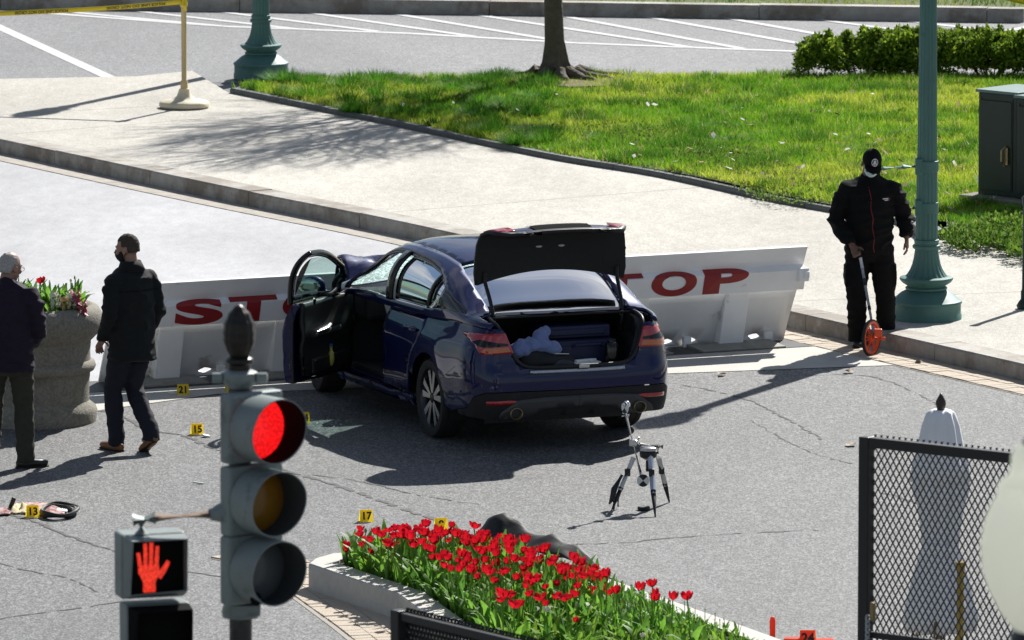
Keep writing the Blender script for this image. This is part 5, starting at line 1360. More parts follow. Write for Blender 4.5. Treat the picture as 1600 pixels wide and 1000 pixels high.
# driver door, swung open -----------------------------------------------------------
HX, HY = 2.25, .885
DOOR_OPEN = R(44)
def swing(p):
    v = Vector((p.x - HX, p.y - HY, p.z)); c, s = math.cos(-DOOR_OPEN), math.sin(-DOOR_OPEN)
    return Vector((HX + v.x * c - v.y * s, HY + v.x * s + v.y * c, p.z))
dout = side_pts([(1.135, zb(1.1) - .004), (1.12, .60), (1.14, .30), (2.24, .27), (2.255, .5), (2.255, zb(2.25) - .004)])
fdoor = panel('driver_door', dout, lambda a, z: swing(S(a, z)), 'car_blue', car, .05, thick=.02)
def dskin(d): return lambda a, z: swing(Vector((-a, W(-a, z) - d * min(1, .35 + 1.2 * min(abs(-a - 1.13), abs(2.24 + a), abs(z - .28)) / .09), z)))
def dskin2(d): return lambda a, z: swing(Vector((-a, min(W(-a, z), .92) - d, z)))
panel('inner_skin', dout, dskin2(.055), 'car_blue', fdoor, .05, thick=.012)
din = side_pts([(1.19, zb(1.1) + .01), (1.18, .60), (1.21, .36), (1.6, .33), (2.19, .32), (2.215, .5), (2.22, zb(2.25) + .015)])
panel('door_card', din, lambda a, z: swing(Vector((-a, .805 - .025 * math.exp(-((z - .70) / .07) ** 2) - .012 * math.exp(-((z - .42) / .10) ** 2) - .03 * max(0, z - .75), z))), 'car_black', fdoor, .04, thick=.04)
def dedge(pts, m, name, wid=.06):
    bm = bmesh.new(); pr = None
    for a, z in pts:
        p = S(a, z); q = Vector((p.x, min(p.y, .90) - wid, p.z)); cur = (bm.verts.new(swing(p)), bm.verts.new(swing(q)))
        if pr: bm.faces.new((pr[0], pr[1], cur[1], cur[0]))
        pr = cur
    return bm_obj(name, bm, m, fdoor)
dedge(densify(dout, .06) + [Vector(dout[0])], 'car_blue', 'door_edge')
bm = bmesh.new(); lp = [Vector((-p[0], .835, p[1])) for p in [(a * .985 - .02, z * .98 + .015) for a, z in densify(dout, .08)]]; tube(bm, [swing(p) for p in lp] , .012, 6); bm_obj('door_seal', bm, 'rubber', fdoor, smooth=60)
wf_o = [(1.12, .0), (1.10, .535), (1.16, .535), (1.5, .525), (1.88, .50), (2.07, .40), (2.20, .0)]
wf_i = [(1.18, .03), (1.175, .45), (1.5, .465), (1.85, .44), (1.98, .35), (2.05, .03)]
gpanel('window_frame', wf_o, lambda x, t: swing(GH(x, t)), 'car_gloss_black', fdoor, steps=(.06, .05), holes=[wf_i], thick=.035)
gpanel('door_glass', [(1.16, .01), (1.16, .48), (1.5, .49), (1.86, .46), (2.0, .37), (2.08, .01)], lambda x, t: swing(GH(x, t, -.018)), 'car_glass', fdoor, steps=(.07, .06))
bm = bmesh.new(); tube(bm, [swing(Vector((x, y, z))) for x, y, z in ((1.40, .76, .715), (1.5, .735, .72), (1.62, .73, .725), (1.72, .75, .74), (1.76, .79, .75))], [(.012, .012), (.022, .014), (.024, .014), (.02, .013), (.01, .01)], 10); bm_obj('pull_handle', bm, 'silver_plastic', fdoor, smooth=60)
bm = bmesh.new(); tube(bm, [swing(Vector((x, .79, z))) for x, z in ((1.86, .885), (1.95, .89), (2.0, .885))], [.008, .013, .008], 8); bm_obj('door_release', bm, 'chrome', fdoor, smooth=60)
bm = bmesh.new(); box(bm, (1.62, .765, .69), (.62, .07, .05)); bmesh.ops.transform(bm, matrix=Matrix.Identity(4), verts=bm.verts)
for v in bm.verts: v.co = swing(v.co)
bm_obj('arm_rest', bm, 'car_trim', fdoor, bevel=.015)
bm = bmesh.new(); box(bm, (1.72, .765, .42), (.72, .05, .13))
for v in bm.verts: v.co = swing(v.co)
bm_obj('door_pocket', bm, 'car_black', fdoor, bevel=.015)
bm = bmesh.new(); vv_ = [bm.verts.new(swing(Vector(p))) for p in ((1.85, .80, .945), (2.2, .80, .985), (2.23, .79, 1.0), (1.95, .78, .962), )]; bm.faces.new(vv_); bm_obj('sill_highlight_trim', bm, 'silver_plastic', fdoor)
bm = bmesh.new(); ell(bm, swing(Vector((1.985, 1.03, 1.03))), (.075, .12, .085), rot=Euler((0, 0, -DOOR_OPEN))); tube(bm, [swing(Vector((2.03, .86, .97))), swing(Vector((2.0, .97, 1.0)))], .03, 8); remeshed('wing_mirror', bm, .012, 'car_blue', fdoor, 2)
bm = bmesh.new(); mc = swing(Vector((1.905, 1.03, 1.03))); rot_ = Euler((0, 0, -DOOR_OPEN)); ell(bm, mc, (.012, .105, .07), 20, 12, rot_); bm_obj('mirror_glass', bm, 'mirror_silver', fdoor, smooth=60)
bm = bmesh.new(); ell(bm, swing(Vector((1.72, .74, .45))), (.028, .028, .07)); tube(bm, [swing(Vector((1.72, .74, .50))), swing(Vector((1.72, .74, .555)))], .012, 8)
# a bottle standing in the door pocket is a thing of its own
mat('bottle_yellow', (.45, .40, .08), .25, var=(20, .3)); mat('bottle_blue', (.03, .08, .3), .4)
def carpt(x, y, z): return c0 + fwd * x + lft * y + Vector((0, 0, z))
bo = bm_obj('drink_bottle', bm, 'bottle_yellow', None, smooth=60); bo.matrix_world = Matrix.Translation((c0.x, c0.y, 0)) @ Matrix.Rotation(PI / 2 + YAW, 4, 'Z'); tag(bo, 'small yellow drink bottle in the pocket of the open car door', 'bottle')
bm = bmesh.new(); lathe(bm, [(.0145, 0), (.0145, .02), (0, .021)], 12); o = bm_obj('bottle_cap', bm, 'bottle_blue', bo); o.location = swing(Vector((1.72, .74, .55)))

# things in the trunk ---------------------------------------------------------------
CARM = Matrix.Translation((c0.x, c0.y, 0)) @ Matrix.Rotation(PI / 2 + YAW, 4, 'Z')
mat('hoodie_blue', (.16, .21, .42), .9, sheen=.4, var=(14, .15), bump=(120, .003)); mat('suitcase_navy', (.012, .016, .06), .55, var=(20, .2)); mat('bag_black', (.010, .010, .011), .7, var=(18, .3)); mat('paper_white', (.72, .72, .70), .8, var=(20, .08)); mat('grey_cloth', (.05, .052, .062), .9, var=(20, .2))
def in_trunk(o, label, cat): o.matrix_world = CARM; return tag(o, label, cat)
bm = bmesh.new()
for c_, r_ in (((-.84, .30, .86), (.10, .20, .06)), ((-.86, .42, .84), (.08, .10, .07)), ((-.80, .22, .91), (.07, .07, .07)), ((-.88, .14, .84), (.06, .08, .06)), ((-.82, .34, .80), (.10, .17, .05)), ((-.78, .17, .96), (.04, .05, .05))): ell(bm, c_, r_)
in_trunk(remeshed('hooded_sweatshirt', bm, .012, 'hoodie_blue', None, 2, lambda p: .022 * noise.noise(p * 13) + .010 * noise.noise(p * 30)), 'crumpled light blue sweatshirt lying on top in the trunk', 'clothing')
bm = bmesh.new(); ell(bm, (-.84, .22, .72), (.15, .24, .09)); ell(bm, (-.80, .30, .78), (.14, .2, .07)); ell(bm, (-.86, .05, .70), (.11, .12, .08)); in_trunk(remeshed('duffel_bag', bm, .015, 'bag_black', None, 2, lambda p: .015 * noise.noise(p * 10)), 'black duffel bag under the blue sweatshirt in the trunk', 'bag')
bm = bmesh.new(); box(bm, (-.58, -.18, .74), (.42, .56, .26)); box(bm, (-.795, -.18, .74), (.02, .44, .18)); tube(bm, [(-.80, -.32, .82), (-.83, -.30, .84), (-.83, -.08, .84), (-.80, -.06, .82)], .012, 8); in_trunk(bm_obj('suitcase', bm, 'suitcase_navy', None, bevel=.03), 'navy blue suitcase lying flat in the trunk', 'suitcase')
bm = bmesh.new(); box(bm, (-.50, -.15, .93), (.36, .6, .10)); box(bm, (-.69, -.15, .93), (.02, .5, .05)); in_trunk(bm_obj('garment_bag', bm, 'suitcase_navy', None, bevel=.03), 'flat dark blue bag on top of the suitcase in the trunk', 'bag')
bm = bmesh.new(); box(bm, (-.93, -.13, .70), (.11, .24, .035), Euler((0, 0, .1))); box(bm, (-.90, -.13, .722), (.08, .2, .02), Euler((0, .1, .2))); in_trunk(bm_obj('paper_stack', bm, 'paper_white', None, bevel=.008), 'white paper packet at the trunk edge', 'paper')
bm = bmesh.new(); box(bm, (-.90, .08, .785), (.05, .14, .006), Euler((.1, .2, .3))); in_trunk(bm_obj('paper_slip', bm, 'paper_white', None), 'single white paper slip on the black duffel bag', 'paper')
bm = bmesh.new(); lathe(bm, [(.0, .66), (.055, .66), (.06, .70), (.06, .82), (.05, .86), (.035, .87), (.035, .885), (0, .886)], 24, c=(-.93, -.36, 0)); in_trunk(bm_obj('thermos_flask', bm, 'car_gloss_black', None, smooth=50), 'shiny black flask standing in the trunk corner', 'flask')
bm = bmesh.new(); ell(bm, (-.95, .10, .70), (.05, .14, .045)); in_trunk(remeshed('folded_cap', bm, .01, 'grey_cloth', None, 2, lambda p: .01 * noise.noise(p * 18)), 'dark grey cloth bundle on the trunk sill', 'clothing')
# puddle of broken glass by the driver door
mat('glass_crumbs', (.55, .66, .60), .2, spec=.8)
r = np.random.RandomState(3); V = []
for i in range(420):
    g = G(r.normal(505, 26), r.normal(662, 3.5)); s = r.uniform(.003, .009); a = r.uniform(0, 6.28); c = np.array([g.x, g.y, .006]); u = np.array([math.cos(a), math.sin(a), r.normal(0, .3)]) * s; v = np.array([-math.sin(a), math.cos(a), r.normal(0, .3)]) * s; V.append([c - u, c + v, c + u])
tag(np_tris('broken_glass', np.array(V), 'glass_crumbs'), 'greenish crumbs of broken window glass on the asphalt', kind='stuff')

# ================================================================ PEOPLE
mat('skin', (.36, .20, .14), .55, var=(20, .08)); mat('skin_brown', (.17, .085, .055), .55, var=(20, .08)); mat('hair_brown', (.062, .042, .030), .85, var=(60, .4), bump=(140, .006)); mat('hair_grey', (.40, .38, .36), .8, var=(60, .3), bump=(140, .006))
mat('cloth_black', (.006, .006, .0065), .9, spec=.2, var=(30, .2)); mat('coat_black', (.010, .012, .0125), .85, spec=.25, sheen=.05, var=(30, .2)); mat('jacket_purple', (.016, .010, .022), .8, spec=.25, sheen=.05, var=(20, .2)); mat('trousers_olive', (.035, .034, .022), .9, var=(20, .2)); mat('trousers_navy', (.008, .009, .019), .85, var=(20, .2))
mat('shoe_black', (.012, .012, .012), .35); mat('shoe_brown', (.22, .09, .03), .45, var=(15, .2)); mat('shoe_sole', (.02, .016, .012), .8); mat('mask_blue', (.50, .72, .74), .8, var=(20, .04)); mat('mask_black', (.01, .01, .01), .85)
mat('red_trim', (.16, .006, .012), .7); mat('emblem_white', (.70, .68, .70), .7); mat('wire_dark', (.03, .03, .03), .4, .5)

def v3(*a): return Vector(a)
def hand(bm, wrist, d, side, curl=.5, spread=1.0, scale=1.0):
    """palm and five bent fingers; d along the forearm, side towards the thumb"""
    d = Vector(d).normalized(); side = (Vector(side) - d * d.dot(Vector(side))).normalized(); nrm = d.cross(side).normalized()
    k = scale; tube(bm, [wrist - d * .03, wrist + d * .02, wrist + d * .06 * k, wrist + d * .095 * k], [(.026, .021), (.031, .019), (.043, .017), (.041, .014)], 12, side=side)
    for i, (o_, ln) in enumerate(((.031, .074), (.011, .083), (-.010, .077), (-.029, .060))):
        p = wrist + d * .088 * k + side * o_ * k; pts = [p]; a = curl * .35
        for s_, seg in enumerate((.42, .32, .26)):
            dd = d * math.cos(a) + nrm * math.sin(a) + side * o_ * 1.5 * spread; p = p + dd.normalized() * ln * seg * k; pts.append(p); a += curl * .9
        tube(bm, pts, [.0095, .009, .0085, .0065], 8)
    p = wrist + d * .028 + side * .028; pts = [p]
    for a_, ln in ((.75, .045), (.55, .034), (.3, .026)):
        p = p + (d * math.cos(a_) + side * math.sin(a_) + nrm * .35 * curl).normalized() * ln * k; pts.append(p)
    tube(bm, pts, [.014, .012, .0105, .008], 8)
def head_geo(bm, M, age=0):
    T = bmesh.new()
    ell(T, (0, -.008, .165), (.074, .096, .098)); ell(T, (0, .03, .095), (.056, .066, .066)); ell(T, (0, .062, .05), (.030, .030, .022)); ell(T, (0, .05, .15), (.06, .045, .05))
    tube(T, [(0, .088, .165), (0, .103, .14), (0, .117, .118), (0, .10, .105)], [.009, .011, .015, .009], 8); ell(T, (0, .094, .083), (.026, .012, .006)); ell(T, (0, .092, .073), (.022, .012, .007))
    for s in (1, -1):
        ell(T, (s * .080, -.006, .128), (.011, .021, .032), rot=Euler((.2, 0, s * -.4))); ell(T, (s * .033, .079, .17), (.022, .014, .008)); ell(T, (s * .04, .07, .118), (.024, .022, .022))
    tube(T, [(0, -.03, -.07), (0, -.022, 0), (0, -.012, .09)], [.064, .056, .054], 14)
    bmesh.ops.transform(T, matrix=M, verts=T.verts); me = bpy.data.meshes.new('t'); T.to_mesh(me); T.free(); bm.from_mesh(me); bpy.data.meshes.remove(me)
def eyes(M, parent):
    for s in (1, -1):
        bm = bmesh.new(); ell(bm, (s * .031, .083, .145), (.012, .008, .008)); bmesh.ops.transform(bm, matrix=M, verts=bm.verts); bm_obj('eye', bm, 'emblem_white', parent, smooth=90)
        bm = bmesh.new(); ell(bm, (s * .031, .0905, .145), (.005, .002, .005)); bmesh.ops.transform(bm, matrix=M, verts=bm.verts); bm_obj('pupil', bm, 'cloth_black', parent)
def shell_clip(name, ells, keep, m, parent, M, voxel=.008, disp=None):
    """skin over ellipsoids cut by a keep() test in head space"""
    bm = bmesh.new()
    for c, r_ in ells: ell(bm, c, r_, 28, 20)
    o = remeshed(name, bm, voxel, m, parent, 1, disp); me = o.data; b2 = bmesh.new(); b2.from_mesh(me)
    bmesh.ops.delete(b2, geom=[f for f in b2.faces if not keep(f.calc_center_median())], context='FACES'); bmesh.ops.transform(b2, matrix=M, verts=b2.verts); b2.to_mesh(me); b2.free()
    md = o.modifiers.new('t', 'SOLIDIFY'); md.thickness = .0015; md.offset = 1
    return o
def folds(amp, sc=1.0, seed=0):
    def f(p):
        q = Vector((p.x * 5 * sc + seed, p.y * 5 * sc, p.z * 11 * sc)); a = noise.noise(q); b2 = noise.noise(Vector((p.x * 14 * sc, p.y * 14 * sc + seed, p.z * 26 * sc)))
        return amp * ((1 - abs(a)) ** 3 - .45) * 1.6 + amp * .4 * b2
    return f
def shoe(bm, ank, toe_dir, ln=.27, pitch=0.0):
    d = Vector(toe_dir).normalized(); d = (d * math.cos(pitch) - Vector((0, 0, 1)) * math.sin(pitch)); heel = ank - d * .07 + Vector((0, 0, -.055 + .0))
    s = Vector((d.y, -d.x, 0)).normalized()
    tube(bm, [heel - d * .01 + v3(0, 0, .0), heel + d * .05, heel + d * .13, heel + d * .20, heel + d * (ln - .015), heel + d * ln], [(.022, .03), (.038, .047), (.043, .04), (.048, .032), (.036, .024), (.012, .012)], 14, side=s)
    tube(bm, [ank + v3(0, 0, .05), heel + d * .06 + v3(0, 0, .02)], [.045, .042], 12)
def sole(bm, ank, toe_dir, ln=.275, pitch=0.0):
    d = Vector(toe_dir).normalized(); d = (d * math.cos(pitch) - Vector((0, 0, 1)) * math.sin(pitch)); heel = ank - d * .07 + Vector((0, 0, -.083)); s = Vector((d.y, -d.x, 0)).normalized()
    tube(bm, [heel - d * .015, heel + d * .05, heel + d * .13, heel + d * .20, heel + d * (ln - .015), heel + d * ln], [(.02, .01), (.037, .014), (.036, .012), (.048, .012), (.036, .011), (.012, .008)], 12, side=s)

def person(label, loc, rz, J, mats, group=None, headM=None, hands=(), jac_fold=.012, hem=.84, belly=0.0, cuffs=True, coat=False, seed=0):
    """J: joints in the person's own space, +y forward, +x to the person's right"""
    t = thing('person', label, 'person', loc, rz, group)
    bm = bmesh.new()
    for s in ('R', 'L'):
        tube(bm, [J['hip' + s] + v3(0, 0, .06), J['hip' + s], J['hip' + s].lerp(J['knee' + s], .5), J['knee' + s], J['knee' + s].lerp(J['ank' + s], .35), J['ank' + s]], [.088, .09, .078, .057, .056, .038], 14)
        tube(bm, [J['ank' + s] + v3(0, 0, .03), J['ank' + s] + v3(0, 0, -.05), J['ank' + s] + Vector(J['toe' + s]).normalized() * .12 + v3(0, 0, -.055)], [.038, .036, .03], 10)
        tube(bm, [J['sh' + s] , J['sh' + s].lerp(J['el' + s], .5), J['el' + s], J['el' + s].lerp(J['wr' + s], .4), J['wr' + s]], [.056, .05, .042, .04, .027], 12)
    tor = J['torso']; tube(bm, [Vector(p[0]) for p in tor], [(p[1], p[2]) for p in tor], 20, side=v3(1, 0, 0))
    head_geo(bm, headM)
    for (wr, d, side_, cu) in hands: hand(bm, wr, d, side_, cu)
    remeshed('body', bm, .0065, mats['skin'], t, 2)
    # trousers
    bm = bmesh.new()
    for s in ('R', 'L'):
        k = J['knee' + s]; a = J['ank' + s]; tw = J.get('tw', 1.0)
        tube(bm, [J['hip' + s] + v3(0, 0, .10), J['hip' + s], J['hip' + s].lerp(k, .5), k, k.lerp(a, .5), a + v3(0, 0, .02), a + v3(0, 0, -.045)], [.095, .108 * tw, .098 * tw, .082 * tw, .078 * tw, .073 * tw, .076 * tw], 16)
        if J.get('cargo'):
            c = J['hip' + s].lerp(k, .62); sx = 1 if s == 'R' else -1; box(bm, c + v3(sx * .085, 0, 0), (.06, .15, .19))
    b0 = J['torso'][0]; tube(bm, [Vector(b0[0]) + v3(0, 0, -.10), Vector(b0[0]), Vector(b0[0]) + v3(0, 0, .14)], [(.15, .11), (b0[1] + .025, b0[2] + .03), (b0[1] + .018, b0[2] + .02)], 20, side=v3(1, 0, 0))
    remeshed('trousers', bm, .011, mats['trousers'], t, 3, folds(.0075, 1, seed))
    # jacket
    bm = bmesh.new(); pts = []; rr = []
    for i, (p, a, b2) in enumerate(tor):
        p = Vector(p)
        if p.z < hem: continue
        f = max(0, 1 - abs(p.z - 1.12) / .2); pts.append(p + v3(0, belly * .5 * f, 0)); rr.append((a + (.042 if p.z < 1.35 else .03), b2 + (.045 if p.z < 1.35 else .03) + belly * f * .5))
    pts = [v3(pts[0].x, pts[0].y, hem)] + pts; rr = [(rr[0][0] + (.01 if coat else -.006), rr[0][1] + (.012 if coat else -.004))] + rr
    tube(bm, pts, rr, 24, side=v3(1, 0, 0))
    aw = J.get('aw', 1.0)
    for s in ('R', 'L'):
        sx = 1 if s == 'R' else -1
        ell(bm, J['sh' + s] + v3(-sx * .02, 0, -.02), (.085 * aw, .085 * aw, .075 * aw))
        ell(bm, J['sh' + s] + v3(-sx * .09, 0, .0), (.10, .08, .07), rot=Euler((0, sx * .35, 0)))
        tube(bm, [J['sh' + s] + v3(0, 0, -.01), J['sh' + s].lerp(J['el' + s], .25), J['sh' + s].lerp(J['el' + s], .6), J['el' + s], J['el' + s].lerp(J['wr' + s], .5), J['wr' + s].lerp(J['el' + s], .06)], [.07 * aw, .078 * aw, .073 * aw, .066 * aw, .059 * aw, .049 * aw], 16)
    nk = J['neck']; 
    tube(bm, [nk + v3(0, -.012, -.07), nk + v3(0, -.006, .0), nk + v3(0, 0, .045)], [(.105, .09), (.082, .082), (.074, .078)], 18, side=v3(1, 0, 0))
    remeshed('jacket', bm, .011, mats['jacket'], t, 3, folds(jac_fold, 1, seed + 4))
    for s in ('R', 'L'):
        pi = J.get('pitch' + s, 0); bm = bmesh.new(); shoe(bm, J['ank' + s], J['toe' + s], pitch=pi); so = remeshed('shoe', bm, .008, mats['shoe'], t, 2)
        bm = bmesh.new(); sole(bm, J['ank' + s], J['toe' + s], pitch=pi); bm_obj('sole', bm, 'shoe_sole', so, smooth=50)
    return t
TOR = lambda zs, lean=(0, 0): [((lean[0] * (z - .95), lean[1] * (z - .95), z), a, b2) for z, a, b2 in zs]
STD = [(.88, .165, .115), (1.0, .165, .115), (1.12, .16, .115), (1.26, .175, .12), (1.38, .19, .118), (1.46, .185, .10), (1.51, .12, .078), (1.545, .068, .064)]

# ---- man with the measuring wheel ---------------------------------------------------
ip = G(1357, 542)
J = dict(hipR=v3(.10, 0, .92), hipL=v3(-.10, 0, .92), kneeR=v3(.115, .03, .50), kneeL=v3(-.145, .04, .50), ankR=v3(.10, -.02, .095), ankL=v3(-.16, .0, .10), toeR=v3(.15, 1, 0), toeL=v3(-.75, .75, 0),
         shR=v3(.215, .03, 1.455), shL=v3(-.215, .03, 1.455), elR=v3(.315, .04, 1.16), elL=v3(-.315, .0, 1.19), wrR=v3(.175, .22, .955), wrL=v3(-.325, .12, 1.01),
         torso=TOR([(z, a * 1.05, b2 * 1.08) for z, a, b2 in STD], (0, .05)), neck=v3(0, .055, 1.575), cargo=True, tw=1.12, aw=1.12)
hM = Matrix.Translation((.02, .085, 1.585)) @ Matrix.Rotation(R(5), 4, 'Z') @ Matrix.Rotation(R(-38), 4, 'X') @ Matrix.Rotation(R(-4), 4, 'Y')
inv = person('man in black cap and blue surgical mask, head bowed, pushing an orange measuring wheel', ip, PI + R(4), J, dict(skin='skin_brown', trousers='cloth_black', jacket='cloth_black', shoe='shoe_black'), headM=hM,
             hands=[(J['wrR'], (-.25, .35, -.55), (-.8, .3, .3), 1.25), (J['wrL'], (-.05, .15, -1), (.3, 1, .1), .45)], jac_fold=.016, hem=.85, belly=.04, seed=2)
eyes(hM, inv)
cap = shell_clip('cap', [((0, -.008, .172), (.086, .106, .105))], lambda p: p.z > .168 + .0 * p.y, 'cloth_black', inv, hM)
bm = bmesh.new(); rows = []
for i in range(9):
    a = -1.15 + 2.3 * i / 8; rows.append([bm.verts.new(hM @ v3(.083 * math.sin(a), .008 + .09 * math.cos(a), .178)), bm.verts.new(hM @ v3(.086 * math.sin(a), .035 + .135 * math.cos(a), .176 - .02 * abs(math.sin(a))))])
for p, q in zip(rows, rows[1:]): bm.faces.new((p[0], p[1], q[1], q[0]))
o = bm_obj('cap_brim', bm, 'cloth_black', cap, smooth=180); md = o.modifiers.new('t', 'SOLIDIFY'); md.thickness = .006
bm = bmesh.new(); ell(bm, hM @ v3(0, -.008, .28), (.009, .009, .006)); bm_obj('cap_button', bm, 'cloth_black', cap)
em = bmesh.new()                                        # round white emblem: ring with three fanned strokes
def capf(u, v): 
    x = u; z = .228 + v; yy = .106 * math.sqrt(max(0, 1 - (x / .086) ** 2 - ((z - .172) / .105) ** 2)) - .008
    return hM @ v3(x, yy + .010, z)
for i in range(28):
    a, b2 = 2 * PI * i / 28, 2 * PI * (i + 1) / 28
    em.faces.new([em.verts.new(capf(r_ * math.cos(q), r_ * math.sin(q))) for r_, q in ((.030, a), (.030, b2), (.0245, b2), (.0245, a))])
for (x0, z0, x1, z1, w_) in ((0, .024, 0, -.024, .0035), (-.004, .012, -.016, -.018, .004), (.004, .012, .016, -.018, .004), (-.012, .012, .012, .012, .003)):
    d = Vector((x1 - x0, z1 - z0)).normalized(); n = Vector((-d.y, d.x)) * w_
    em.faces.new([em.verts.new(capf(*q)) for q in ((x0 + n.x, z0 + n.y), (x0 - n.x, z0 - n.y), (x1 - n.x * 1.3, z1 - n.y * 1.3), (x1 + n.x * 1.3, z1 + n.y * 1.3))])
bm_obj('emblem', em, 'emblem_white', cap)
shell_clip('face_mask', [((0, .034, .093), (.063, .077, .062)), ((0, .07, .10), (.035, .05, .045))], lambda p: p.y > .035 and p.z < .122 and p.z > .03, 'mask_blue', inv, hM)
bm = bmesh.new()
for s in (1, -1): tube(bm, [hM @ v3(s * .062, .045, .11), hM @ v3(s * .08, .0, .13)], .0025, 5)
bm_obj('mask_loop', bm, 'mask_blue', inv)
bm = bmesh.new(); n_ = 10; row = []
for i in range(n_ + 1):
    z = .87 + .64 * i / n_; fz = max(0, 1 - abs(z - 1.12) / .2); yy = interp([(.84, .18), (1.0, .19), (1.12, .218), (1.26, .21), (1.40, .185), (1.5, .135), (1.53, .12)], z); row.append((bm.verts.new((-.012 - .02 * math.sin(i), yy, z)), bm.verts.new((.0 - .02 * math.sin(i), yy, z))))
bm.free()
def on_jacket(x, z, off=.004):
    """front of the jacket found by a ray"""
    o_ = [c for c in inv.children if c.name.startswith('jacket')][0]
    ok, p, n, f = o_.ray_cast(v3(x, 1.0, z), v3(0, -1, 0)); return (p + v3(0, off, 0)) if ok else v3(x, .2, z)
bm = bmesh.new(); pr = None
for i in range(22):
    z = .88 + .60 * i / 21; x = -.03 + .05 * (i / 21) + .006 * math.sin(i); cur = (bm.verts.new(on_jacket(x - .004, z)), bm.verts.new(on_jacket(x + .004, z)))
    if pr: bm.faces.new((pr[0], pr[1], cur[1], cur[0]))
    pr = cur
bm_obj('zip', bm, 'red_trim', inv)
bm = bmesh.new()
for x0, x1, z0, z1 in ((-.155, -.118, 1.352, 1.362), (-.155, -.10, 1.366, 1.374)): bm.faces.new([bm.verts.new(on_jacket(x, z, .006)) for x, z in ((x0, z0), (x1, z0), (x1, z1), (x0, z1))])
bm_obj('chest_logo', bm, 'emblem_white', inv)
bm = bmesh.new(); bm.faces.new([bm.verts.new(on_jacket(x, z, .006)) for x, z in ((-.175, 1.352), (-.158, 1.352), (-.158, 1.374), (-.175, 1.374))]); bm_obj('chest_logo_red', bm, 'red_trim', inv)

# measuring wheel
mat('wheel_orange', (.75, .09, .02), .45, var=(10, .06)); mat('rod_grey', (.30, .31, .33), .4, .5); mat('rod_white', (.62, .62, .62), .5)
wc = G(1361, 556); WRD = .165
mw = thing('measuring_wheel', 'orange spoked measuring wheel on a telescopic rod held by the man in the cap', 'measuring wheel', wc, 0)
ax = v3(math.cos(R(-30)), math.sin(R(-30)), 0)            # axle direction
roll = v3(-ax.y, ax.x, 0)
mtx = Matrix.Translation((0, 0, WRD)) @ Matrix((( roll.x, ax.x, 0, 0), (roll.y, ax.y, 0, 0), (0, 0, 1, 0), (0, 0, 0, 1)))
bm = bmesh.new(); lathe(bm, [(.150, -.014), (.164, -.012), (.165, .012), (.150, .014)], 44, axis='Y', cap=False); bmesh.ops.transform(bm, matrix=mtx, verts=bm.verts); bm_obj('tyre', bm, 'rubber', mw, smooth=40)
bm = bmesh.new(); lathe(bm, [(.153, -.013), (.126, -.012), (.126, .012), (.153, .013)], 44, axis='Y', cap=False); lathe(bm, [(0, -.02), (.04, -.018), (.04, .018), (0, .02)], 24, axis='Y', cap=False)
bmesh.ops.transform(bm, matrix=mtx, verts=bm.verts); bm_obj('rim', bm, 'wheel_orange', mw, smooth=40)
for k in range(6):
    bm = bmesh.new(); a = 2 * PI * k / 6; 
    for da in (-.16, .16): tube(bm, [(.03 * math.cos(a), 0, .03 * math.sin(a)), (.09 * math.cos(a + da), 0, .09 * math.sin(a + da)), (.135 * math.cos(a + da * .6), 0, .135 * math.sin(a + da * .6))], [.008, .006, .007], 6)
    bmesh.ops.transform(bm, matrix=mtx, verts=bm.verts); bm_obj('spoke', bm, 'wheel_orange', mw)
bm = bmesh.new(); tube(bm, [ax * .0 + v3(0, 0, WRD), ax * .14 + v3(0, 0, WRD)], .020, 12); box(bm, ax * .07 + v3(0, 0, WRD + .05), (.07, .05, .07)); bm_obj('counter_box', bm, 'wheel_orange', mw, bevel=.008)
Mi = Matrix.Translation(ip) @ Matrix.Rotation(PI + R(4), 4, 'Z')
hpos = Mi @ (J['wrR'] + v3(-.06, .06, -.075)) - wc; hub = ax * .03 + v3(0, 0, WRD + .02)
top_ = hpos + (hpos - hub).normalized() * .05
cuts = [0, .30, .34, .58, .66, .78, .90, 1.0]; ms = ['rod_grey', 'rubber', 'rod_grey', 'rubber', 'rod_grey', 'rod_white', 'rubber']; rd_ = [.012, .016, .013, .017, .014, .015, .018]
for i in range(7):
    bm = bmesh.new(); tube(bm, [hub.lerp(top_, cuts[i]), hub.lerp(top_, cuts[i + 1])], rd_[i], 12); bm_obj('rod_section', bm, ms[i], mw, smooth=50)

# ---- man walking past the planter -----------------------------------------------------
wp = G(207, 706)
J = dict(hipR=v3(.09, .0, .93), hipL=v3(-.09, 0, .93), kneeR=v3(.085, .10, .52), kneeL=v3(-.08, .16, .50), ankR=v3(.08, -.16, .155), ankL=v3(-.07, .13, .09), toeR=v3(.1, 1, 0), toeL=v3(-.05, 1, 0), pitchR=.5,
         shR=v3(.185, 0, 1.455), shL=v3(-.185, 0, 1.455), elR=v3(.235, -.05, 1.17), elL=v3(-.245, -.03, 1.17), wrR=v3(.20, .10, .955), wrL=v3(-.215, .13, .94), torso=TOR(STD, (0, .03)), neck=v3(0, .01, 1.545), tw=.95)
hM = Matrix.Translation((0, .02, 1.555)) @ Matrix.Rotation(R(30), 4, 'Z') @ Matrix.Rotation(R(-8), 4, 'X')
wm = person('man in long black coat and black mask walking past the stone planter', wp, R(38), J, dict(skin='skin', trousers='trousers_navy', jacket='coat_black', shoe='shoe_brown'), headM=hM, hands=[(J['wrR'], (-.2, .6, -.6), (-1, .2, 0), .6), (J['wrL'], (.2, .6, -.6), (1, .2, 0), .6)], jac_fold=.012, hem=.78, coat=True, seed=7)
eyes(hM, wm)
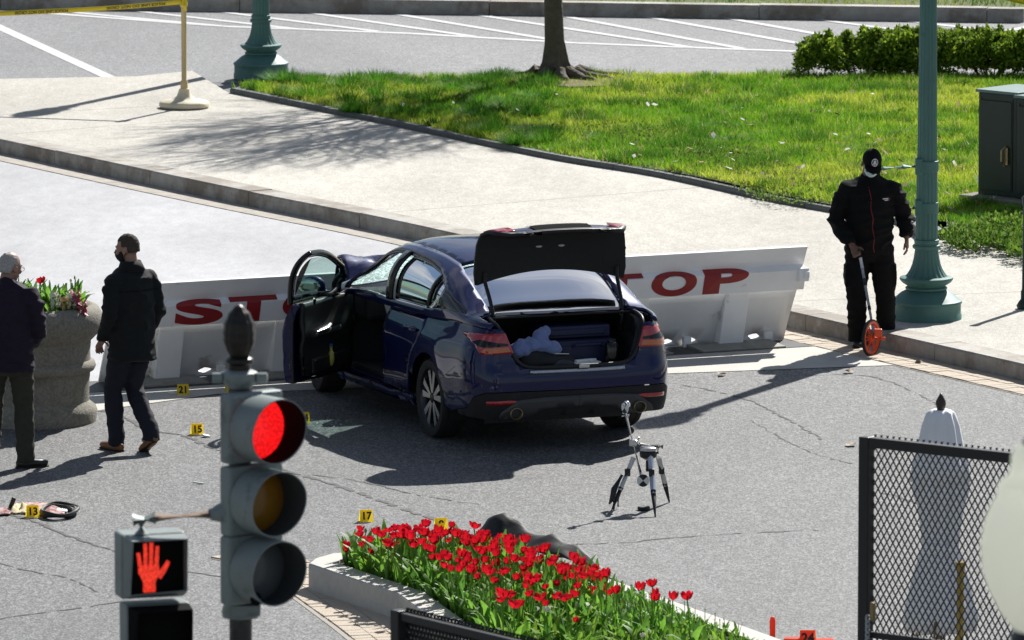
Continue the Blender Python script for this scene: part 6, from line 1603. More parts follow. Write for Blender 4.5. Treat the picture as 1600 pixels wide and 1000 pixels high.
shell_clip('hair', [((0, -.010, .168), (.0765, .0975, .0985)), ((0, -.040, .13), (.066, .064, .075))], lambda p: (p.z > .212 and p.y < .072) or (p.y < -.028 and p.z > .105) or (p.y < .02 and p.z > .165), 'hair_brown', wm, hM, disp=lambda p: .003 * noise.noise(p * 60))
shell_clip('face_mask', [((0, .034, .093), (.063, .077, .066)), ((0, .07, .10), (.035, .05, .05))], lambda p: p.y > .022 and p.z < .135 and p.z > .025, 'mask_black', wm, hM)
bm = bmesh.new()
for s in (1, -1): tube(bm, [hM @ v3(s * .064, .03, .12), hM @ v3(s * .083, -.012, .14), hM @ v3(s * .083, -.02, .11), hM @ v3(s * .066, .02, .07)], .003, 5)
bm_obj('mask_loop', bm, 'mask_black', wm)
# turned-down collar
bm = bmesh.new(); ra, rb = [], []
for i in range(19):
    a = -PI * .80 + 2 * PI * .80 * i / 18; ra.append(bm.verts.new((.083 * math.sin(a), .005 - .085 * math.cos(a), 1.60))); rb.append(bm.verts.new((.118 * math.sin(a), -.002 - .112 * math.cos(a), 1.525)))
for i in range(18): bm.faces.new((ra[i], ra[i + 1], rb[i + 1], rb[i]))
o = bm_obj('collar', bm, 'coat_black', wm, smooth=180); md = o.modifiers.new('t', 'SOLIDIFY'); md.thickness = .012
jk = [c for c in wm.children if c.name.startswith('jacket')][0]
bm = bmesh.new(); pr = None
for i in range(21):
    x = -.2 + .4 * i / 20; ok, p, n, f = jk.ray_cast(v3(x, -1, 1.36), v3(0, 1, 0))
    if not ok: continue
    cur = (bm.verts.new(p + v3(0, -.004, .004)), bm.verts.new(p + v3(0, -.004, -.004)))
    if pr: bm.faces.new((pr[0], pr[1], cur[1], cur[0]))
    pr = cur
bm_obj('yoke_seam', bm, 'cloth_black', wm)

# ---- grey haired man seen from behind ---------------------------------------------------
op = G(14, 730)
J = dict(hipR=v3(.10, 0, .92), hipL=v3(-.10, 0, .92), kneeR=v3(.12, .04, .50), kneeL=v3(-.13, .02, .50), ankR=v3(.14, -.02, .09), ankL=v3(-.16, .10, .09), toeR=v3(.85, .5, 0), toeL=v3(-.3, 1, 0),
         shR=v3(.20, -.01, 1.43), shL=v3(-.20, -.01, 1.43), elR=v3(.255, .0, 1.14), elL=v3(-.255, .0, 1.14), wrR=v3(.19, .17, .99), wrL=v3(-.19, .17, .99), torso=TOR([(z * .985, a * 1.04, b2 * 1.1) for z, a, b2 in STD], (0, .06)), neck=v3(0, .03, 1.51), aw=1.08)
hM = Matrix.Translation((-.01, .06, 1.505)) @ Matrix.Rotation(R(-42), 4, 'Z') @ Matrix.Rotation(R(-14), 4, 'X')
om = person('grey haired man with glasses in a dark purple jacket, standing with his back turned', op, R(-4), J, dict(skin='skin', trousers='trousers_olive', jacket='jacket_purple', shoe='shoe_black'), headM=hM, hands=[(J['wrR'], (-.5, .7, -.3), (-.3, .3, 1), .7), (J['wrL'], (.5, .7, -.3), (.3, .3, 1), .7)], jac_fold=.016, hem=.80, belly=.03, seed=13)
eyes(hM, om)
shell_clip('hair', [((0, -.010, .168), (.0775, .0985, .099)), ((0, -.040, .13), (.067, .065, .078))], lambda p: (p.y < -.028 and p.z > .085 and p.z < .245) or (p.y < .01 and p.z > .165 and p.z < .225), 'hair_grey', om, hM, disp=lambda p: .003 * noise.noise(p * 60))
bm = bmesh.new()
for s in (1, -1):
    tube(bm, [hM @ (v3(s * .036, .105, .143) + v3(.022 * math.cos(a), 0, .018 * math.sin(a))) for a in [2 * PI * i / 12 for i in range(13)]], .002, 5); tube(bm, [hM @ v3(s * .06, .10, .15), hM @ v3(s * .079, .0, .15)], .002, 5)
bm_obj('glasses', bm, 'wire_dark', om)

# ================================================================ EVIDENCE MARKERS AND SMALL THINGS
mat('marker_yellow', (.95, .72, .02), .5, var=(8, .05)); mat('marker_orange', (.80, .10, .03), .5)
for nm_, cl_ in (('marker_yellow', (.95, .72, .03, 1)), ('marker_orange', (.9, .14, .04, 1))):      # thin plastic lets the sun through
    n_, l_, b_ = nodes_of(MATS[nm_]); trn = n_.new('ShaderNodeBsdfTranslucent'); trn.inputs[0].default_value = cl_; mx_ = n_.new('ShaderNodeMixShader'); mx_.inputs[0].default_value = .45
    l_.new(b_.outputs[0], mx_.inputs[1]); l_.new(trn.outputs[0], mx_.inputs[2]); l_.new(mx_.outputs[0], [x for x in n_ if x.type == 'OUTPUT_MATERIAL'][0].inputs['Surface'])
def marker(px, py, num, label, rz=.15, m='marker_yellow', base=None, sc=1.0):
    loc = base or G(px, py); t = thing('evidence_marker', label, 'evidence marker', loc, rz, 'numbered evidence markers'); t.scale = (sc, sc, sc)
    w_, h_, d_ = .105, .095, .045; bm = bmesh.new()
    f = [bm.verts.new(p) for p in ((-w_ / 2, -d_, 0), (w_ / 2, -d_, 0), (w_ / 2 * .92, -.004, h_), (-w_ / 2 * .92, -.004, h_))]; b2 = [bm.verts.new((v.co.x, -v.co.y, v.co.z)) for v in f]
    bm.faces.new(f); bm.faces.new((b2[1], b2[0], b2[3], b2[2])); bm.faces.new((f[3], f[2], b2[2], b2[3]))
    bm_obj('tent', bm, m, t)
    if num:
        me = text_mesh(num, .085, .003, sx=.95); 
        ang = math.atan2(h_, d_ - .004)
        M = Matrix.Translation((0, -d_ / 2 - .006, h_ / 2)) @ Matrix.Rotation(ang, 4, 'X')
        me.transform(M); n = link('numeral', me, 'black_print', t)
    bm = bmesh.new(); box(bm, (.0, -d_ - .012, .003), (w_ * .7, .02, .004)); bm_obj('scale_strip', bm, 'paper_white', t)
    return t
marker(286, 617, '21', 'yellow evidence marker 21 on the concrete apron before the barrier', .1)
marker(361, 612, None, 'yellow evidence marker half hidden behind the traffic signal pole', .1)
marker(308, 679, '15', 'yellow evidence marker 15 on the asphalt near the walking man')
marker(474, 661, '14', 'yellow evidence marker 14 beside the broken glass')
marker(51, 808, '13', 'yellow evidence marker 13 in front of the stained clothing')
marker(572, 815, '17', 'yellow evidence marker 17 just behind the tulip bed')
marker(689, 828, '9', 'yellow evidence marker with only its top showing behind the tulips')
marker(893, 908, None, 'yellow evidence marker tucked behind tulips beside the black tarpaulin', .1)
marker(0, 0, '24', 'orange evidence marker at the end of the flowerbed border', 0, 'marker_orange', base=G(1262, 1008), sc=1.15)
bm = bmesh.new(); pA = G(1275, 1006)
for i, (dx, dy, ln, a) in enumerate(((.04, .0, .18, .1), (-.16, -.02, .14, 3.0))): box(bm, (pA.x + dx, pA.y + dy, .02 + i * .012), (ln, .09, .03), Euler((0, 0, a)))
o = bm_obj('marker_case', bm, 'marker_orange', None, bevel=.006); tag(o, 'flattened orange plastic pieces lying beside the orange marker', 'plastic pieces')
pB = G(1207, 996); bm = bmesh.new(); lathe(bm, [(.02, 0), (.022, .12), (.014, .15), (0, .155)], 14, c=pB); o = bm_obj('marker_flag', bm, 'marker_orange', None, smooth=50); tag(o, 'small orange peg at the flowerbed border', 'peg')

# clothing left on the road --------------------------------------------------------------
mat('cloth_stained', (.52, .36, .34), .9, var=(18, .3), dirt=(14, (.16, .02, .02), .48, .9)); mat('cloth_cream', (.55, .47, .30), .9, var=(16, .15))
def rag(name, px, py, sx, sy, h, m, label, cat, seed):
    p = G(px, py); bm = bmesh.new(); n = 16; g = []
    for i in range(n + 1):
        row = []
        for j in range(n + 1):
            u, v = i / n - .5, j / n - .5; e = 1 - (2 * max(abs(u), abs(v))) ** 3
            z = .006 + max(0, h * e * (.35 + .9 * noise.noise(Vector((u * 4 + seed, v * 4, seed)))) ) + .008 * (1 + noise.noise(Vector((u * 14, v * 14, seed))))
            rr = 1 + .3 * noise.noise(Vector((math.atan2(v, u), seed, 1))); row.append(bm.verts.new((u * sx * rr, v * sy * rr, z)))
        g.append(row)
    for i in range(n):
        for j in range(n): bm.faces.new((g[i][j], g[i + 1][j], g[i + 1][j + 1], g[i][j + 1]))
    o = bm_obj(name, bm, m, None, smooth=180); o.location = p; md = o.modifiers.new('t', 'SOLIDIFY'); md.thickness = .006; tag(o, label, cat); return o
rag('stained_shirt', 72, 797, .34, .55, .05, 'cloth_stained', 'white shirt with dark red stains crumpled on the asphalt behind marker 13', 'clothing', 3.1)
rag('cream_cloth', 30, 798, .15, .4, .06, 'cloth_cream', 'folded cream cloth beside the stained shirt', 'cloth', 5.7)
rag('stained_scrap', 4, 802, .14, .3, .03, 'cloth_stained', 'small stained cloth scrap lying apart beyond the cream cloth', 'cloth', 8.2)
rag('paper_strip', 92, 797, .14, .3, .01, 'paper_white', 'thin white strip lying beyond the stained shirt', 'paper', 1.2)
p = G(18, 800); bm = bmesh.new(); box(bm, p + v3(0, 0, .055), (.035, .03, .13), Euler((0, .35, 0))); o = bm_obj('black_holder', bm, 'rubber', None, bevel=.006); tag(o, 'upright black strap piece beside the cream cloth', 'strap')
p = G(90, 804); bm = bmesh.new()
for k in range(3): tube(bm, [p + v3((.125 + .01 * k) * math.cos(a) + .01 * k, (.23 + .03 * k) * math.sin(a), .018 + .013 * k + .008 * math.sin(3 * a + k)) for a in [2 * PI * i / 26 for i in range(27)]], .014, 6)
o = bm_obj('coiled_belt', bm, 'rubber', None, smooth=60); tag(o, 'black belt coiled in a loop beside marker 13', 'belt')
for px, py, lb in ((322, 683, 'white paper slip at the foot of marker 15'), (269, 616, 'crumpled clear wrapper beside marker 21'), (310, 757, 'thin pale stick lying on open asphalt')):
    p = G(px, py); bm = bmesh.new(); box(bm, p + v3(0, 0, .012), (.06 if px != 310 else .10, .06 if px != 310 else .012, .014), Euler((.1, .2, .4 if px != 310 else .5))); o = bm_obj('paper_scrap', bm, 'paper_white', None); tag(o, lb, 'litter')
lr = random.Random(9)
for px, py, lb in ((1128, 587, 'dry leaf on the asphalt edge of the concrete apron'), (1327, 583, 'pale dry leaf on asphalt before the measuring wheel'), (1330, 697, 'dry leaf beside the fence corner post'), (1435, 568, 'dry leaf caught in the brick gutter')):
    p = G(px, py); bm = bmesh.new(); k = 9
    vv = [bm.verts.new(p + v3(.055 * math.cos(2 * PI * i / k) * lr.uniform(.5, 1), .09 * math.sin(2 * PI * i / k) * lr.uniform(.5, 1), .012 + lr.uniform(0, .03))) for i in range(k)]; c = bm.verts.new(p + v3(0, 0, .012))
    for i in range(k): bm.faces.new((vv[i], vv[(i + 1) % k], c))
    o = bm_obj('dry_leaf', bm, 'dead_leaf' if 'dead_leaf' in MATS else mat('dead_leaf', (.42, .33, .24), .8, var=(30, .3)), None); tag(o, lb, 'leaf')

# black tarpaulin behind the tulips --------------------------------------------------------
mat('black_tarp', (.008, .008, .009), .6, spec=.25, var=(8, .2))
bm = bmesh.new(); A, B2 = G(755, 866), G(958, 914); d = B2 - A; n = 40; m_ = 18; g = []
for i in range(n + 1):
    row = []
    for j in range(m_ + 1):
        u, v = i / n, j / m_ - .5; wd = .55 * math.sin(PI * min(.96, .1 + u * .84)) ** .6; nn = v3(-d.y, d.x, 0).normalized()
        hh = (.15 * math.exp(-((u - .2) / .2) ** 2) + .05 * math.exp(-((u - .6) / .25) ** 2) + .03) * max(0, 1 - (2 * abs(v)) ** 2.2)
        q = A + d * (u * 1.05 - .02) + nn * (v * wd) ; q.z = .03 + .17 * max(0, min(1, .5 - v * 3)) * min(1, (1.02 - u) * 4, u * 5 + .1) + hh * (1 + .6 * noise.noise(Vector((u * 9, v * 5, 2)))) + .03 * abs(noise.noise(Vector((u * 11, v * 5, 5)))) + .008 * abs(noise.noise(Vector((u * 26, v * 14, 5)))); row.append(bm.verts.new(q))
    g.append(row)
for i in range(n):
    for j in range(m_): bm.faces.new((g[i][j], g[i + 1][j], g[i + 1][j + 1], g[i][j + 1]))
o = bm_obj('black_tarpaulin', bm, 'black_tarp', None, smooth=180); tag(o, 'rumpled black tarpaulin lying on the asphalt behind the tulips', 'tarpaulin')

# survey tripod ------------------------------------------------------------------------------
mat('alu', (.62, .63, .65), .3, .8); mat('leg_white', (.60, .60, .58), .4, .3); mat('leg_dark', (.015, .015, .017), .5); mat('target_white', (.75, .75, .75), .6)
tz = G(1003, 794); T = thing('survey_tripod', 'low survey tripod with a tilted rod and checkered target discs on the asphalt', 'tripod', tz)
Yt = tz.y
def TP(px, py, dy=0): return AT(px, py, Yt + dy) - tz
feet = [(G(956, 797) - tz, TP(990, 715, 0.02), 0), (G(1024, 808) - tz, TP(1016, 712, -.05), 1), (G(1046, 785) - tz, TP(1029, 715, .04), 2)]
for f, top, k in feet:
    mid = top.lerp(f, .62); bm = bmesh.new(); tube(bm, [top, mid], [(.023, .019), (.021, .017)], 4 if k else 8); l = bm_obj('leg', bm, 'leg_white' if k != 1 else 'alu', T)
    bm = bmesh.new(); tube(bm, [mid.lerp(top, .08), mid.lerp(f, .25), f + v3(0, 0, -.0)], [.022, .018, .006], 8); bm_obj('leg_foot', bm, 'leg_dark', l, smooth=60)
    bm = bmesh.new(); c = top.lerp(f, .28); box(bm, c, (.045, .04, .06)); bm_obj('leg_clamp', bm, 'leg_dark', l, bevel=.005)
f0, t0 = feet[0][0], feet[0][1]
bm = bmesh.new(); tube(bm, [t0.lerp(f0, .35) + v3(-.03, 0, .01), t0.lerp(f0, .6) + v3(-.05, 0, -.0), t0.lerp(f0, .8) + v3(-.035, 0, 0), f0 + v3(-.02, 0, .05)], [.012, .026, .02, .008], 8); bm_obj('carry_strap', bm, 'leg_dark', T, smooth=60)
bm = bmesh.new(); tube(bm, [f0 + v3(.0, 0, .10), f0 + v3(.02, .0, .05), f0 + v3(.015, -.03, .0)], [.014, .01, .006], 6); tube(bm, [t0.lerp(f0, .72), f0 + v3(.05, .05, .02)], [.015, .008], 6); bm_obj('dangling_strap', bm, 'leg_dark', T, smooth=60)
bm = bmesh.new(); c = TP(1013, 708); lathe(bm, [(.03, -.05), (.065, -.03), (.07, -.01), (.07, .012), (.05, .016)], 24, c=c); bm_obj('head_plate', bm, 'leg_dark', T, smooth=40)
bm = bmesh.new(); lathe(bm, [(.062, 0), (.066, .01), (.066, .026), (.055, .032), (0, .033)], 24, c=TP(1013, 704)); bm_obj('head_disc', bm, 'alu', T, smooth=40)
bm = bmesh.new(); a, b2 = TP(1000, 694), TP(1031, 697); tube(bm, [a, b2], .014, 12); bm_obj('grip_bar', bm, 'leg_dark', T, smooth=50)
bm = bmesh.new(); tube(bm, [TP(1028, 697), TP(1036, 698)], .019, 12); tube(bm, [TP(1028, 698), TP(1028, 709)], .009, 8); bm_obj('grip_end', bm, 'leg_dark', T, smooth=50)
rt_, rb_ = TP(977, 645, -.06), TP(1002, 742, -.06)
bm = bmesh.new(); tube(bm, [rt_, rb_], .014, 12); rod = bm_obj('target_rod', bm, 'chrome', T, smooth=50)
bm = bmesh.new(); q = rt_.lerp(rb_, .48); box(bm, q, (.06, .06, .05)); tube(bm, [q + v3(.03, 0, .0), q + v3(.05, 0, .045)], .012, 8); bm_obj('rod_clamp', bm, 'alu', T, bevel=.008)
def target(c, r_, rot):
    M = Matrix.Translation(c) @ rot.to_matrix().to_4x4()
    for k in range(4):
        bm = bmesh.new(); pts = [(0, 0)] + [(r_ * math.cos(PI / 2 * (k + i / 6) + .75), r_ * math.sin(PI / 2 * (k + i / 6) + .75)) for i in range(7)]
        f = bm.faces.new([bm.verts.new(M @ v3(x, 0, z)) for x, z in pts]); g = bmesh.ops.extrude_face_region(bm, geom=[f]); dv = M.to_3x3() @ v3(0, .008, 0)
        for v in g['geom']:
            if isinstance(v, bmesh.types.BMVert): v.co += dv
        bm_obj('target_sector', bm, 'target_white' if k % 2 else 'leg_dark', rod)
target(TP(1005, 751, -.08), .05, Euler((0, 0, .15))); target(TP(976, 637, -.08), .046, Euler((0, 0, -1.0)))
bm = bmesh.new(); ell(bm, TP(979, 632, -.06), (.03, .03, .03)); tube(bm, [TP(972, 648, -.06), TP(983, 650, -.06)], .018, 8); bm_obj('rod_joint', bm, 'chrome', T, smooth=60)
bm = bmesh.new(); box(bm, TP(1014, 728, -.07), (.05, .03, .09)); bm_obj('leg_lock', bm, 'leg_dark', T, bevel=.006)
bm = bmesh.new(); lathe(bm, [(.0, 0), (.045, 0), (.05, .008), (.05, .024), (.045, .03), (0, .03)], 24, mod=None); o = bm_obj('lens_cap', bm, 'rubber', None, smooth=40); o.location = G(1006, 797); o.scale = (1, 1.0, 1); tag(o, 'round black cap lying on the ground under the tripod', 'cap')

# ================================================================ FENCE PANELS
mat('fence_black', (.012, .013, .014), .45, spec=.5, dirt=(18, (.06, .05, .04), .68, .5)); mat('mesh_black', (.014, .013, .012), .5, spec=.4); mat('galv', (.45, .47, .48), .35, .8, var=(30, .2))
def fence(a, b, label, top=2.44, pitch=.046, ph=.075, sw=.0038, rl=.065):
    """a, b: level end points (x, y); panel of expanded metal in a square frame"""
    A = Vector((a[0], a[1], 0)); B = Vector((b[0], b[1], 0)); Ln = (B - A).length
    t = thing('fence_panel', label, 'fence', A, math.atan2(B.y - A.y, B.x - A.x), 'black security fence panels')
    def rail(name, p, q, s=.05): bm = bmesh.new(); box(bm, (Vector(p) + Vector(q)) / 2, (max(abs(q[0] - p[0]), s), s, max(abs(q[2] - p[2]), s))); return bm_obj(name, bm, 'fence_black', t, bevel=.006)
    rail('post', (0, 0, 0), (0, 0, top + .033), .075); rail('post', (Ln, 0, 0), (Ln, 0, top + .033), .075)
    rail('top_rail', (.03, 0, top), (Ln - .03, 0, top), rl); rail('middle_rail', (.03, 0, 1.20), (Ln - .03, 0, 1.20), .04); rail('bottom_rail', (.03, 0, .08), (Ln - .03, 0, .08))
    V = []; z0, z1 = .08, top + .045; k = pitch / ph
    for s in (1, -1):
        n0 = int(math.floor(-(z1 - z0) * k / pitch)) - 1; n1 = int(math.ceil((Ln + (z1 - z0) * k) / pitch)) + 1
        for i in range(n0, n1):
            x0 = i * pitch
            za, zb_ = z0, z1
            xa, xb = x0, x0 + s * k * (z1 - z0)
            # clip to 0..Ln
            def cz(x): return z0 + (x - x0) / (s * k)
            lo, hi = sorted((cz(.02), cz(Ln - .02))); za = max(z0, lo); zb_ = min(z1, hi)
            if zb_ - za < .02: continue
            p = np.array([x0 + s * k * (za - z0), .034 + .004 * s, za]); q = np.array([x0 + s * k * (zb_ - z0), .034 + .004 * s, zb_])
            w1 = np.array([sw, 0, 0]); d1 = np.array([0, .004, 0])
            V += [[p - w1 - d1, p + w1 - d1, q + w1 - d1, q - w1 - d1], [p + w1 - d1, p + w1 + d1, q + w1 + d1, q + w1 - d1], [p - w1 + d1, p - w1 - d1, q - w1 - d1, q - w1 + d1], [p + w1 + d1, p - w1 + d1, q - w1 + d1, q + w1 + d1]]
    o = np_tris('expanded_mesh', np.array(V), 'mesh_black', t); return t
fa = G(1354, 690, 2.44); fb_ = G(1590, 716, 2.44); dd = (fb_ - fa)
f1 = fence((fa.x, fa.y), (fa.x + dd.x * 1.9, fa.y + dd.y * 1.9), 'black mesh fence panel in front of the folded white umbrella')
bm = bmesh.new(); 
for i in range(5): tube(bm, [(.05 + .012 * math.cos(a) , -.05, 1.17 + i * .035 + .025 * math.sin(a)) for a in [2 * PI * j / 12 for j in range(13)]], .007, 6)
bm_obj('chain', bm, 'galv', f1, smooth=60)
bm = bmesh.new(); box(bm, (.09, -.05, 1.36), (.03, .03, .12)); bm_obj('hinge_pin', bm, 'brass_dull', f1, bevel=.005)
fc = G(624, 962, 2.44); fd = G(850, 1016, 2.44); dd = fd - fc
fence((fc.x, fc.y), (fc.x + dd.x * 1.7, fc.y + dd.y * 1.7), 'black mesh fence panel in front of the flowerbed border', pitch=.032, ph=.06, sw=.0065, rl=.045)

# folded white umbrella -------------------------------------------------------------------------
mat('umbrella_white', (.86, .86, .88), .8, var=(6, .05)); mat('finial_brown', (.05, .032, .022), .5); mat('pole_wood', (.20, .12, .06), .6)
UY = 54.5; ub = AT(1470, 640, UY); zt = ub.z; ux = ub.x
U = thing('patio_umbrella', 'folded white patio umbrella with a dark finial behind the mesh fence', 'umbrella', (ux, UY, 0))
def uz(py): return AT(1470, py, UY).z
bm = bmesh.new(); lathe(bm, [(.0, uz(613)), (.012, uz(617)), (.034, uz(626)), (.036, uz(631)), (.026, uz(640)), (.018, uz(644)), (.03, uz(646)), (.03, uz(650))], 20); bm_obj('finial', bm, 'finial_brown', U, smooth=60)
bm = bmesh.new(); lathe(bm, [(.022, 0), (.022, uz(648))], 14); bm_obj('pole', bm, 'pole_wood', U, smooth=60)
def cloth(name, prof, nf, amp, ph=0):
    bm = bmesh.new(); lathe(bm, [(r_, uz(y)) for y, r_ in prof], 72, cap=False, mod=lambda r_, a, z: r_ * (1 + amp * math.cos(nf * a + ph) * min(1, r_ / .12)) * (1 + .08 * math.cos(2 * a)))
    o = bm_obj(name, bm, 'umbrella_white', U, smooth=180); md = o.modifiers.new('t', 'SOLIDIFY'); md.thickness = .004; return o
cloth('vent_canopy', [(641, .012), (640, .06), (645, .085), (665, .11), (700, .135), (725, .16), (752, .18)], 8, .12)
cloth('canopy', [(720, .10), (745, .155), (765, .16), (790, .13), (830, .11), (855, .105), (870, .12), (900, .155), (940, .19), (965, .21), (985, .20)], 9, .20, .5)
bm = bmesh.new(); lathe(bm, [(.115, uz(848)), (.122, uz(852)), (.122, uz(858)), (.115, uz(862))], 40, cap=False); bm_obj('tie_strap', bm, 'umbrella_white', U)
for k in range(6):
    a = 2 * PI * k / 6 + .3; bm = bmesh.new(); tube(bm, [(.03 * math.cos(a), .03 * math.sin(a), uz(900)), (.19 * math.cos(a), .19 * math.sin(a), uz(985)), (.22 * math.cos(a), .22 * math.sin(a), uz(1010))], .009, 6); bm_obj('rib', bm, 'pole_wood', U)
mat('brass', (.42, .30, .07), .3, .9, var=(12, .15))
gp = AT(1501, 878, 53.2); bm = bmesh.new(); lathe(bm, [(.14, 0), (.14, .02), (.03, .05), (.024, .06), (.024, gp.z - .08), (.03, gp.z - .05), (.036, gp.z - .01), (.036, gp.z), (0, gp.z + .002)], 24)
o = bm_obj('brass_post', bm, 'brass', None, smooth=40); o.location = (gp.x, 53.2, 0); tag(o, 'slim brass post standing before the folded umbrella', 'post')
mat('cone_cloth', (.62, .62, .66), .8)

# globe lamp near the viewer --------------------------------------------------------------------
mat('globe_opal', (.88, .88, .80), .3, spec=.5, var=(4, .06))
n_, l_, b_ = nodes_of(MATS['globe_opal']); trn = n_.new('ShaderNodeBsdfTranslucent'); trn.inputs[0].default_value = (.88, .89, .82, 1); mx_ = n_.new('ShaderNodeMixShader'); mx_.inputs[0].default_value = .72
l_.new(b_.outputs[0], mx_.inputs[1]); l_.new(trn.outputs[0], mx_.inputs[2]); l_.new(mx_.outputs[0], [x for x in n_ if x.type == 'OUTPUT_MATERIAL'][0].inputs['Surface'])
GY = 24.0; gx = AT(1640, 850, GY).x
gz = lambda py: AT(1640, py, GY).z
GL = thing('globe_lamp', 'milky acorn globe lamp on a dark post beside the mesh fence', 'street lamp', (gx, GY, 0))
pxm = GY / math.cos(PITCH) / F_PX * 1.0
gp_ = [(690, 40), (695, 52), (712, 62), (728, 62), (742, 66), (752, 78), (760, 84), (775, 84), (786, 92), (815, 103), (850, 109), (885, 107), (920, 97), (955, 78), (980, 58), (990, 48)]
bm = bmesh.new(); lathe(bm, [(r_ * pxm, gz(y)) for y, r_ in gp_], 56); bm_obj('globe', bm, 'globe_opal', GL, smooth=80)
bm = bmesh.new(); lathe(bm, [(0, gz(640)), (12 * pxm, gz(650)), (18 * pxm, gz(665)), (10 * pxm, gz(678)), (44 * pxm, gz(688)), (44 * pxm, gz(694))], 32); bm_obj('finial', bm, 'fence_black', GL, smooth=50)
bm = bmesh.new(); lathe(bm, [(54 * pxm, gz(982)), (62 * pxm, gz(994)), (58 * pxm, gz(1012)), (30 * pxm, gz(1040)), (22 * pxm, gz(1080)), (30 * pxm, 1.0), (60 * pxm, .6), (90 * pxm, .3), (90 * pxm, 0)], 32); bm_obj('lamp_post_shaft', bm, 'fence_black', GL, smooth=40)

# ================================================================ TRAFFIC SIGNAL
mat('signal_grey', (.20, .235, .23), .5, spec=.4, var=(4, .14), dirt=(9, (.08, .08, .07), .56, .6)); mat('signal_inside', (.008, .008, .008), .9, spec=.05); mat('pole_dark', (.022, .022, .022), .5, dirt=(12, (.10, .11, .11), .55, .6)); mat('rust_pipe', (.22, .16, .12), .8, var=(12, .35)); mat('bronze_dark', (.020, .016, .013), .42, .4, var=(30, .4))
mat('lens_amber', (.26, .12, .012), .25); mat('lens_grey', (.10, .11, .115), .25); mat('visor_grey', (.055, .058, .058), .8, spec=.2)
def led(name, col, strength, scale=420, coords='Object'):
    m = mat(name, (.05, .005, .005), .4, coords=coords); n, l, b = nodes_of(m)
    t = n.new('ShaderNodeTexCoord'); v = n.new('ShaderNodeTexVoronoi'); v.inputs['Scale'].default_value = scale; l.new(t.outputs['Object'], v.inputs['Vector'])
    mr = n.new('ShaderNodeMapRange'); mr.inputs['From Max'].default_value = .55; mr.inputs['To Min'].default_value = strength * 1.3; mr.inputs['To Max'].default_value = strength * .5; l.new(v.outputs['Distance'], mr.inputs['Value'])
    b.inputs['Emission Color'].default_value = (*col, 1); l.new(mr.outputs[0], b.inputs['Emission Strength']); return m
led('led_red', (1.0, .010, .012), .95, 85); led('led_hand', (1.0, .045, .02), .8, 100)
SY = 39.0
def SP(px, py, dy=0): return AT(px, py, SY + dy)
base_ = SP(374, 760); sx0 = base_.x
SG = thing('traffic_signal', 'grey traffic signal showing red with a pedestrian signal showing an orange hand', 'traffic light', (sx0, SY + .10, 0))
o0 = Vector((sx0, SY + .10, 0))
def L(px, py, dy=0): return SP(px, py, dy) - o0
pz_top = L(370, 606).z
bm = bmesh.new(); lathe(bm, [(.16, 0), (.16, .25), (.075, .35), (.058, .45), (.056, pz_top)], 28); bm_obj('pole', bm, 'pole_dark', SG, smooth=40)
k_ = SY / F_PX
bm = bmesh.new(); c = L(367, 596); prof = [(0.0, L(367, 479).z), (.022, L(367, 483).z), (.052, L(367, 494).z), (.075, L(367, 510).z), (.080, L(367, 528).z), (.076, L(367, 542).z), (.056, L(367, 556).z), (.048, L(367, 561).z), (.068, L(367, 565).z), (.07, L(367, 570).z), (.055, L(367, 574).z), (.055, L(367, 583).z), (.062, L(367, 588).z)]
_pf = []
for (r0_, z0_), (r1_, z1_) in zip(prof, prof[1:]):
    for q_ in range(4): _pf.append((r0_ + (r1_ - r0_) * q_ / 4, z0_ + (z1_ - z0_) * q_ / 4))
lathe(bm, _pf + [prof[-1]], 72, mod=lambda r_, a, z: r_ * (1 + (.05 * math.cos(6 * a + z * 70) * math.cos(6 * a - z * 70) if z > L(367, 557).z else 0))); bm_obj('finial', bm, 'bronze_dark', SG, smooth=70)
bm = bmesh.new(); lathe(bm, [(.06, L(367, 582).z), (.088, L(367, 586).z), (.088, L(367, 600).z), (.06, L(367, 610).z)], 28)
for s in (1, -1): lathe(bm, [(.022, -.0), (.026, .0), (.026, .05), (.015, .055)], 14, axis='X', c=(s * .085 - (.05 if s < 0 else 0), -.02, L(367, 594).z))
bm_obj('mast_cap', bm, 'signal_grey', SG, smooth=45)
FACE = R(37)                                            # the heads look to the right of the viewer
fx = Vector((math.cos(FACE), math.sin(FACE), 0)); fy = Vector((math.sin(FACE), -math.cos(FACE), 0))   # across, outwards
def HM(c): return Matrix(((fx.x, -fy.x, 0, c.x), (fx.y, -fy.y, 0, c.y), (0, 0, 1, c.z), (0, 0, 0, 1)))     # local x across, -y outwards, z up
VIS_R = .165
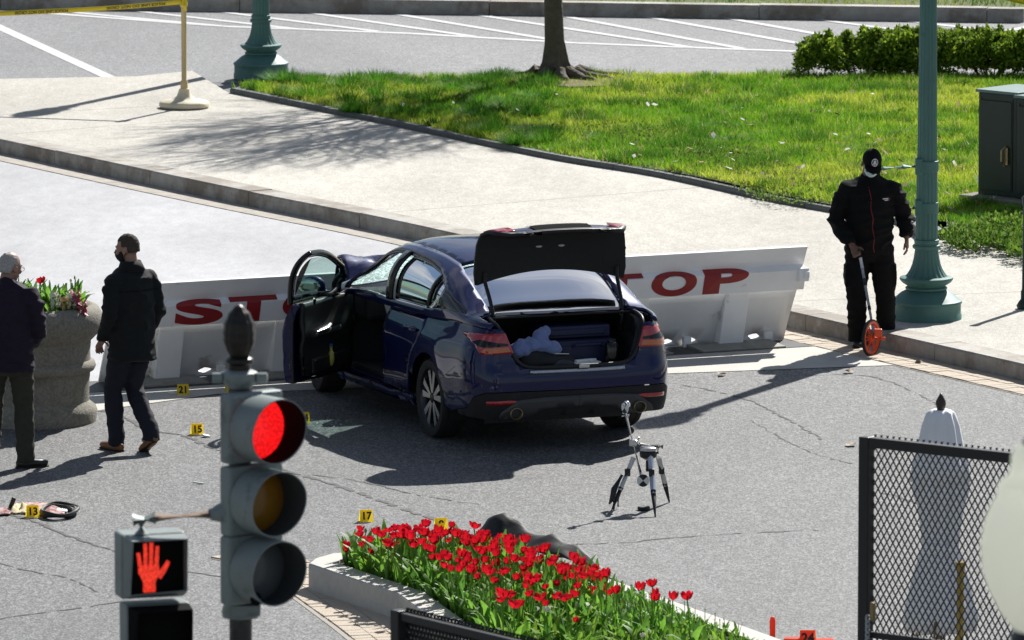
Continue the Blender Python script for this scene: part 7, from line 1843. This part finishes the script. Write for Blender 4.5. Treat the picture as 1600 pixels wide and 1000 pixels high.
for (pyc, lens, nm) in ((668, 'led_red', 'red'), (781, 'lens_amber', 'amber'), (889, 'lens_grey', 'green')):
    c = L(402, pyc); M = HM(c)
    hs = bmesh.new(); box(hs, (0, .05, 0), (.33, .09, .348)); bmesh.ops.transform(hs, matrix=M, verts=hs.verts); h_ = bm_obj('signal_housing', hs, 'signal_grey', SG, bevel=.018)
    bm = bmesh.new(); ro, ri = [], []; n = 48
    def vis(r_, yb, yt):
        out = []
        for i in range(n):
            a = 2 * PI * i / n; q = (1 + math.sin(a)) / 2; out.append(bm.verts.new((r_ * math.cos(a), -(yb + (yt - yb) * (.80 + .20 * min(1, q * 1.5))) if yt > yb else -yb, r_ * math.sin(a))))
        return out
    r1 = vis(VIS_R, .0, 0); r2 = vis(VIS_R, .0, .20); r3 = vis(VIS_R - .006, 0, .199); r4 = vis(VIS_R - .006, .0, 0)
    for p, q in ((r1, r2), (r2, r3)):
        for i in range(n): bm.faces.new((p[i], p[(i + 1) % n], q[(i + 1) % n], q[i]))
    bmesh.ops.transform(bm, matrix=M, verts=bm.verts); vv = bm_obj('visor', bm, 'signal_grey', SG, smooth=60, keep_normals=False)
    bm = bmesh.new(); r3 = vis(VIS_R - .007, 0, .1985); r4 = vis(VIS_R - .007, .0, 0)
    for i in range(n): bm.faces.new((r3[i], r3[(i + 1) % n], r4[(i + 1) % n], r4[i]))
    bmesh.ops.transform(bm, matrix=M, verts=bm.verts); bm_obj('visor_lining', bm, 'signal_inside' if nm == 'red' else 'visor_grey', vv, smooth=60)
    bm = bmesh.new(); lathe(bm, [(.158, .0), (.12, .018), (.07, .03), (0, .034)], 40, axis='Y', cap=False)
    for v in bm.verts: v.co.y = -v.co.y - .004
    bmesh.ops.transform(bm, matrix=M, verts=bm.verts); bm_obj('lens', bm, lens, h_, smooth=80)
bm = bmesh.new(); c = L(378, 960); lathe(bm, [(.09, c.z - .03), (.095, c.z), (.08, c.z + .05), (.06, c.z + .06)], 24)
box(bm, (.03, -.06, c.z + .02), (.14, .12, .05)); bm_obj('lower_bracket', bm, 'signal_grey', SG, smooth=45)
bm = bmesh.new(); ell(bm, L(400, 936, -.15), (.03, .03, .035)); bm_obj('cable_gland', bm, 'signal_inside', SG, smooth=60)
# side arm and pedestrian head
bm = bmesh.new(); tube(bm, [L(330, 803, -.03), L(240, 809, -.05)], .024, 16); bm_obj('arm_pipe', bm, 'rust_pipe', SG, smooth=50)
bm = bmesh.new(); tube(bm, [L(366, 800, .05), L(345, 801, -.02), L(328, 804, -.03)], [.05, .048, .03], 16); bm_obj('arm_socket', bm, 'signal_grey', SG, smooth=50)
bm = bmesh.new(); tube(bm, [L(243, 809, -.05), L(208, 812, -.05)], .034, 16); tube(bm, [L(221, 812, -.05), L(221, 834, -.05)], [.034, .036], 16); bm_obj('arm_fitting', bm, 'signal_grey', SG, smooth=50)
PF = R(17); px_ = Vector((math.cos(PF), math.sin(PF), 0)); py_ = Vector((math.sin(PF), -math.cos(PF), 0))
for (cy, on) in ((880, True), (990, False)):
    c = L(240 if on else 248, cy + 4, -.05); M = Matrix(((px_.x, -py_.x, 0, c.x), (px_.y, -py_.y, 0, c.y), (0, 0, 1, c.z), (0, 0, 0, 1)))
    bm = bmesh.new(); box(bm, (0, .08, 0), (.325, .15, .325)); bmesh.ops.transform(bm, matrix=M, verts=bm.verts); h_ = bm_obj('pedestrian_housing', bm, 'signal_grey', SG, bevel=.012)
    bm = bmesh.new(); a, b2, dpt = .155, .135, .12
    f = [bm.verts.new(p) for p in ((-a, 0, a), (a, 0, a), (a, 0, -a), (-a, 0, -a))]; g = [bm.verts.new(p) for p in ((-b2, -dpt, b2 + .012), (b2 + .01, -dpt, b2 + .012), (b2 + .01, -dpt * .9, -b2 * .85), (-b2, -dpt * .5, -b2))]
    for i in range(4): bm.faces.new((f[i], f[(i + 1) % 4], g[(i + 1) % 4], g[i]))
    bmesh.ops.transform(bm, matrix=M, verts=bm.verts); o = bm_obj('hood', bm, 'signal_grey' if on else 'signal_inside', h_, keep_normals=False); md = o.modifiers.new('t', 'SOLIDIFY'); md.thickness = .006
    bm = bmesh.new(); box(bm, (0, -.004, 0), (.30, .008, .30)); bmesh.ops.transform(bm, matrix=M, verts=bm.verts); bm_obj('display', bm, 'signal_inside', h_)
    if on:
        bm = bmesh.new()
        def strip(pts, w0, w1):
            prev = None
            for i, (x, z) in enumerate(pts):
                q = pts[min(i + 1, len(pts) - 1)]; r_ = pts[max(i - 1, 0)]; d = Vector((q[0] - r_[0], q[1] - r_[1])).normalized(); n = Vector((-d.y, d.x)) * (w0 + (w1 - w0) * i / (len(pts) - 1))
                cur = (bm.verts.new((x + n.x, -.011, z + n.y)), bm.verts.new((x - n.x, -.011, z - n.y)))
                if prev: bm.faces.new((prev[0], prev[1], cur[1], cur[0]))
                prev = cur
        kx = -.025
        pal = [(-.055, .005), (.05, .005), (.052, -.045), (.032, -.075), (.032, -.13), (-.032, -.13), (-.032, -.075), (-.056, -.03)]
        bm.faces.new([bm.verts.new((kx + x, -.0111, z)) for x, z in pal])
        for x0, x1, h2 in ((-.046, -.056, .07), (-.018, -.020, .115), (.009, .012, .118), (.036, .042, .10)): strip([(kx + x0, .003), (kx + x1, h2)], .0105, .0095)
        strip([(kx + .045, -.055), (kx + .075, -.02), (kx + .098, .022)], .018, .010)
        bmesh.ops.transform(bm, matrix=M, verts=bm.verts); bm_obj('hand_symbol', bm, 'led_hand', h_, keep_normals=True)
